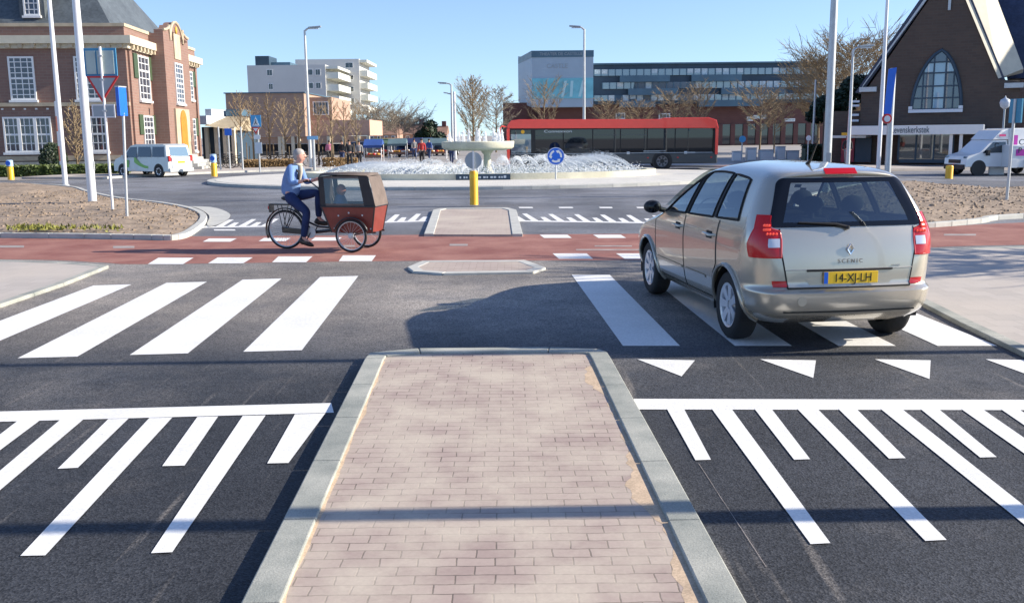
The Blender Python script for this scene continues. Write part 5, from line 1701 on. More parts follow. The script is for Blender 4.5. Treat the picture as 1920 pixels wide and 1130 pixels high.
rp = [(0.02, zg1 - .02), (0.0, BH - .32), (.22, BH - .05), (.7, BH), (BL - 3.2, BH - .07), (BL - 2.9, BH), (BL - .55, BH), (BL - .12, BH - .14), (BL, BH - .55), (BL, zg1 - .12)]
q = MB(); q.extr([(x, -.02, z) for x, z in rp], (0, W + .02, 0)); q.build('roof', M['bus_red'], t, bevel=.10)
q = MB(); q.extr([(BL - .16, -.02, zg0 - .1), (BL - .16, -.02, zg1 - .0), (BL, -.02, zg1 - .122), (BL - .01, -.02, zg0 - .1)], (0, W + .02, 0)); q.build('rear_panel', M['bus_red'], t)
q = MB(); q.box(-.03, .14, -.02, W + .02, z0 - .02, zg1 - .024); q.build('front_panel', M['bus_red'], t, bevel=.04)
q = MB(); q.box(-.05, -.032, .15, W - .15, 1.05, zg1 - .1); q.build('windscreen', M['bus_glass'], t)
q = MB(); q.box(-.06, -.031, .2, .55, .62, .82); q.box(-.06, -.031, W - .55, W - .2, .62, .82); q.build('headlights', M['white'], t)['kind'] = 'stuff'
edges = [.18, 1.32, 1.50, 3.05, 4.65, 6.15, 7.6, 9.1, BL - .2]
rgb = random.Random(2)
for k in range(len(edges) - 1):
    if k == 1: continue
    a, b = edges[k] + .03, edges[k + 1] - .03
    q = MB(); q.box(a, b, .02, .046, zg0 + .06, zg1 - .12); wn_ = q.build('window', M['bus_glass'], t)
    if k in (2, 4, 5): q = MB(); q.box(a, b, .012, .0195, zg1 - .45, zg1 - .42); q.build('vent_bar', M['bus_grey'], wn_)
q = MB(); q.box(.2, 1.3, .006, .019, zg0 + .08, zg1 - .34); q.build('driver_window', M['glass_sky'], t)
q = MB(); q.box(.2, BL - .3, -.004, .018, zg0 - .006, zg0 + .03); q.build('belt_line', M['sign_grey'], t)
text_mesh('Connexxon', .20, 'lettering', M['white_panel'], t, (2.0, .005, zg1 - .27), (R(90), 0, 0), sx=1.6)
q = MB(); q.lathe([(.1, -.012), (.1, .005)], 14, (.85, .01, zg1 - .22), 'Y'); q.build('yellow_mark', M['yellow'], t)
for x in (5.1, 6.5, 9.6):
    q = MB(); q.box(x, x + .16, .008, .019, .85, .98); q.build('white_sticker', M['white_panel'], t)
q = MB(); q.box(9.75, 10.2, .008, .019, .87, .95); q.box(7.4, 8.6, .008, .019, .98, 1.03); q.build('pale_sticker', M['sign_grey'], t)
for x in (2.3, BL * (1243 - 951) / (1347 - 951)):
    for yy, sd in ((.17, -1), (W - .17, 1)):
        q = MB()
        if sd < 0:
            q.lathe([(.55, -.005), (.55, .02)], 28, (x, 0.008, .46), 'Y'); q.build('wheel_arch', M['black'], t)
        wheel(t, (x, yy - .06 if sd < 0 else yy, .46), .46, .28, sd, axis='Y', rim=M['rim_dark'])
for x in (7.6, BL - 2.2, BL - .4):
    q = MB(); q.box(x, x + .1, .008, .0195, .62, .68); q.build('side_marker', M['red'], t)
q = MB(); q.tube([(-.02, -.02, BH - .4), (-.28, -.12, BH - .35), (-.4, -.16, BH - .5)], .03, 6); q.box(-.46, -.34, -.22, -.1, BH - .85, BH - .5); q.build('mirror', M['bus_red'], t)

# ------------------------------------------------------------------ vans
def lofted(parent, name, secs, material, smooth=35, bevel=0):
    """body lofted from profile loops (same point count)"""
    q = MB(); q.grid(secs, closed=True)
    n = len(secs[0])
    o_ = len(q.v)
    q.f.append(tuple(reversed(range(n)))); q.m.append(0)
    q.f.append(tuple(range((len(secs) - 1) * n, len(secs) * n))); q.m.append(0)
    return q.build(name, material, parent, smooth=smooth, bevel=bevel)
def vanprofile(pts, w, tum=.10, belt=1.05):
    """side outline (x, z) swept across the width, narrower above the belt"""
    secs = []
    for s_ in (-1, -.92, .92, 1):
        row = []
        for x, z in pts:
            k = 1 - (tum if z > belt else 0) * max(0, (z - belt)) / w * 1.0
            e = .0 if abs(s_) > .95 else .03
            cx_m = sum(p[0] for p in pts) / len(pts); cz_m = sum(p[1] for p in pts) / len(pts)
            sc = 1.0 if abs(s_) < .95 else .975
            row.append((cx_m + (x - cx_m) * sc, s_ * w / 2 * k, cz_m + (z - cz_m) * sc))
        secs.append(row)
    return secs
# pale van with green flank at the town hall, nose to the left, tail to the right
M['van_grey'] = mat('pale_van_paint', (0.50, 0.53, 0.53), 0.35, .2, coat=.5, var=0.05)
M['van_white'] = mat('white_van_paint', (0.72, 0.73, 0.74), 0.35, coat=.5, var=0.03)
M['van_green'] = mat('green_livery', (0.22, 0.50, 0.12), 0.4)
vb = GY(283, 50.5)
vrz = R(180 - 25)
t = thing('delivery_van', 'pale grey passenger van with green stripe parked at the town hall', 'van', vb, vrz)
t.scale = (.88, .95, .97)
L_ = 4.3; Hh = 1.72
pts = [(-L_ / 2, .28), (-L_ / 2 - .02, .75), (-L_ / 2 + .06, 1.05), (-L_ / 2 + .18, Hh - .08), (-L_ / 2 + .4, Hh), (L_ / 2 - 1.75, Hh), (L_ / 2 - 1.35, Hh - .08), (L_ / 2 - .75, 1.12), (L_ / 2 - .15, .93), (L_ / 2, .72), (L_ / 2 + .03, .3)]
lofted(t, 'body', vanprofile(pts, 1.8, .28), M['van_grey'])
for yy in (-1, 1):
    def side(x, z): return (x, yy * (.9 * (1 - .28 * max(0, z - 1.05) / 1.8) + .004), z)
    for (a, b, nm) in ((-1.9, -.95, 'rear_side_window'), (-.87, .15, 'middle_side_window')):
        q = MB(); q.poly([side(a, 1.05), side(b, 1.05), side(b, 1.58), side(a + .08, 1.58)]); q.build(nm, M['glass_dark'], t, fix=False)
    q = MB(); q.poly([side(.25, 1.03), side(1.25, 1.03), side(.80, 1.56), side(.25, 1.58)]); q.build('front_side_window', M['glass_dark'], t, fix=False)
    q = MB(); q.grid([[side(-.6 + i * .27, .45 + .02 * i * i), side(-.6 + i * .27, .58 + .035 * i * i)] for i in range(5)]); q.poly([side(.9, .5), side(1.4, .5), side(1.3, .9), side(.9, .9)]); q.build('green_livery', M['van_green'], t, fix=False)
    for x in (-1.38, 1.42):
        q = MB(); q.lathe([(.37, -.01), (.37, .01)], 22, (x, yy * .895, .34), 'Y'); q.build('wheel_arch', M['black'], t)
        wheel(t, (x, yy * .82, .31), .31, .2, yy, axis='Y')
    q = MB(); q.box(L_ / 2 - 1.0, L_ / 2 - .86, yy * .98 - .09, yy * .98 + .09, .98, 1.16); q.build('wing_mirror', M['van_grey'], t)
    q = MB(); q.box(-L_ / 2 - .045, -L_ / 2 + .04, yy * .80 - .07, yy * .80 + .07, .82, 1.12); q.build('tail_light', M['red'], t)
def rear(y, z): return (-L_ / 2 + .06 + (z - 1.05) * .18 - .012, y, z)
q = MB(); q.poly([rear(-.68, 1.08), rear(.68, 1.08), rear(.62, 1.56), rear(-.62, 1.56)]); q.build('rear_window', M['glass_sky'], t, fix=False)
q = MB(); q.box(-L_ / 2 - .06, -L_ / 2 + .02, -.66, .66, .33, 1.04); q.build('tailgate', M['van_white'], t)
q = MB(); q.box(-L_ / 2 - .075, -L_ / 2 - .062, -.26, .26, .72, .83); q.build('number_plate', M['yellow'], t)
q = MB(); q.box(-L_ / 2 - .1, -L_ / 2 + .05, -.88, .88, .26, .46); q.build('rear_bumper', M['van_grey'], t, bevel=.03)
# white box van on the right, nose to the left
vb = GY(1852, 43.0)
t = thing('box_van', 'white box van with sloping bonnet parked by the church porch', 'van', vb, R(180 + 8))
t.scale = (.86, .86, .86)
s_ = 1.0
pts = [(-.55, .42), (-.55, 1.0), (-.5, 1.78), (.30, 1.78), (.98, 1.16), (1.62, .98), (1.72, .84), (1.74, .44)]
lofted(t, 'cab', vanprofile(pts, 1.9, .2), M['van_white'])
for yy in (-1, 1):
    def side(x, z): return (x, yy * (.95 * (1 - .2 * max(0, z - 1.05) / 1.9) + .006), z)
    q = MB(); q.poly([side(-.42, 1.14), side(.86, 1.12), side(.28, 1.66), side(-.42, 1.68)]); q.build('side_window', M['glass_dark'], t, fix=False)
    q = MB(); q.box(1.42, 1.70, yy * .78 - .13, yy * .78 + .13, .80, .97); q.build('headlight', M['glass_sky'], t, bevel=.03)
    q = MB(); q.lathe([(.40, -.01), (.40, .01)], 22, (1.02, yy * .955, .38), 'Y'); q.build('wheel_arch', M['black'], t)
    wheel(t, (1.02, yy * .85, .34), .34, .22, yy, axis='Y', rim=M['rim_dark'])
    wheel(t, (-2.4, yy * .85, .34), .34, .22, yy, axis='Y', rim=M['rim_dark'])
    q = MB(); q.box(.55, .68, yy * 1.03 - .1, yy * 1.03 + .1, 1.0, 1.28); q.build('wing_mirror', M['black'], t)
def ws(y, z): return (.30 + (1.74 - z) * 1.08 + .03, y, z)
q = MB(); q.poly([ws(-.80, 1.20), ws(.80, 1.20), ws(.72, 1.70), ws(-.72, 1.70)]); q.build('windscreen', M['glass_sky'], t, fix=False)
q = MB(); q.box(1.70, 1.79, -.88, .88, .30, .56); q.build('bumper', M['black'], t, bevel=.03)
q = MB(); q.box(1.68, 1.76, -.5, .5, .62, .80); q.build('grille', M['black'], t)
q = MB(); q.box(-3.5, .02, -.98, .98, .55, 2.40) if False else q.box(-3.5, -.56, -1.0, 1.0, .5, 2.35); bxo = q.build('cargo_box', M['van_white'], t, bevel=.04)
q = MB(); q.extr([(-.56, -.95, 1.8), (.35, -.9, 1.79), (-.1, -.9, 2.25), (-.56, -.95, 2.33)], (0, 1.85, 0)); sp = q.build('roof_spoiler', M['van_white'], bxo)
q = MB(); q.box(-.35, .0, .955, .965, 1.95, 2.05); q.build('red_mark', mat('pink_mark', (.7, .05, .2), .4), sp)
M['magenta'] = mat('magenta_panel', (0.48, 0.03, 0.36), 0.45, var=.05)
q = MB(); q.box(-.98, -.78, 1.003, 1.012, .9, 2.0); q.build('pink_stripe', M['magenta'], bxo)
# magenta advertising trailer at the right edge
tb_ = GY(1915, 41.5)
t = thing('advert_trailer', 'white trailer with magenta advertising panel cut by the right edge', 'trailer', tb_, R(4))
q = MB(); q.box(-.35, 4.5, 0, 1.6, .35, zat(1910, 272, 41.5)); q.build('body', M['van_white'], t, bevel=.04)
q = MB(); q.box(-.18, 4.3, -.015, -.003, .85, zat(1910, 280, 41.5)); ap_ = q.build('advert_panel', M['magenta'], t)
text_mesh('C', .34, 'lettering', M['dark_metal'], ap_, (-.10, -.02, 1.32), (R(90), 0, 0))
text_mesh('P', .34, 'lettering', M['dark_metal'], ap_, (-.10, -.02, .97), (R(90), 0, 0))
q = MB(); q.box(-.35, -.1, -.05, -.004, .35, .70); q.box(.2, .6, -.05, -.004, .35, .7); q.build('white_board', M['white'], t)
wheel(t, (2.2, .1, .3), .3, .18, -1, axis='Y', rim=M['rim_dark'])
wheel(t, (2.2, 1.5, .3), .3, .18, 1, axis='Y', rim=M['rim_dark'])
q = MB(); q.tube([(-.3, .8, .42), (-1.3, .8, .42)], .05, 8); q.tube([(-1.2, .8, .42), (-1.2, .8, 0)], .04, 8); q.build('drawbar', M['black'], t)
pl_ = GY(1872, 42.6)
t = thing('notice_board', 'grey white notice board with pale header between van and trailer', 'sign', pl_)
q = MB(); q.box(-.28, .38, 0, .12, .0, .95); q.box(-.16, .40, .02, .1, .96, 1.5); q.build('board', M['van_white'], t, bevel=.02)
q = MB(); q.box(-.1, .3, -.012, -.002, .3, .8); q.build('notice', M['white_panel'], t)

# ------------------------------------------------------------------ market street
M['cloth_blue'] = mat('blue_awning', (0.03, 0.08, 0.28), 0.7, var=.2, vscale=1)
M['cloth_navy'] = mat('navy_awning', (0.02, 0.03, 0.09), 0.7, var=.2, vscale=1)
M['cloth_teal'] = mat('teal_awning', (0.10, 0.16, 0.18), 0.7, var=.2, vscale=1)
M['cloth_orange'] = mat('orange_awning', (0.55, 0.27, 0.04), 0.7, var=.2, vscale=1)
M['cloth_green'] = mat('green_awning', (0.09, 0.15, 0.09), 0.7, var=.2, vscale=1)
GS = 'market stalls along the far street'
for px, Y, wdt, mm, lab in ((716, 88, 2.0, 'cloth_green', 'market stall with green awning at the left end of the row'), (735, 100, 2.6, 'cloth_orange', 'market stall with orange awning behind the green one'), (700, 72, 1.7, 'cloth_blue', 'low market stall with bright blue sheet right of the hedge'),
                            (764, 90, 3.0, 'cloth_navy', 'market stall with navy awning in the middle of the row'), (792, 96, 2.6, 'cloth_blue', 'market stall with bright blue awning right of the navy one'), (815, 84, 2.6, 'cloth_teal', 'market stall with teal awning left of the fountain bowl'), (745, 84, 2.0, 'cloth_teal', 'market stall with teal awning between green and navy ones')):
    o_ = GY(px, Y)
    t = thing('market_stall', lab, 'market stall', o_, 0, GS)
    t.scale = (.8, .8, .74)
    q = MB(); q.extr([(-wdt / 2, -.9, 1.75), (-wdt / 2, 1.0, 1.9), (-wdt / 2, .1, 2.35)], (wdt, 0, 0)); q.box(-wdt / 2, wdt / 2, -.92, -.89, 1.5, 1.745); q.build('awning', M[mm], t)
    q = MB(); q.box(-wdt / 2 + .1, wdt / 2 - .1, -.4, .8, .55, .8); q.build('table', M['roof_tile'], t)
    for sx_ in (-wdt / 2 + .06, wdt / 2 - .06):
        for sy_ in (-.8, .8):
            q = MB(); q.tube([(sx_, sy_, 0), (sx_, sy_, 1.8)], .04, 6); q.build('post', M['pole_white'], t)
    rgs = random.Random(px)
    q = MB()
    for k in range(14): q.ball((rgs.uniform(-wdt / 2 + .3, wdt / 2 - .3), rgs.uniform(-.3, .5), .86), (.16, .14, .12), 6, 4, k % 3)
    q.build('goods', [M['cloth_orange'], M['red'], M['white']], t)['kind'] = 'stuff'

def far_person(label, loc, rz, h, top, legs, hair, bag=None, stride=.18):
    """a walking figure seen small: one continuous body with clothing and hair"""
    k = h / 1.75
    t = thing('person', label, 'person', loc, rz)
    skin = M.get('skin') or mat('skin', (0.50, 0.28, 0.19), .6)
    M['skin'] = skin
    def sk(nm, pts, edges_, rads, m_, parent):
        me = bpy.data.meshes.new(nm); me.from_pydata([Vector(p) * k for p in pts], edges_, []); me.materials.append(m_)
        o = bpy.data.objects.new(nm, me); COL.objects.link(o); o.parent = parent
        md = o.modifiers.new('skin', 'SKIN')
        for i, r_ in enumerate(rads): me.skin_vertices[0].data[i].radius = (r_[0] * k, r_[1] * k) if isinstance(r_, tuple) else (r_ * k, r_ * k)
        me.skin_vertices[0].data[0].use_root = True
        sb = o.modifiers.new('sub', 'SUBSURF'); sb.levels = sb.render_levels = 1
        me.polygons.foreach_set('use_smooth', [True] * len(me.polygons)); md.use_smooth_shade = True
        return o
    s_ = stride
    body = sk('body', [(0, 0, .95), (0, 0, 1.2), (0, 0, 1.42), (0, 0, 1.52), (0, .01, 1.63), (0, .01, 1.72), (-.19, 0, 1.40), (-.23, -.04, 1.15), (-.22, .06, .92), (.19, 0, 1.40), (.23, .04, 1.15), (.22, .08, .92), (-.09, 0, .9), (-.1, s_ * .5, .5), (-.1, s_ * .9, .09), (.09, 0, .9), (.1, -s_ * .3, .5), (.1, -s_, .12)],
              [(0, 1), (1, 2), (2, 3), (3, 4), (4, 5), (2, 6), (6, 7), (7, 8), (2, 9), (9, 10), (10, 11), (0, 12), (12, 13), (13, 14), (0, 15), (15, 16), (16, 17)],
              [.11, .11, .11, .05, .085, .06, .05, .04, .033, .05, .04, .033, .07, .05, .035, .07, .05, .035], skin, t)
    sk('jacket', [(0, 0, .92), (0, 0, 1.2), (0, 0, 1.45), (-.19, 0, 1.40), (-.235, -.04, 1.15), (-.225, .05, .96), (.19, 0, 1.40), (.235, .04, 1.15), (.225, .07, .96)], [(0, 1), (1, 2), (2, 3), (3, 4), (4, 5), (2, 6), (6, 7), (7, 8)], [(.17, .13), (.17, .13), (.12, .11), .075, .06, .055, .075, .06, .055], top, body)
    sk('trousers', [(0, 0, .95), (-.09, 0, .88), (-.1, s_ * .5, .5), (-.1, s_ * .9, .1), (.09, 0, .88), (.1, -s_ * .3, .5), (.1, -s_, .12)], [(0, 1), (1, 2), (2, 3), (0, 4), (4, 5), (5, 6)], [.13, .10, .075, .06, .10, .075, .06], legs, body)
    q = MB()
    for x, y in ((-.1, s_ * .9), (.1, -s_)): q.ball((x * k, (y + .05) * k, .05 * k), (.05 * k, .13 * k, .05 * k), 8, 5)
    q.build('shoes', M['black'], body, smooth=60)['kind'] = 'stuff'
    q = MB(); q.ball((0, -.01 * k, 1.69 * k), (.095 * k, .105 * k, .085 * k), 10, 7); q.build('hair', hair, body, smooth=60)
    return t
M['hair_dark'] = mat('dark_hair', (.03, .02, .015), .7)
M['cloth_black'] = mat('black_cloth', (.015, .016, .02), .8)
M['cloth_red'] = mat('red_cloth', (.42, .03, .03), .8)
M['denim'] = mat('denim', (.04, .06, .14), .85)
M['cloth_grey'] = mat('grey_cloth', (.22, .22, .23), .85)
M['cloth_pink'] = mat('pink_cloth', (.6, .2, .32), .8)
for px, Y, rz, h, a, b, lab in ((654, 60, 200, 1.74, 'cloth_black', 'cloth_black', 'person in black walking left beside the thick trunked young tree'), (640, 66, 160, 1.7, 'cloth_black', 'denim', 'person in black jacket and blue jeans under the young trees'),
                                (672, 64, 190, 1.66, 'cloth_grey', 'cloth_black', 'person in grey jacket before the low blue market stall'), (790, 64, 180, 1.76, 'cloth_red', 'cloth_black', 'person in red coat left of the fountain spray'),
                                (804, 76, 150, 1.7, 'cloth_blue', 'denim', 'person in blue coat right of the person in red'), (846, 66, 170, 1.72, 'cloth_black', 'denim', 'person in black coat behind the left rim of the fountain bowl'),
                                (616, 72, 180, 1.66, 'cloth_pink', 'cloth_black', 'person in pink top before the shop glass'), (776, 82, 200, 1.7, 'cloth_grey', 'denim', 'person in grey before the navy market stall'),
                                (1590, 55.5, 150, 1.7, 'cloth_black', 'cloth_grey', 'person in black top before the dark red church door')):
    far_person(lab, GY(px, Y), R(rz), h, M[a], M[b], M['hair_dark'])
# parked cars and bicycles seen small are left of the bowl: two cars
def small_car(label, loc, rz, paint):
    t = thing('parked_car', label, 'car', loc, rz, 'cars parked in the far street')
    pts = [(-2, .25), (-2.05, .7), (-1.95, .9), (-1.5, 1.4), (-1.1, 1.47), (.2, 1.45), (.95, .95), (1.8, .82), (2.02, .6), (2.02, .25)]
    lofted(t, 'body', vanprofile(pts, 1.7, .45, .9), paint)
    for yy in (-1, 1):
        def side(x, z): return (x, yy * (.85 * (1 - .45 * max(0, z - .9) / 1.7) + .006), z)
        q = MB(); q.poly([side(-1.6, .95), side(.75, .95), side(.1, 1.36), side(-1.3, 1.38)]); q.build('side_window', M['glass_dark'], t, fix=False)
        for x in (-1.25, 1.3): wheel(t, (x, yy * .78, .3), .3, .18, yy, axis='Y')
    q = MB(); q.poly([(-2.0 + .06, -.6, .98), (-2.0 + .06, .6, .98), (-1.56, .55, 1.36), (-1.56, -.55, 1.36)]); q.build('rear_window', M['glass_dark'], t, fix=False)
small_car('blue grey car parked before the market stalls', GY(752, 104), R(20), mat('blue_grey_paint', (.06, .12, .18), .35, .3, coat=.5))
small_car('silver blue car parked left of the fountain bowl', GY(822, 100), R(10), mat('silver_blue_paint', (.25, .32, .42), .35, .3, coat=.5))
for px, Y, rz_, lab, col_ in ((684, 92, 70, 'dark car parked nearest the hedge in the far street', (.015, .017, .02)), (708, 98, 82, 'white car parked left of the green stall', (.6, .6, .62)), (726, 96, 75, 'black car parked before the teal stall', (.012, .012, .014)),
                              (770, 92, 80, 'dark blue car parked behind the left end of the spray', (.02, .04, .12)), (786, 108, 85, 'red car parked farther back between the stalls', (.3, .02, .02)), (800, 104, 75, 'grey car parked between blue stall and bowl', (.18, .19, .2)), (838, 98, 80, 'dark grey car half hidden by the fountain bowl', (.05, .055, .06)), (738, 120, 85, 'small pale car far down the street between stalls', (.4, .42, .44))):
    small_car(lab, GY(px, Y), R(rz_), mat('car_paint_far', col_, .35, .2, coat=.5))
# low white barriers right of the bus
for k, (a, b, y0_, y1_) in enumerate(((1376, 1392, 284, 296), (1402, 1420, 278, 296), (1426, 1452, 282, 296), (1458, 1474, 276, 296), (1478, 1500, 284, 296))):
    Y = 66
    o_ = GY((a + b) / 2, Y); w_ = (GY(b, Y) - GY(a, Y)).length
    h_ = zat(1440, y0_, Y)
    t = thing('utility_cabinet', ('low white cabinet right next to the bus tail', 'pale grey cabinet before the maroon wall', 'widest white cabinet under the bare trees', 'tall pale cabinet with green edge', 'rightmost low white cabinet before the dark hedge')[k], 'cabinet', o_, 0, 'pale cabinets and boards right of the bus')
    q = MB(); q.box(-w_ / 2, w_ / 2, 0, .5, .05, h_); q.build('body', M['white_panel'] if k != 1 else M['galv'], t, bevel=.02)
    q = MB(); q.box(-w_ / 2 - .02, w_ / 2 + .02, -.02, .52, h_ + .002, h_ + .05); q.build('lid', M['galv'], t)
    q = MB(); q.box(-w_ / 2 + .05, w_ / 2 - .05, -.012, -.003, .12, h_ - .1); q.build('door', M['white'], t)
# ------------------------------------------------------------------ the silver people carrier, origin at the rear bumper on the ground, y forward
M['car_paint'] = mat('champagne_silver_paint', (0.535, 0.485, 0.395), 0.27, 0.62, coat=1.0, fine=0.05, fscale=900)
M['car_glass'] = glassmat('tinted_car_glass', tint=(0.40, 0.47, 0.46), gloss=(.85, .92, 1.0), ior=1.5, floor_=0.10)
M['tail_red'] = mat('tail_lamp_red', (0.42, 0.002, 0.005), 0.2, coat=.35, emit=((1, 0.01, 0.01), 0.02))
M['tail_clear'] = mat('tail_lamp_clear', (0.62, 0.62, 0.66), 0.15, 0.3, coat=1.0)
M['seam'] = mat('panel_gap', (0.008, 0.008, 0.009), 0.8)
M['glass_black'] = glassmat('black_glass_edge', see=False, dark=(.004, .004, .005), floor_=.0)
M['seat'] = mat('dark_seat_cloth', (0.03, 0.033, 0.04), 0.9, var=.2, vscale=6)
M['plate_yellow'] = mat('number_plate_yellow', (0.85, 0.52, 0.02), 0.4)
M['chrome'] = mat('chrome', (0.72, 0.74, 0.76), 0.12, 1.0)

def lerp_tab(tab, z):
    if z <= tab[0][0]: return tab[0][1]
    for (a, va), (b, vb) in zip(tab, tab[1:]):
        if z <= b:
            t_ = (z - a) / (b - a)
            return va + (vb - va) * t_
    return tab[-1][1]
def smooth_tab(tab):
    """cubic (finite difference) interpolation"""
    xs_ = [p[0] for p in tab]; ys_ = [p[1] for p in tab]
    n = len(tab)
    m = []
    for i in range(n):
        if i == 0: m.append((ys_[1] - ys_[0]) / (xs_[1] - xs_[0]))
        elif i == n - 1: m.append((ys_[-1] - ys_[-2]) / (xs_[-1] - xs_[-2]))
        else:
            d0 = (ys_[i] - ys_[i - 1]) / (xs_[i] - xs_[i - 1]); d1 = (ys_[i + 1] - ys_[i]) / (xs_[i + 1] - xs_[i])
            m.append(0 if d0 * d1 <= 0 else 2 * d0 * d1 / (d0 + d1))
    def f(z):
        if z <= xs_[0]: return ys_[0]
        if z >= xs_[-1]: return ys_[-1]
        for i in range(n - 1):
            if z <= xs_[i + 1]:
                h = xs_[i + 1] - xs_[i]; t_ = (z - xs_[i]) / h
                return (2 * t_ ** 3 - 3 * t_ ** 2 + 1) * ys_[i] + (t_ ** 3 - 2 * t_ ** 2 + t_) * h * m[i] + (-2 * t_ ** 3 + 3 * t_ ** 2) * ys_[i + 1] + (t_ ** 3 - t_ ** 2) * h * m[i + 1]
    return f
REAR = smooth_tab([(.24, .24), (.30, .11), (.36, .04), (.46, .005), (.545, .0), (.565, .055), (.60, .085), (.70, .09), (.85, .105), (1.0, .135), (1.08, .16), (1.2, .205), (1.4, .30), (1.525, .365), (1.56, .395), (1.585, .52), (1.61, .84), (1.63, 1.25), (1.643, 1.7)])
FRONT = smooth_tab([(.24, 4.30), (.34, 4.42), (.5, 4.47), (.65, 4.46), (.75, 4.38), (.84, 4.18), (.93, 3.85), (1.0, 3.55), (1.06, 3.40), (1.3, 2.98), (1.48, 2.62), (1.57, 2.36), (1.61, 2.15), (1.63, 1.98), (1.643, 1.75)])
WID = smooth_tab([(.24, .76), (.30, .82), (.40, .868), (.55, .892), (.70, .902), (.85, .905), (.95, .898), (1.05, .88), (1.15, .845), (1.3, .775), (1.45, .69), (1.52, .638), (1.565, .57), (1.60, .48), (1.625, .34), (1.643, .12)])
CRX = smooth_tab([(.24, .34), (.5, .36), (.8, .30), (1.05, .22), (1.5, .17), (1.58, .2), (1.643, .08)])
CRY = smooth_tab([(.24, .42), (.5, .46), (.8, .40), (1.05, .30), (1.5, .26), (1.58, .3), (1.643, .04)])
ROUND = 0.055      # how far the rear face bows
NR, NC, NS = 8, 10, 150
def outline(z, a):
    """half outline (x>=0) of the slice at height z; a: 0-1 rear, 1-2 corner, 2-3 side, 3-4 front corner, 4-5 front"""
    w_, r_, f_ = WID(z), REAR(z), FRONT(z)
    cx, cy = min(CRX(z), w_ * .9), min(CRY(z), (f_ - r_) * .45)
    fx, fy = min(.5, w_ * .85), min(.62, (f_ - r_) * .45)
    def bulge(y):
        ym_ = 2.1
        return w_ * (1 - .018 * ((y - ym_) / 2.1) ** 2)
    xr = w_ - cx
    if a <= 1:
        x = xr * a
        return x, r_ + ROUND * (x / max(w_, .01)) ** 2
    y0 = r_ + cy; y1 = f_ - fy
    if a <= 2:
        t_ = (a - 1) * math.pi / 2
        yb = r_ + ROUND * (xr / max(w_, .01)) ** 2
        xs_ = bulge(y0)
        e = 0.86
        return xr + (xs_ - xr) * math.sin(t_) ** e, y0 - (y0 - yb) * math.cos(t_) ** e
    if a <= 3:
        y = y0 + (y1 - y0) * (a - 2)
        return bulge(y), y
    if a <= 4:
        t_ = (a - 3) * math.pi / 2
        xe = bulge(y1); xf = w_ - fx
        return xf + (xe - xf) * math.cos(t_), y1 + (f_ - .10 - y1) * math.sin(t_)
    xf = w_ - fx
    x = xf * (5 - a)
    return x, f_ - .10 * (x / max(xf, .01)) ** 2
def a_of_y(z, y):
    r_, f_ = REAR(z), FRONT(z)
    cy = min(CRY(z), (f_ - r_) * .45); fy = min(.62, (f_ - r_) * .45)
    y0, y1 = r_ + cy, f_ - fy
    if y < y0:      # in the corner: solve
        lo_, hi_ = 1.0, 2.0
        for _ in range(24):
            m_ = (lo_ + hi_) / 2
            if outline(z, m_)[1] < y: lo_ = m_
            else: hi_ = m_
        return lo_
    return 2 + min(1.0, (y - y0) / (y1 - y0))
def a_of_x(z, x):
    w_ = WID(z); xr = w_ - min(CRX(z), w_ * .9)
    if x <= xr: return x / xr
    lo_, hi_ = 1.0, 2.0
    for _ in range(24):
        m_ = (lo_ + hi_) / 2
        if outline(z, m_)[0] < x: lo_ = m_
        else: hi_ = m_
    return lo_
def surf(z, a, off=0.0, sg=1):
    x, y = outline(z, a)
    p = Vector((x, y, z))
    if off:
        e = .004
        xa, ya = outline(z, min(5, a + e)); xb, yb = outline(z, max(0, a - e))
        ta = Vector((xa - xb, ya - yb, 0))
        xa, ya = outline(min(1.64, z + e), a); xb, yb = outline(z - e, a)
        tz = Vector((xa - xb, ya - yb, min(1.64, z + e) - (z - e)))
        n_ = ta.cross(tz)
        if n_.length > 1e-9:
            n_.normalize()
            if n_.x * x + (n_.y * (y - 2.2)) + n_.z * .1 < 0: n_ = -n_
            p += n_ * off
    return Vector((p.x * sg, p.y, p.z))

HEAD = R(7.8)
cb = G(1528, 662)           # under the middle of the rear bumper
cb.z = 0
cb.x += .32
CAR = thing('silver_car', 'silver beige people carrier driving over the zebra crossing, seen from behind', 'car', cb, HEAD)
CAR.scale = (1.0, 1.0, 1.015)
WY = (.80, 3.50)
WR = .322
AR = .385
zs = [.24 + .0125 * k for k in range(0, 32)] + [.64 + .02 * k for k in range(1, 24)] + [1.10 + .02 * k for k in range(1, 24)] + [1.57, 1.58, 1.59, 1.60, 1.61, 1.617, 1.624, 1.630, 1.635, 1.639, 1.642]
avals = [k / NR for k in range(NR)] + [1 + k / NC for k in range(NC)] + [2 + k / NS for k in range(NS)] + [3 + k / 10 for k in range(10)] + [4 + k / 8 for k in range(9)]
na = len(avals)
rows = []
for z in zs:
    half = [surf(z, a) for a in avals]
    row = half + [Vector((-p.x, p.y, p.z)) for p in reversed(half[1:-1])]
    rows.append(row)
n = len(rows[0])
# pull the grid onto the wheel arches
for row in rows:
    for p in row:
        for wy in WY:
            if abs(p.x) > .7:
                d_ = math.hypot(p.y - wy, p.z - WR)
                if abs(d_ - AR) < .013 and p.z > .23:
                    k_ = AR / d_
                    p.y = wy + (p.y - wy) * k_; p.z = WR + (p.z - WR) * k_
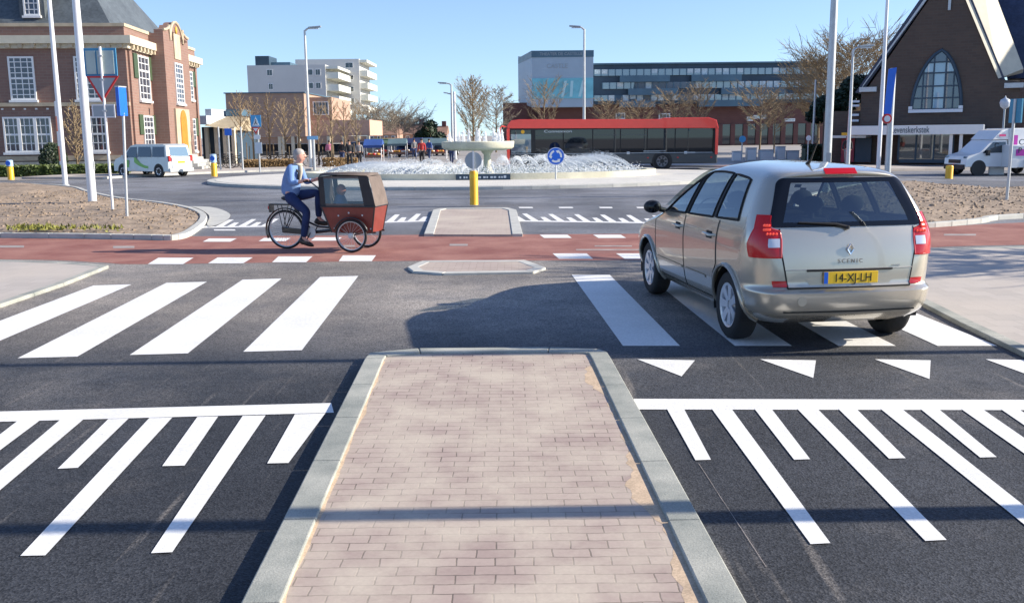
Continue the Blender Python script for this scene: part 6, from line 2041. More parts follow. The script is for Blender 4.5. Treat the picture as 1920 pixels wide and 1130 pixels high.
# windows as areas on the side (y, z) and rear (x, z)
BELT = lambda y: 1.115 - .030 * (y - .7)
def rail(y):      # upper edge of the side glass
    pts = [(.45, 1.36), (.62, 1.45), (.9, 1.515), (1.6, 1.545), (2.2, 1.51), (2.55, 1.43), (2.9, 1.26), (3.12, 1.08)]
    return smooth_tab(pts)(y)
SIDE_WIN = [  # list of (bottom polyline, top polyline) in y from rear to front
    ('quarter_glass', [(.62, None), (1.18, None)], [(.70, None), (1.20, None)], .62, 1.18, .80, 1.235),
    ('rear_door_glass', None, None, 1.27, 2.00, 1.31, 1.96),
    ('front_door_glass', None, None, 2.09, 2.74, 2.05, 2.60),
    ('corner_glass', None, None, 2.80, 3.06, 2.66, 2.80)]
def side_quad(b0, b1, t0, t1, u, v, shrink=0.0):
    yb = b0 + (b1 - b0) * u; yt = t0 + (t1 - t0) * u
    zb = BELT(yb) + .018 + shrink; zt_ = rail(yt) - .012 - shrink
    y = yb + (yt - yb) * v
    return y, zb + (zt_ - zb) * v
def in_side(y, z):
    for nm, _, _, b0, b1, t0, t1 in SIDE_WIN:
        lo_b, hi_b = BELT(y) + .02, rail(y) - .014
        v = (z - lo_b) / max(.01, hi_b - lo_b)
        if -0.0 <= v <= 1.0:
            ya = b0 + (t0 - b0) * v + .012; yb = b1 + (t1 - b1) * v - .012
            if ya <= y <= yb: return True
    return False
RW_B, RW_T = 1.10, 1.515
def rw_half(z):
    t_ = (z - RW_B) / (RW_T - RW_B)
    h = .715 - .155 * t_
    for e, r_ in ((z - RW_B, .07), (RW_T - z, .06)):      # rounded corners
        if e < r_: h -= r_ * (1 - math.sqrt(max(0, 1 - ((r_ - max(0, e)) / r_) ** 2)))
    return h
q = MB()
o_ = [p for r_ in rows for p in r_]
faces = []
for i in range(len(rows) - 1):
    for k in range(n):
        k2 = (k + 1) % n
        ids = (i * n + k, i * n + k2, (i + 1) * n + k2, (i + 1) * n + k)
        c_ = (o_[ids[0]] + o_[ids[1]] + o_[ids[2]] + o_[ids[3]]) / 4
        if abs(c_.x) > .55 and any(math.hypot(c_.y - wy, c_.z - WR) < AR - .001 for wy in WY): continue
        if abs(c_.x) > .5 and c_.y > .6 and in_side(c_.y, c_.z): continue
        if c_.y < .62 and RW_B + .03 < c_.z < RW_T - .03 and abs(c_.x) < rw_half(c_.z) - .04: continue
        if c_.y > 2.4 and 1.10 < c_.z < 1.52 and abs(c_.x) < WID(c_.z) - .14: continue
        faces.append(ids)
faces.append(tuple(range((len(rows) - 1) * n, len(rows) * n)))
q.add(o_, faces)
body = q.build('body', M['car_paint'], CAR, smooth=50)

def patch(name, fn, nu, nv, material, parent, off=.004, sg=1, border=0.0, border_mat=None, smooth=60):
    """a panel lying on the body surface; fn(u, v) gives (a, z)"""
    q_ = MB()
    q_.grid([[surf(fn(u / nu, v / nv)[1], fn(u / nu, v / nv)[0], off, sg) for u in range(nu + 1)] for v in range(nv + 1)])
    return q_.build(name, material, parent, fix=False, smooth=smooth)
def strip_on(name, pts, wdt, material, parent, off=.006, sg=1, fn=None):
    """a thin band following (a, z) points on the body"""
    P_ = [surf(z, a, off, sg) for a, z in pts]
    q_ = MB(); q_.tube(P_, wdt, 5)
    return q_.build(name, material, parent, smooth=60)
def yz(y, z): return (a_of_y(z, y), z)
for sg in (1, -1):
    for nm, _, _, b0, b1, t0, t1 in SIDE_WIN:
        g_ = patch('side_window', lambda u, v: yz(*side_quad(b0, b1, t0, t1, u, v)), 10, 8, M['car_glass'], CAR, .003, sg)
        loop = [side_quad(b0, b1, t0, t1, u / 8, 0) for u in range(9)] + [side_quad(b0, b1, t0, t1, 1, v / 6) for v in range(1, 7)] + [side_quad(b0, b1, t0, t1, 1 - u / 8, 1) for u in range(1, 9)] + [side_quad(b0, b1, t0, t1, 0, 1 - v / 6) for v in range(1, 7)]
        strip_on('window_seal', [yz(*p) for p in loop], .013, M['seam'], g_, .003, sg)
    # black pillars between the side windows
    for (b0, b1, t0, t1, nm) in ((2.0, 2.09, 1.96, 2.05, 'centre_pillar'), (1.18, 1.27, 1.235, 1.31, 'rear_pillar'), (2.74, 2.80, 2.60, 2.66, 'front_pillar')):
        patch(nm, lambda u, v: yz(*side_quad(b0, b1, t0, t1, u, v)), 2, 8, M['seam'] if nm != 'rear_pillar' else M['black'], CAR, .004, sg)
    # doors: shut lines, handles
    for (y0, y1, nm) in ((2.06, 3.12, 'front_door'), (1.06, 2.04, 'rear_door')):
        zb = .335
        def fn(u, v, y0=y0, y1=y1, nm=nm):
            y = y0 + (y1 - y0) * u
            zt_ = BELT(y) - .004
            z = zb + (zt_ - zb) * v
            if nm == 'rear_door':       # the rear edge runs round the wheel arch
                d_ = AR + .05
                if abs(z - WR) < d_: y0_ = max(y0, WY[0] + math.sqrt(d_ * d_ - (z - WR) ** 2))
                else: y0_ = y0
                y = y0_ + (y1 - y0_) * u
            return yz(y, z)
        d = patch(nm, fn, 16, 22, M['car_paint'], CAR, .0035, sg)
        loop = [fn(0, v / 22) for v in range(23)]
        strip_on('shut_line', loop, .0055, M['seam'], d, .002, sg)
        strip_on('shut_line', [fn(u / 8, 0) for u in range(9)], .005, M['seam'], d, .002, sg)
        if nm == 'front_door': strip_on('shut_line', [fn(1, v / 22) for v in range(23)], .0055, M['seam'], d, .002, sg)
        hy = y0 + .10
        hz_ = .945
        c0 = surf(hz_, a_of_y(hz_, hy), .03, sg); c1 = surf(hz_, a_of_y(hz_, hy + .20), .03, sg)
        q = MB(); q.tube([surf(hz_, a_of_y(hz_, hy - .01), .0, sg), c0, c1, surf(hz_, a_of_y(hz_, hy + .21), .0, sg)], [.014, .017, .017, .014], 8); h_ = q.build('door_handle', M['car_paint'], d, smooth=60)
        patch('handle_recess', lambda u, v: yz(hy + .02 + .16 * u, hz_ - .035 + .07 * v), 4, 3, M['seam'], h_, .0055, sg)
        patch('rub_strip', lambda u, v: yz(y0 + .05 + (y1 - y0 - .08) * u if nm == 'front_door' else y0 + .30 + (y1 - y0 - .32) * u, .50 + .030 * v), 10, 2, M['car_paint'], d, .012, sg)
    # wheels and arches
    for wy in WY:
        q = MB()
        pts = []
        arc = [(wy + AR * math.cos(R(a)), WR + AR * math.sin(R(a))) for a in range(-14, 195, 8)]
        q.tube([surf(max(.245, z), a_of_y(max(.245, z), y), .006, sg) for y, z in arc], .021, 6)
        q.build('arch_lip', M['car_paint'], CAR, smooth=60)
        q = MB()
        rows_a = [[Vector((sg * xx, y, z)) for y, z in arc] for xx in (.86, .60)]
        q.grid(rows_a)
        q.poly([Vector((sg * .60, y, z)) for y, z in arc])
        q.build('wheel_well', M['seam'], CAR, fix=False)
        wheel(CAR, (sg * .768, wy, WR), WR, .21, sg)
    # sill
    patch('sill', lambda u, v: yz(1.20 + 1.92 * u, .255 + .07 * v), 10, 3, M['car_paint'], CAR, .008, sg)
    # door mirror
    mc = Vector((sg * 1.00, 2.93, 1.10))
    q = MB(); q.ball(mc, (.105, .075, .075), 14, 8); q.tube([mc - Vector((sg * .09, .0, .03)), mc - Vector((sg * .17, -.02, .05))], .03, 8)
    mr = q.build('door_mirror', M['black'], CAR, smooth=60)
    q = MB(); q.lathe([(0.001, -.078), (.055, -.074), (.065, -.060)], 14, mc, 'Y'); q.build('mirror_glass', M['glass_black'], mr, smooth=60)
    # tail lamps: lower lobe round the corner and a tapering upper lobe beside the window
    def tl(u, v):
        z = .845 + (1.20 - .845) * v
        e = (z - .845) / .355
        yo = .315 - .10 * abs(e - .30) + .02 * max(0, e - .45)
        xi = .632 - .02 * e + (.09 * max(0, (.35 - e) / .35)) * 0 + .06 * max(0, e - .42)
        if z > RW_B - .03: xi = max(xi, rw_half(max(z, RW_B + .05)) + .014)
        a0 = a_of_x(z, xi); a1 = a_of_y(z, max(REAR(z) + .12, yo))
        return a0 + (a1 - a0) * u, z
    tlo = patch('tail_light', tl, 14, 16, M['tail_red'], CAR, .010, sg)
    loop = [tl(0, v / 16) for v in range(17)] + [tl(u / 14, 1) for u in range(1, 15)] + [tl(1, 1 - v / 16) for v in range(1, 17)] + [tl(1 - u / 14, 0) for u in range(1, 15)]
    strip_on('lamp_edge', loop, .008, M['tail_red'], tlo, .006, sg)
    patch('clear_lens', lambda u, v: (tl(.03 + .30 * u, .24 + .21 * v)), 5, 4, M['tail_clear'], tlo, .014, sg)
    q = MB()
    for ui in range(4):
        for vi in range(3):
            a_, z_ = tl(.08 + .10 * ui, .56 + .10 * vi)
            q.ball(surf(z_, a_, .012, sg), .013, 6, 4)
    q.build('lamp_studs', mat('lamp_glow', (.9, .10, .06), .2, emit=((1, .1, .05), .15)), tlo)['kind'] = 'stuff'
    patch('reflector', lambda u, v: (a_of_x(.62, .575 + .13 * u), .585 + .055 * v), 4, 2, M['tail_red'], CAR, .008, sg)
# tailgate with window
def rx_(x, z, off=.004): return surf(z, a_of_x(z, abs(x)), off, 1 if x >= 0 else -1)
def rear_patch(name, half, z0, z1, material, parent, off=.004, nu=14, nv=10):
    q_ = MB()
    q_.grid([[rx_((-1 + 2 * u / nu) * half(z0 + (z1 - z0) * v / nv), z0 + (z1 - z0) * v / nv, off) for u in range(nu + 1)] for v in range(nv + 1)])
    return q_.build(name, material, parent, fix=False, smooth=60)
def tg_half(z): return .575 + .055 * min(1, max(0, (z - .60) / .3)) if z < .9 else .63
tgt = rear_patch('tailgate', tg_half, .575, RW_B - .012, M['car_paint'], CAR, .006, 20, 18)
q = MB()
lp = [rx_(-tg_half(z), z, .004) for z in [.575 + .0285 * k for k in range(19)]][::-1] + [rx_(x * tg_half(.575), .575, .004) for x in [-1 + k / 8 for k in range(17)]] + [rx_(tg_half(z), z, .004) for z in [.575 + .0285 * k for k in range(19)]]
q.tube(lp, .007, 5); q.build('shut_line', M['seam'], tgt, smooth=60)
gl = rear_patch('rear_window', lambda z: rw_half(z) - .02, RW_B + .006, RW_T - .006, M['car_glass'], CAR, .006, 16, 10)
# black surround of the rear glass
def frame_rows(sgn_):
    return [[rx_(sgn_ * (rw_half(z) - .105 + .125 * u / 4), z, .0075) for u in range(5)] for z in [RW_B + (RW_T - RW_B) * (.5 - .5 * math.cos(math.pi * k / 28)) for k in range(29)]]
q = MB(); q.grid(frame_rows(1)); q.grid(frame_rows(-1))
q.grid([[rx_(-rw_half(RW_B) + 2 * rw_half(RW_B) * u / 16, RW_B + .000 + .040 * v / 2, .0078) for u in range(17)] for v in range(3)])
q.grid([[rx_(-rw_half(RW_T) + 2 * rw_half(RW_T) * u / 16, RW_T - .04 + .04 * v / 2, .0078) for u in range(17)] for v in range(3)])
q.build('window_surround', M['glass_black'], gl, fix=False, smooth=60)
# roof spoiler lip, brake lamp, wiper
q = MB(); q.tube([rx_(-.50 + 1.0 * u / 16, 1.550 - .022 * abs(-1 + u / 8) ** 2.2, .014 - .012 * abs(-1 + u / 8) ** 3) for u in range(17)], [.006 + .016 * (1 - abs(-1 + u / 8) ** 3) for u in range(17)], 8); sp_ = q.build('spoiler', M['car_paint'], CAR, smooth=60)
q = MB(); q.grid([[rx_(-.15 + .30 * u / 6, 1.535 + .028 * v, .043) for u in range(7)] for v in range(2)]); q.extr([rx_(-.15, 1.535, .03), rx_(.15, 1.535, .03), rx_(.15, 1.563, .03), rx_(-.15, 1.563, .03)], (0, -.018, 0)); q.build('brake_light', M['tail_red'], sp_)
q = MB(); q.tube([rx_(-.02, 1.09, .025), rx_(-.12, 1.115, .03), rx_(-.46, 1.135, .025)], [.016, .012, .007], 6); q.tube([rx_(-.02, 1.075, .02), rx_(-.02, 1.10, .03)], .022, 8); q.build('rear_wiper', M['black'], gl, smooth=60)
# tailgate swage, number plate recess, plate, emblem, script
q = MB(); q.tube([rx_(x, .735, .006) for x in [-.60 + 1.2 * k / 14 for k in range(15)]], .006, 5); q.build('crease', M['car_paint'], tgt, smooth=60)
rec = rear_patch('plate_recess', lambda z: .40 - .10 * max(0, (.63 - z) / .05) * .5, .60, .725, M['car_paint'], tgt, .0075, 8, 4)
q = MB(); q.tube([rx_(x, .728, .012) for x in [-.40 + .8 * k / 10 for k in range(11)]], .011, 6); q.build('recess_shadow_lip', M['seam'], rec, smooth=60)
yp = rx_(0, .665, .012).y
pl_ = MB(); pl_.box(-.255, .255, yp - .014, yp - .004, .612, .716); plo = pl_.build('number_plate', M['plate_yellow'], tgt, bevel=.003)
q = MB(); q.box(-.255, -.217, yp - .0165, yp - .0143, .613, .715); q.build('blue_strip', M['sign_blue'], plo)
text_mesh('14-XJ-LH', .105, 'lettering', M['seam'], plo, (.018, yp - .0155, .627), (R(90), 0, 0), extrude=.001, align='CENTER', sx=.90)
ez = .905
q = MB()
ey = rx_(0, ez, .012)
for r0, r1 in (((0, .046), (.030, 0)), ((.030, 0), (0, -.046)), ((0, -.046), (-.030, 0)), ((-.030, 0), (0, .046))):
    q.tube([ey + Vector((r0[0], -.004, r0[1])), ey + Vector((r1[0], -.004, r1[1]))], .008, 5)
q.build('emblem', M['chrome'], tgt, smooth=50)
text_mesh('SCENIC', .050, 'lettering', M['chrome'], tgt, (0, rx_(0, .80, .012).y, .79), (R(90), 0, 0), extrude=.002, align='CENTER', space=1.5)
text_mesh('GRAND', .022, 'lettering', M['sign_grey'], tgt, (.44, rx_(.50, .752, .014).y, .748), (R(90), 0, R(5)), extrude=.001, align='CENTER', space=1.1)
# bumper lower valance and shut line
q = MB(); q.grid([[rx_(-.62 + 1.24 * u / 14, .365 + .012 * v, .004) for u in range(15)] for v in range(2)]); q.build('bumper_crease', M['seam'], CAR, fix=False)
q = MB(); q.lathe([(.042, -.002), (.042, .002)], 14, rx_(-.47, .47, .003), 'Y'); q.build('tow_cover', M['car_paint'], CAR)
q = MB(); q.box(-.62, .62, .45, 4.2, .20, .30); q.build('underbody', M['seam'], CAR)
# windscreen and antenna
q = MB(); q.grid([[Vector((x * (WID(z) - .13), FRONT(z) - .10 * (x * .9) ** 2 + .004, z)) for x in [-1 + k / 5 for k in range(11)]] for z in [1.09 + .0445 * k for k in range(11)]]); q.build('windscreen', M['car_glass'], CAR, fix=False, smooth=60)
q = MB(); q.tube([(0.0, 1.05, 1.615), (0.0, .98, 1.655), (0.0, .82, 1.86)], [.022, .010, .004], 7); q.build('antenna', M['black'], CAR, smooth=60)
# cabin
q = MB(); q.box(-.72, .72, .55, 3.3, .42, .55); q.box(-.68, .68, 3.0, 3.25, .55, 1.04); q.build('cabin_floor', M['seat'], CAR)
q = MB(); q.box(-.66, .66, .62, .70, .55, 1.02); q.build('parcel_shelf', M['seat'], CAR)
for x, y in ((-.42, 1.05), (0, 1.05), (.42, 1.05), (-.36, 2.05), (.36, 2.05)):
    wd = .20 if y < 1.5 else .25
    q = MB(); q.extr([(x - wd, y - .02, .55), (x + wd, y - .02, .55), (x + wd * .9, y - .17, 1.12), (x - wd * .9, y - .17, 1.12)], (0, .14, .02)); st_ = q.build('seat', M['seat'], CAR, bevel=.04)
    q = MB(); q.ball((x, y - .13, 1.24), (.12, .055, .085), 12, 8); q.tube([(x, y - .13, 1.10), (x, y - .13, 1.2)], .03, 6); q.build('headrest', M['seat'], st_, smooth=60)
q = MB(); q.lathe([(.17, -.012), (.185, 0), (.17, .012)], 20, (-.36, 2.72, 1.02), 'Y', closed=True); q.build('steering_wheel', M['black'], CAR, smooth=60)
for sg in (1, -1):
    patch('headlight', lambda u, v: (3.35 + .75 * u, .66 + .14 * v), 8, 4, M['tail_clear'], CAR, .006, sg)
# ------------------------------------------------------------------ cargo tricycle, rear hub over its origin, x forward
M['frame_black'] = mat('black_frame_paint', (0.012, 0.012, 0.014), 0.35, coat=.5)
M['box_wood'] = mat('red_brown_wooden_box', (0.19, 0.03, 0.02), 0.5, var=.14, vscale=5, coat=.2)
M['canvas'] = mat('grey_brown_canvas', (0.135, 0.105, 0.09), 0.85, var=.2, vscale=5, bump=.3, bscale=20)
M['canvas_dark'] = mat('dark_canvas', (0.035, 0.03, 0.03), 0.8, var=.2, vscale=5)
M['clear_film'] = glassmat('clear_window_film', tint=(0.82, 0.83, 0.80), ior=1.45, floor_=0.05)
tb = G(538, 467)
tb.z = .004
TR = thing('cargo_tricycle', 'red brown wooden box cargo tricycle with canvas hood on the red cycle path', 'cargo bike', tb, R(-12))
def bike_wheel(c, r, nsp, fender=None):
    q = MB()
    for _ in (0,):
        prof = [(r - .022 + .022 * math.cos(2 * math.pi * k / 8), .020 * math.sin(2 * math.pi * k / 8)) for k in range(8)]
        q.lathe(prof, 40, c, 'Y', closed=True)
    w_ = q.build('wheel', M['rubber'], TR, smooth=60)
    q = MB(); prof = [(r - .052, -.014), (r - .040, -.017), (r - .036, 0), (r - .040, .017), (r - .052, .014)]
    q.lathe(prof, 40, c, 'Y', closed=True); q.build('rim', M['galv'], w_, smooth=40)
    q = MB(); q.lathe([(.001, -.05), (.022, -.05), (.018, -.02), (.05, -.015), (.05, .015), (.018, .02), (.022, .05), (.001, .05)], 14, c, 'Y'); q.build('hub', M['galv'], w_, smooth=40)
    q = MB()
    for k in range(nsp):
        a = 2 * math.pi * k / nsp
        q.tube([(c[0] + .03 * math.cos(a + .5), c[1] + .02 * (-1) ** k, c[2] + .03 * math.sin(a + .5)), (c[0] + (r - .05) * math.cos(a), c[1], c[2] + (r - .05) * math.sin(a))], .0022, 3, caps=False)
    q.build('spokes', M['galv'], w_)
    return w_
RW_, FW_ = .345, .285
bike_wheel((0, 0, RW_), RW_, 28)
FX, FY_ = 1.36, .37
wn1 = bike_wheel((FX, -FY_, FW_), FW_, 20)
wn2 = bike_wheel((FX, FY_, FW_), FW_, 20)
def fender(c, r, a0, a1, w_, parent):
    rows_ = []
    for k in range(15):
        a = R(a0 + (a1 - a0) * k / 14)
        rows_.append([Vector((c[0] + (r + .0) * math.cos(a), c[1] - w_, c[2] + r * math.sin(a))), Vector((c[0] + (r + .014) * math.cos(a), c[1] - w_ * .5, c[2] + (r + .014) * math.sin(a))), Vector((c[0] + (r + .014) * math.cos(a), c[1] + w_ * .5, c[2] + (r + .014) * math.sin(a))), Vector((c[0] + r * math.cos(a), c[1] + w_, c[2] + r * math.sin(a)))])
    q = MB(); q.grid(rows_); o = q.build('mudguard', M['frame_black'], parent, smooth=60, fix=False)
    m_ = o.modifiers.new('solid', 'SOLIDIFY'); m_.thickness = .004
    return o
fender((0, 0, RW_), RW_ + .025, 20, 205, .035, TR)
fender((FX, -FY_, FW_), FW_ + .02, 15, 165, .03, TR)
fender((FX, FY_, FW_), FW_ + .02, 15, 165, .03, TR)
BB = Vector((.50, 0, .30))
q = MB()
q.tube([BB, (.14, 0, .80)], .022, 10)                                  # seat tube
q.tube([BB, (.86, 0, .34), (1.02, 0, .36)], .030, 10)                   # low main tube
q.tube([(.34, 0, .52), (.62, 0, .40), (.90, 0, .38)], .018, 8)
for s_ in (-1, 1):
    q.tube([(0, s_ * .06, RW_), BB + Vector((0, s_ * .04, 0))], .011, 8)
    q.tube([(0, s_ * .06, RW_), (.20, s_ * .03, .70)], .009, 8)
q.tube([(.14, 0, .80), (.11, 0, .87)], .014, 8)
q.tube([(FX, -FY_ + .03, FW_), (FX, FY_ - .03, FW_)], .018, 8)
q.tube([(1.0, -.22, .33), (1.75, -.22, .33)], .016, 8); q.tube([(1.0, .22, .33), (1.75, .22, .33)], .016, 8)
q.tube([(1.02, -.22, .34), (1.02, .22, .34)], .018, 8)
q.build('frame', M['frame_black'], TR, smooth=50)
q = MB(); q.extr([(-.05, -.075, RW_ + .05), (.55, -.075, .345), (.57, -.075, .25), (-.04, -.075, RW_ - .05)], (0, .02, 0)); q.build('chain_case', M['frame_black'], TR, bevel=.012)
q = MB(); q.lathe([(.095, -.006), (.095, .006)], 24, (BB.x, -.088, BB.z), 'Y'); cw = q.build('chainring', M['galv'], TR, smooth=40)
CA = R(-118)
pn = BB + Vector((math.cos(CA) * .17, -.13, math.sin(CA) * .17)); pf = BB + Vector((-math.cos(CA) * .17, .13, -math.sin(CA) * .17))
for pd, sg in ((pn, -1), (pf, 1)):
    q = MB(); q.tube([(BB.x, sg * .10, BB.z), (pd.x, sg * .11, pd.z)], .010, 8); q.box(pd.x - .05, pd.x + .05, pd.y - .05, pd.y + .05, pd.z - .012, pd.z + .012); q.build('pedal', M['frame_black'], TR)
q = MB(); q.ball((.08, 0, .895), (.14, .10, .045), 14, 8); q.ball((.20, 0, .895), (.10, .04, .035), 12, 7); q.build('saddle', M['black'], TR, smooth=60)
q = MB(); q.box(-.25, .16, -.085, .085, .775, .80); q.box(-.27, -.24, -.075, .075, .65, .80)
for s_ in (-1, 1): q.tube([(-.02, s_ * .07, RW_), (-.10, s_ * .08, .775)], .008, 6); q.tube([(-.02, s_ * .07, RW_), (.10, s_ * .08, .775)], .008, 6)
q.build('luggage_rack', M['frame_black'], TR)
q = MB(); q.box(-.30, -.272, -.05, .05, .70, .76); q.build('tail_light', M['red'], TR, bevel=.006)
# wooden box: outline seen from the side, boards with thickness
bxr, bxf, zb, zt_ = (.97, .82), (1.70, 1.78), .33, .775
bw0, bw1 = .27, .33
def bc(f, z, s_):
    t_ = (z - zb) / (zt_ - zb)
    x = (bxf[0] + (bxf[1] - bxf[0]) * t_) if f else (bxr[0] + (bxr[1] - bxr[0]) * t_)
    return Vector((x, s_ * (bw0 + (bw1 - bw0) * t_), z))
q = MB()
for s_ in (-1, 1):
    q.extr([bc(0, zb, s_), bc(1, zb, s_), bc(1, zt_, s_), bc(0, zt_, s_)], (0, -s_ * .014, 0))
q.extr([bc(1, zb, -1) + Vector((.001, .0141, 0)), bc(1, zb, 1) + Vector((.001, -.0141, 0)), bc(1, zt_, 1) + Vector((.001, -.0141, 0)), bc(1, zt_, -1) + Vector((.001, .0141, 0))], (-.014, 0, 0))
q.extr([bc(0, zb, -1) + Vector((0, .0141, 0)), bc(0, zb, 1) + Vector((0, -.0141, 0)), bc(0, zt_, 1) + Vector((0, -.0141, 0)), bc(0, zt_, -1) + Vector((0, .0141, 0))], (.014, 0, 0))
q.box(bxr[0] + .016, bxf[0] - .016, -.25, .25, zb + .002, zb + .014)
box_ = q.build('cargo_box', M['box_wood'], TR)
q = MB()
for s_ in (-1, 1):
    q.tube([bc(0, zt_, s_) + Vector((0, s_ * .004, 0)), bc(1, zt_, s_) + Vector((0, s_ * .004, 0))], .014, 8)
    for f in (0, 1): q.tube([bc(f, zb, s_), bc(f, zt_, s_)], .013, 8)
q.tube([bc(1, zt_, -1), bc(1, zt_, 1)], .014, 8); q.tube([bc(0, zt_, -1), bc(0, zt_, 1)], .014, 8)
q.build('box_edging', M['frame_black'], box_, smooth=50)
for (x, z) in ((1.10, .60), (1.32, .66), (1.55, .62), (1.02, .40), (1.68, .40)):
    pass
q = MB()
for (x, z) in ((1.12, .62), (1.31, .67), (1.55, .63), (1.03, .40), (1.68, .40)): q.ball((x, -(bw0 + (bw1 - bw0) * (z - zb) / (zt_ - zb)) - .004, z), (.016, .006, .016), 8, 5)
q.build('bolt_head', M['galv'], box_)['kind'] = 'stuff'
# canvas hood
zr_ = 1.325
hx0, hx1 = .80, 1.645       # roof rear and front
def hood_pt(x, s_, z):
    t_ = (z - zt_) / (zr_ - zt_)
    return Vector((x, s_ * (bw1 + .006 - .045 * t_), z))
q = MB()
roofrow = []
for x, z in ((hx0 - .03, zr_ - .05), (hx0, zr_), (1.2, zr_ + .012), (hx1, zr_), (hx1 + .03, zr_ - .045)):
    roofrow.append([hood_pt(x, s_, z - (.03 if abs(s_) == 1 else 0)) if abs(s_) == 1 else Vector((x, s_ * .29, z + .012 * (1 - s_ * s_))) for s_ in (-1, -.9, -.5, 0, .5, .9, 1)])
q.grid(roofrow)
# sloping front panel and rear panel
fr0 = [hood_pt(hx1 + .03, s_, zr_ - .045) for s_ in (-1, 0, 1)]; fr1 = [Vector((bxf[1] + .012, s_ * (bw1 + .006), zt_ + .005)) for s_ in (-1, 0, 1)]
q.grid([[f.lerp(g, k / 4) + Vector((.012 * math.sin(k * .8), 0, 0)) for f, g in zip(fr0, fr1)] for k in range(5)])
rr0 = [hood_pt(hx0 - .03, s_, zr_ - .05) for s_ in (-1, 0, 1)]; rr1 = [Vector((bxr[1] - .01, s_ * (bw1 + .006), zt_ + .005)) for s_ in (-1, 0, 1)]
hood = q.build('hood', M['canvas'], TR, smooth=50, fix=False)
q = MB(); q.grid([[f.lerp(g, k / 4) for f, g in zip(rr0, rr1)] for k in range(5)]); q.build('rear_curtain', M['canvas_dark'], hood, fix=False)
for s_ in (-1, 1):
    A = lambda u, v: hood_pt((hx0 - .02) * (1 - u) + (hx1 + .02 + (bxf[1] - hx1) * (1 - v)) * u + (0.03 * (1 - v) * (1 - u)), s_, zt_ + .005 + (zr_ - .05 - zt_) * v)
    q = MB(); q.grid([[A(.0, k / 6), A(.10, k / 6)] for k in range(7)]); q.build('side_pillar', M['canvas_dark'], hood, fix=False)
    q = MB(); q.grid([[A(.80, k / 6), A(.9, k / 6), A(1.0, k / 6)] for k in range(7)]); q.build('side_pillar', M['canvas_dark'], hood, fix=False)
    q = MB(); q.grid([[A(.10 + .70 * u / 5, k * .09) for u in range(6)] for k in range(2)]); q.grid([[A(.10 + .70 * u / 5, .93 + k * .07) for u in range(6)] for k in range(2)]); q.build('window_border', M['box_wood'] if False else M['canvas'], hood, fix=False)
    q = MB(); q.grid([[A(.10 + .70 * u / 5, .09 + .84 * k / 4) for u in range(6)] for k in range(5)]); q.build('window_film', M['clear_film'], hood, fix=False)
# push bar behind the hood
HB = Vector((.56, 0, 1.20))
q = MB(); q.tube([(.84, -.20, .80), (.74, -.22, 1.08), (HB.x + .03, -.24, HB.z + .0), (HB.x - .06, -.27, HB.z)], .013, 8); q.tube([(.84, .20, .80), (.74, .22, 1.08), (HB.x + .03, .24, HB.z), (HB.x - .06, .27, HB.z)], .013, 8); q.tube([(.74, -.22, 1.08), (.74, .22, 1.08)], .012, 8)
hb = q.build('handlebar', M['frame_black'], TR, smooth=50)
for s_ in (-1, 1):
    q = MB(); q.tube([(HB.x + .05, s_ * .236, HB.z), (HB.x - .07, s_ * .274, HB.z)], .019, 8); q.build('grip', M['rubber'], hb, smooth=50)
# a bundle carried in the box
bd = TR.matrix_basis
t = thing('blue_bundle', 'blue padded bundle seen through the film window of the cargo box', 'bag', tb + Matrix.Rotation(R(-12), 3, 'Z') @ Vector((1.06, -.05, zb + .015)), R(-12))
q = MB(); q.ball((0, 0, .33), (.13, .16, .33), 14, 10); q.ball((.06, -.05, .25), (.12, .12, .22), 12, 8); q.build('padding', mat('blue_nylon', (.045, .09, .20), .7, var=.2, vscale=8), t, smooth=60)
q = MB(); q.ball((.03, -.02, .70), (.085, .085, .10), 12, 8); q.build('top_roll', mat('rust_cloth', (.30, .11, .06), .8), t, smooth=60)

# ------------------------------------------------------------------ the rider
M['skin'] = M.get('skin') or mat('skin', (0.50, 0.28, 0.19), .6)
M['skin_pale'] = mat('rosy_skin', (0.62, 0.33, 0.25), .55, var=.06, vscale=10)
M['jacket'] = mat('light_blue_jacket', (0.14, 0.245, 0.48), .8, var=.12, vscale=7, bump=.3, bscale=14)
M['navy'] = mat('navy_trousers', (0.012, 0.028, 0.10), .85, var=.2, vscale=6, bump=.3, bscale=14)
M['scarf'] = mat('beige_scarf', (0.50, 0.45, 0.36), .9, var=.1, vscale=9)
M['grey_hair'] = mat('grey_hair', (0.36, 0.33, 0.31), .8, var=.2, vscale=20)
M['leather'] = mat('dark_brown_leather', (0.035, 0.022, 0.016), .5)
RD = thing('person', 'grey haired man in light blue jacket and navy trousers riding the cargo tricycle', 'person', tb, R(-12))
def skinmesh(nm, pts, edges_, rads, m_, parent, sub=2):
    me = bpy.data.meshes.new(nm); me.from_pydata([Vector(p) for p in pts], edges_, []); me.materials.append(m_)
    o = bpy.data.objects.new(nm, me); COL.objects.link(o); o.parent = parent
    md = o.modifiers.new('skin', 'SKIN'); md.use_smooth_shade = True
    for i, r_ in enumerate(rads): me.skin_vertices[0].data[i].radius = r_ if isinstance(r_, tuple) else (r_, r_)
    for i in range(len(pts)): me.skin_vertices[0].data[i].use_root = i == 0
    sb = o.modifiers.new('sub', 'SUBSURF'); sb.levels = sb.render_levels = sub
    return o
pts, eds, rad = [], [], []
def J(p, r, parent_=None):
    pts.append(p); rad.append(r)
    if parent_ is not None: eds.append((parent_, len(pts) - 1))
    return len(pts) - 1
pel = J((.12, 0, .98), (.09, .11))
sp = J((.16, 0, 1.17), (.085, .12), pel)
ch = J((.215, 0, 1.35), (.10, .15), sp)
nk = J((.28, 0, 1.485), .052, ch)
jw = J((.335, 0, 1.555), (.068, .060), nk)
hd = J((.345, 0, 1.64), (.092, .078), jw)
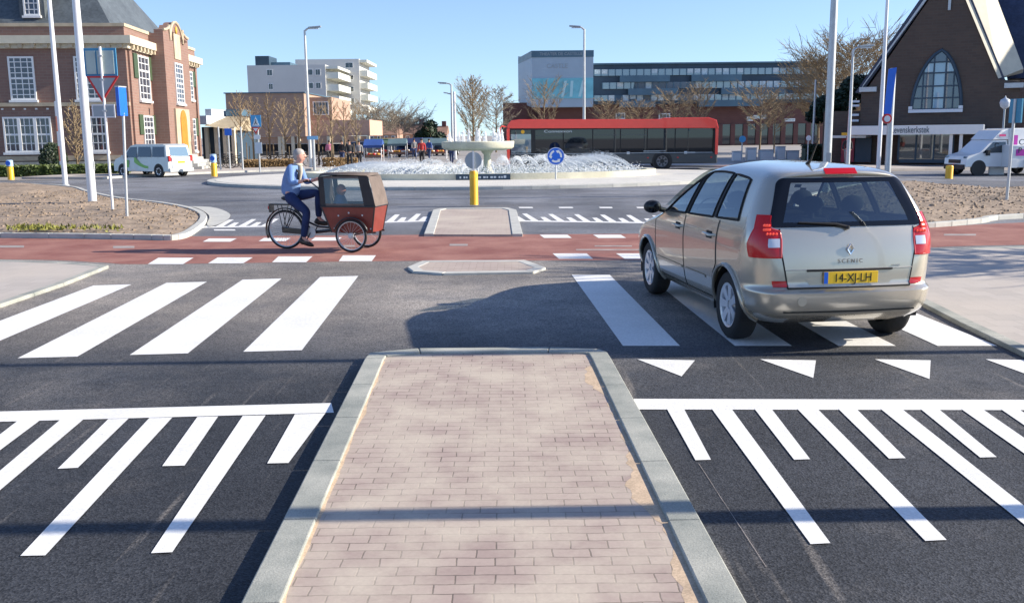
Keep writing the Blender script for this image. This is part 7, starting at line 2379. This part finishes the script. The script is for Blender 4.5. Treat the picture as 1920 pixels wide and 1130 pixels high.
tp_ = J((.335, 0, 1.715), (.07, .062), hd)
ns = J((.45, 0, 1.612), .014, hd)
for s_ in (-1, 1): J((.33, s_ * .092, 1.62), (.022, .012), hd)
hands = []
ARM = {-1: ((.215, -.19, 1.40), (.27, -.265, 1.155), (.45, -.262, 1.195)), 1: ((.215, .19, 1.40), (.30, .27, 1.16), (.45, .262, 1.195))}
for s_ in (-1, 1):
    sh, el, wr = ARM[s_]
    a = J(sh, .058, ch); b = J(el, .043, a); c = J(wr, .030, b)
    pm = J((.515, s_ * .258, 1.215), (.038, .022), c)
    for k, (off, ln_) in enumerate(((.028, .055), (.010, .062), (-.009, .058), (-.027, .045))):
        f1 = J((.545, s_ * (.252 + off), 1.232), .0095, pm)
        f2 = J((.585, s_ * (.250 + off), 1.225), .009, f1)
        J((.592, s_ * (.250 + off), 1.196), .008, f2)
    th = J((.535, s_ * .222, 1.205), .011, pm)
    J((.572, s_ * .222, 1.19), .009, th)
LEG = {-1: ((.13, -.10, .92), (.47, -.13, .67), (.38, -.125, .20)), 1: ((.13, .10, .92), (.585, .13, .985), (.575, .125, .53))}
for s_ in (-1, 1):
    hp, kn, an = LEG[s_]
    a = J(hp, .070, pel); b = J(kn, .056, a); c = J(an, .038, b)
    J((an[0] + .11, an[1], an[2] - .075), (.03, .035), c)
body_ = skinmesh('body', pts, eds, rad, M['skin_pale'], RD)
# jacket with sleeves
pts, eds, rad = [], [], []
pel = J((.10, 0, .885), (.165, .195)); sp = J((.14, 0, 1.14), (.135, .178), pel); ch = J((.20, 0, 1.34), (.125, .175), sp); nk = J((.26, 0, 1.465), (.075, .075), ch)
for s_ in (-1, 1):
    sh, el, wr = ARM[s_]
    a = J(sh, .082, ch); b = J(el, .064, a); J((wr[0] - .03, wr[1], wr[2] - .004), .046, b)
jk = skinmesh('jacket', pts, eds, rad, M['jacket'], body_)
# trousers
pts, eds, rad = [], [], []
top_ = J((.135, 0, 1.10), (.11, .13)); pel = J((.12, 0, .94), (.15, .165), top_)
for s_ in (-1, 1):
    hp, kn, an = LEG[s_]
    a = J(hp, (.115, .105), pel); m_ = J(tuple(Vector(hp).lerp(Vector(kn), .5)), .096, a); b = J(kn, .080, m_); c_ = J(tuple(Vector(kn).lerp(Vector(an), .5)), .068, b); J((an[0], an[1], an[2] + .01), .058, c_)
skinmesh('trousers', pts, eds, rad, M['navy'], body_)
for s_, nm in ((-1, 'shoe'), (1, 'shoe')):
    an = LEG[s_][2]
    tl_ = (-.35 if s_ < 0 else -.12)
    q = MB()
    rot = Matrix.Rotation(-tl_, 3, 'Y')
    ctr = Vector((an[0] + .05, an[1], an[2] - .075))
    q.ball(ctr, (.15, .050, .045), 14, 8, rot=rot); q.ball(ctr + Vector((-.065, 0, .03)), (.065, .045, .06), 12, 8, rot=rot)
    q.build(nm, M['leather'], body_, smooth=60)
# hair, scarf, strap, face
q = MB(); q.ball((.310, 0, 1.668), (.100, .098, .084), 16, 10); q.ball((.278, 0, 1.62), (.062, .092, .085), 14, 8); q.build('hair', M['grey_hair'], body_, smooth=60)
q = MB(); q.ball((.285, 0, 1.475), (.082, .082, .04), 14, 8); q.tube([(.335, -.02, 1.45), (.345, -.03, 1.36), (.31, -.03, 1.20)], [.04, .04, .03], 8); q.build('scarf', M['scarf'], body_, smooth=60)
q = MB(); q.tube([(.23, -.12, 1.465), (.335, -.10, 1.35), (.31, -.06, 1.2), (.25, .02, 1.08)], .018, 6); q.build('bag_strap', M['cloth_black'], body_, smooth=60)
q = MB()
for s_ in (-1, 1): q.ball((.425, s_ * .032, 1.645), (.008, .012, .007), 8, 5)
q.build('eyes', M['black'], body_)['kind'] = 'stuff'
q = MB(); q.ball((.402, 0, 1.555), (.012, .026, .006), 8, 5); q.build('mouth', mat('lips', (.35, .1, .09), .6), body_)
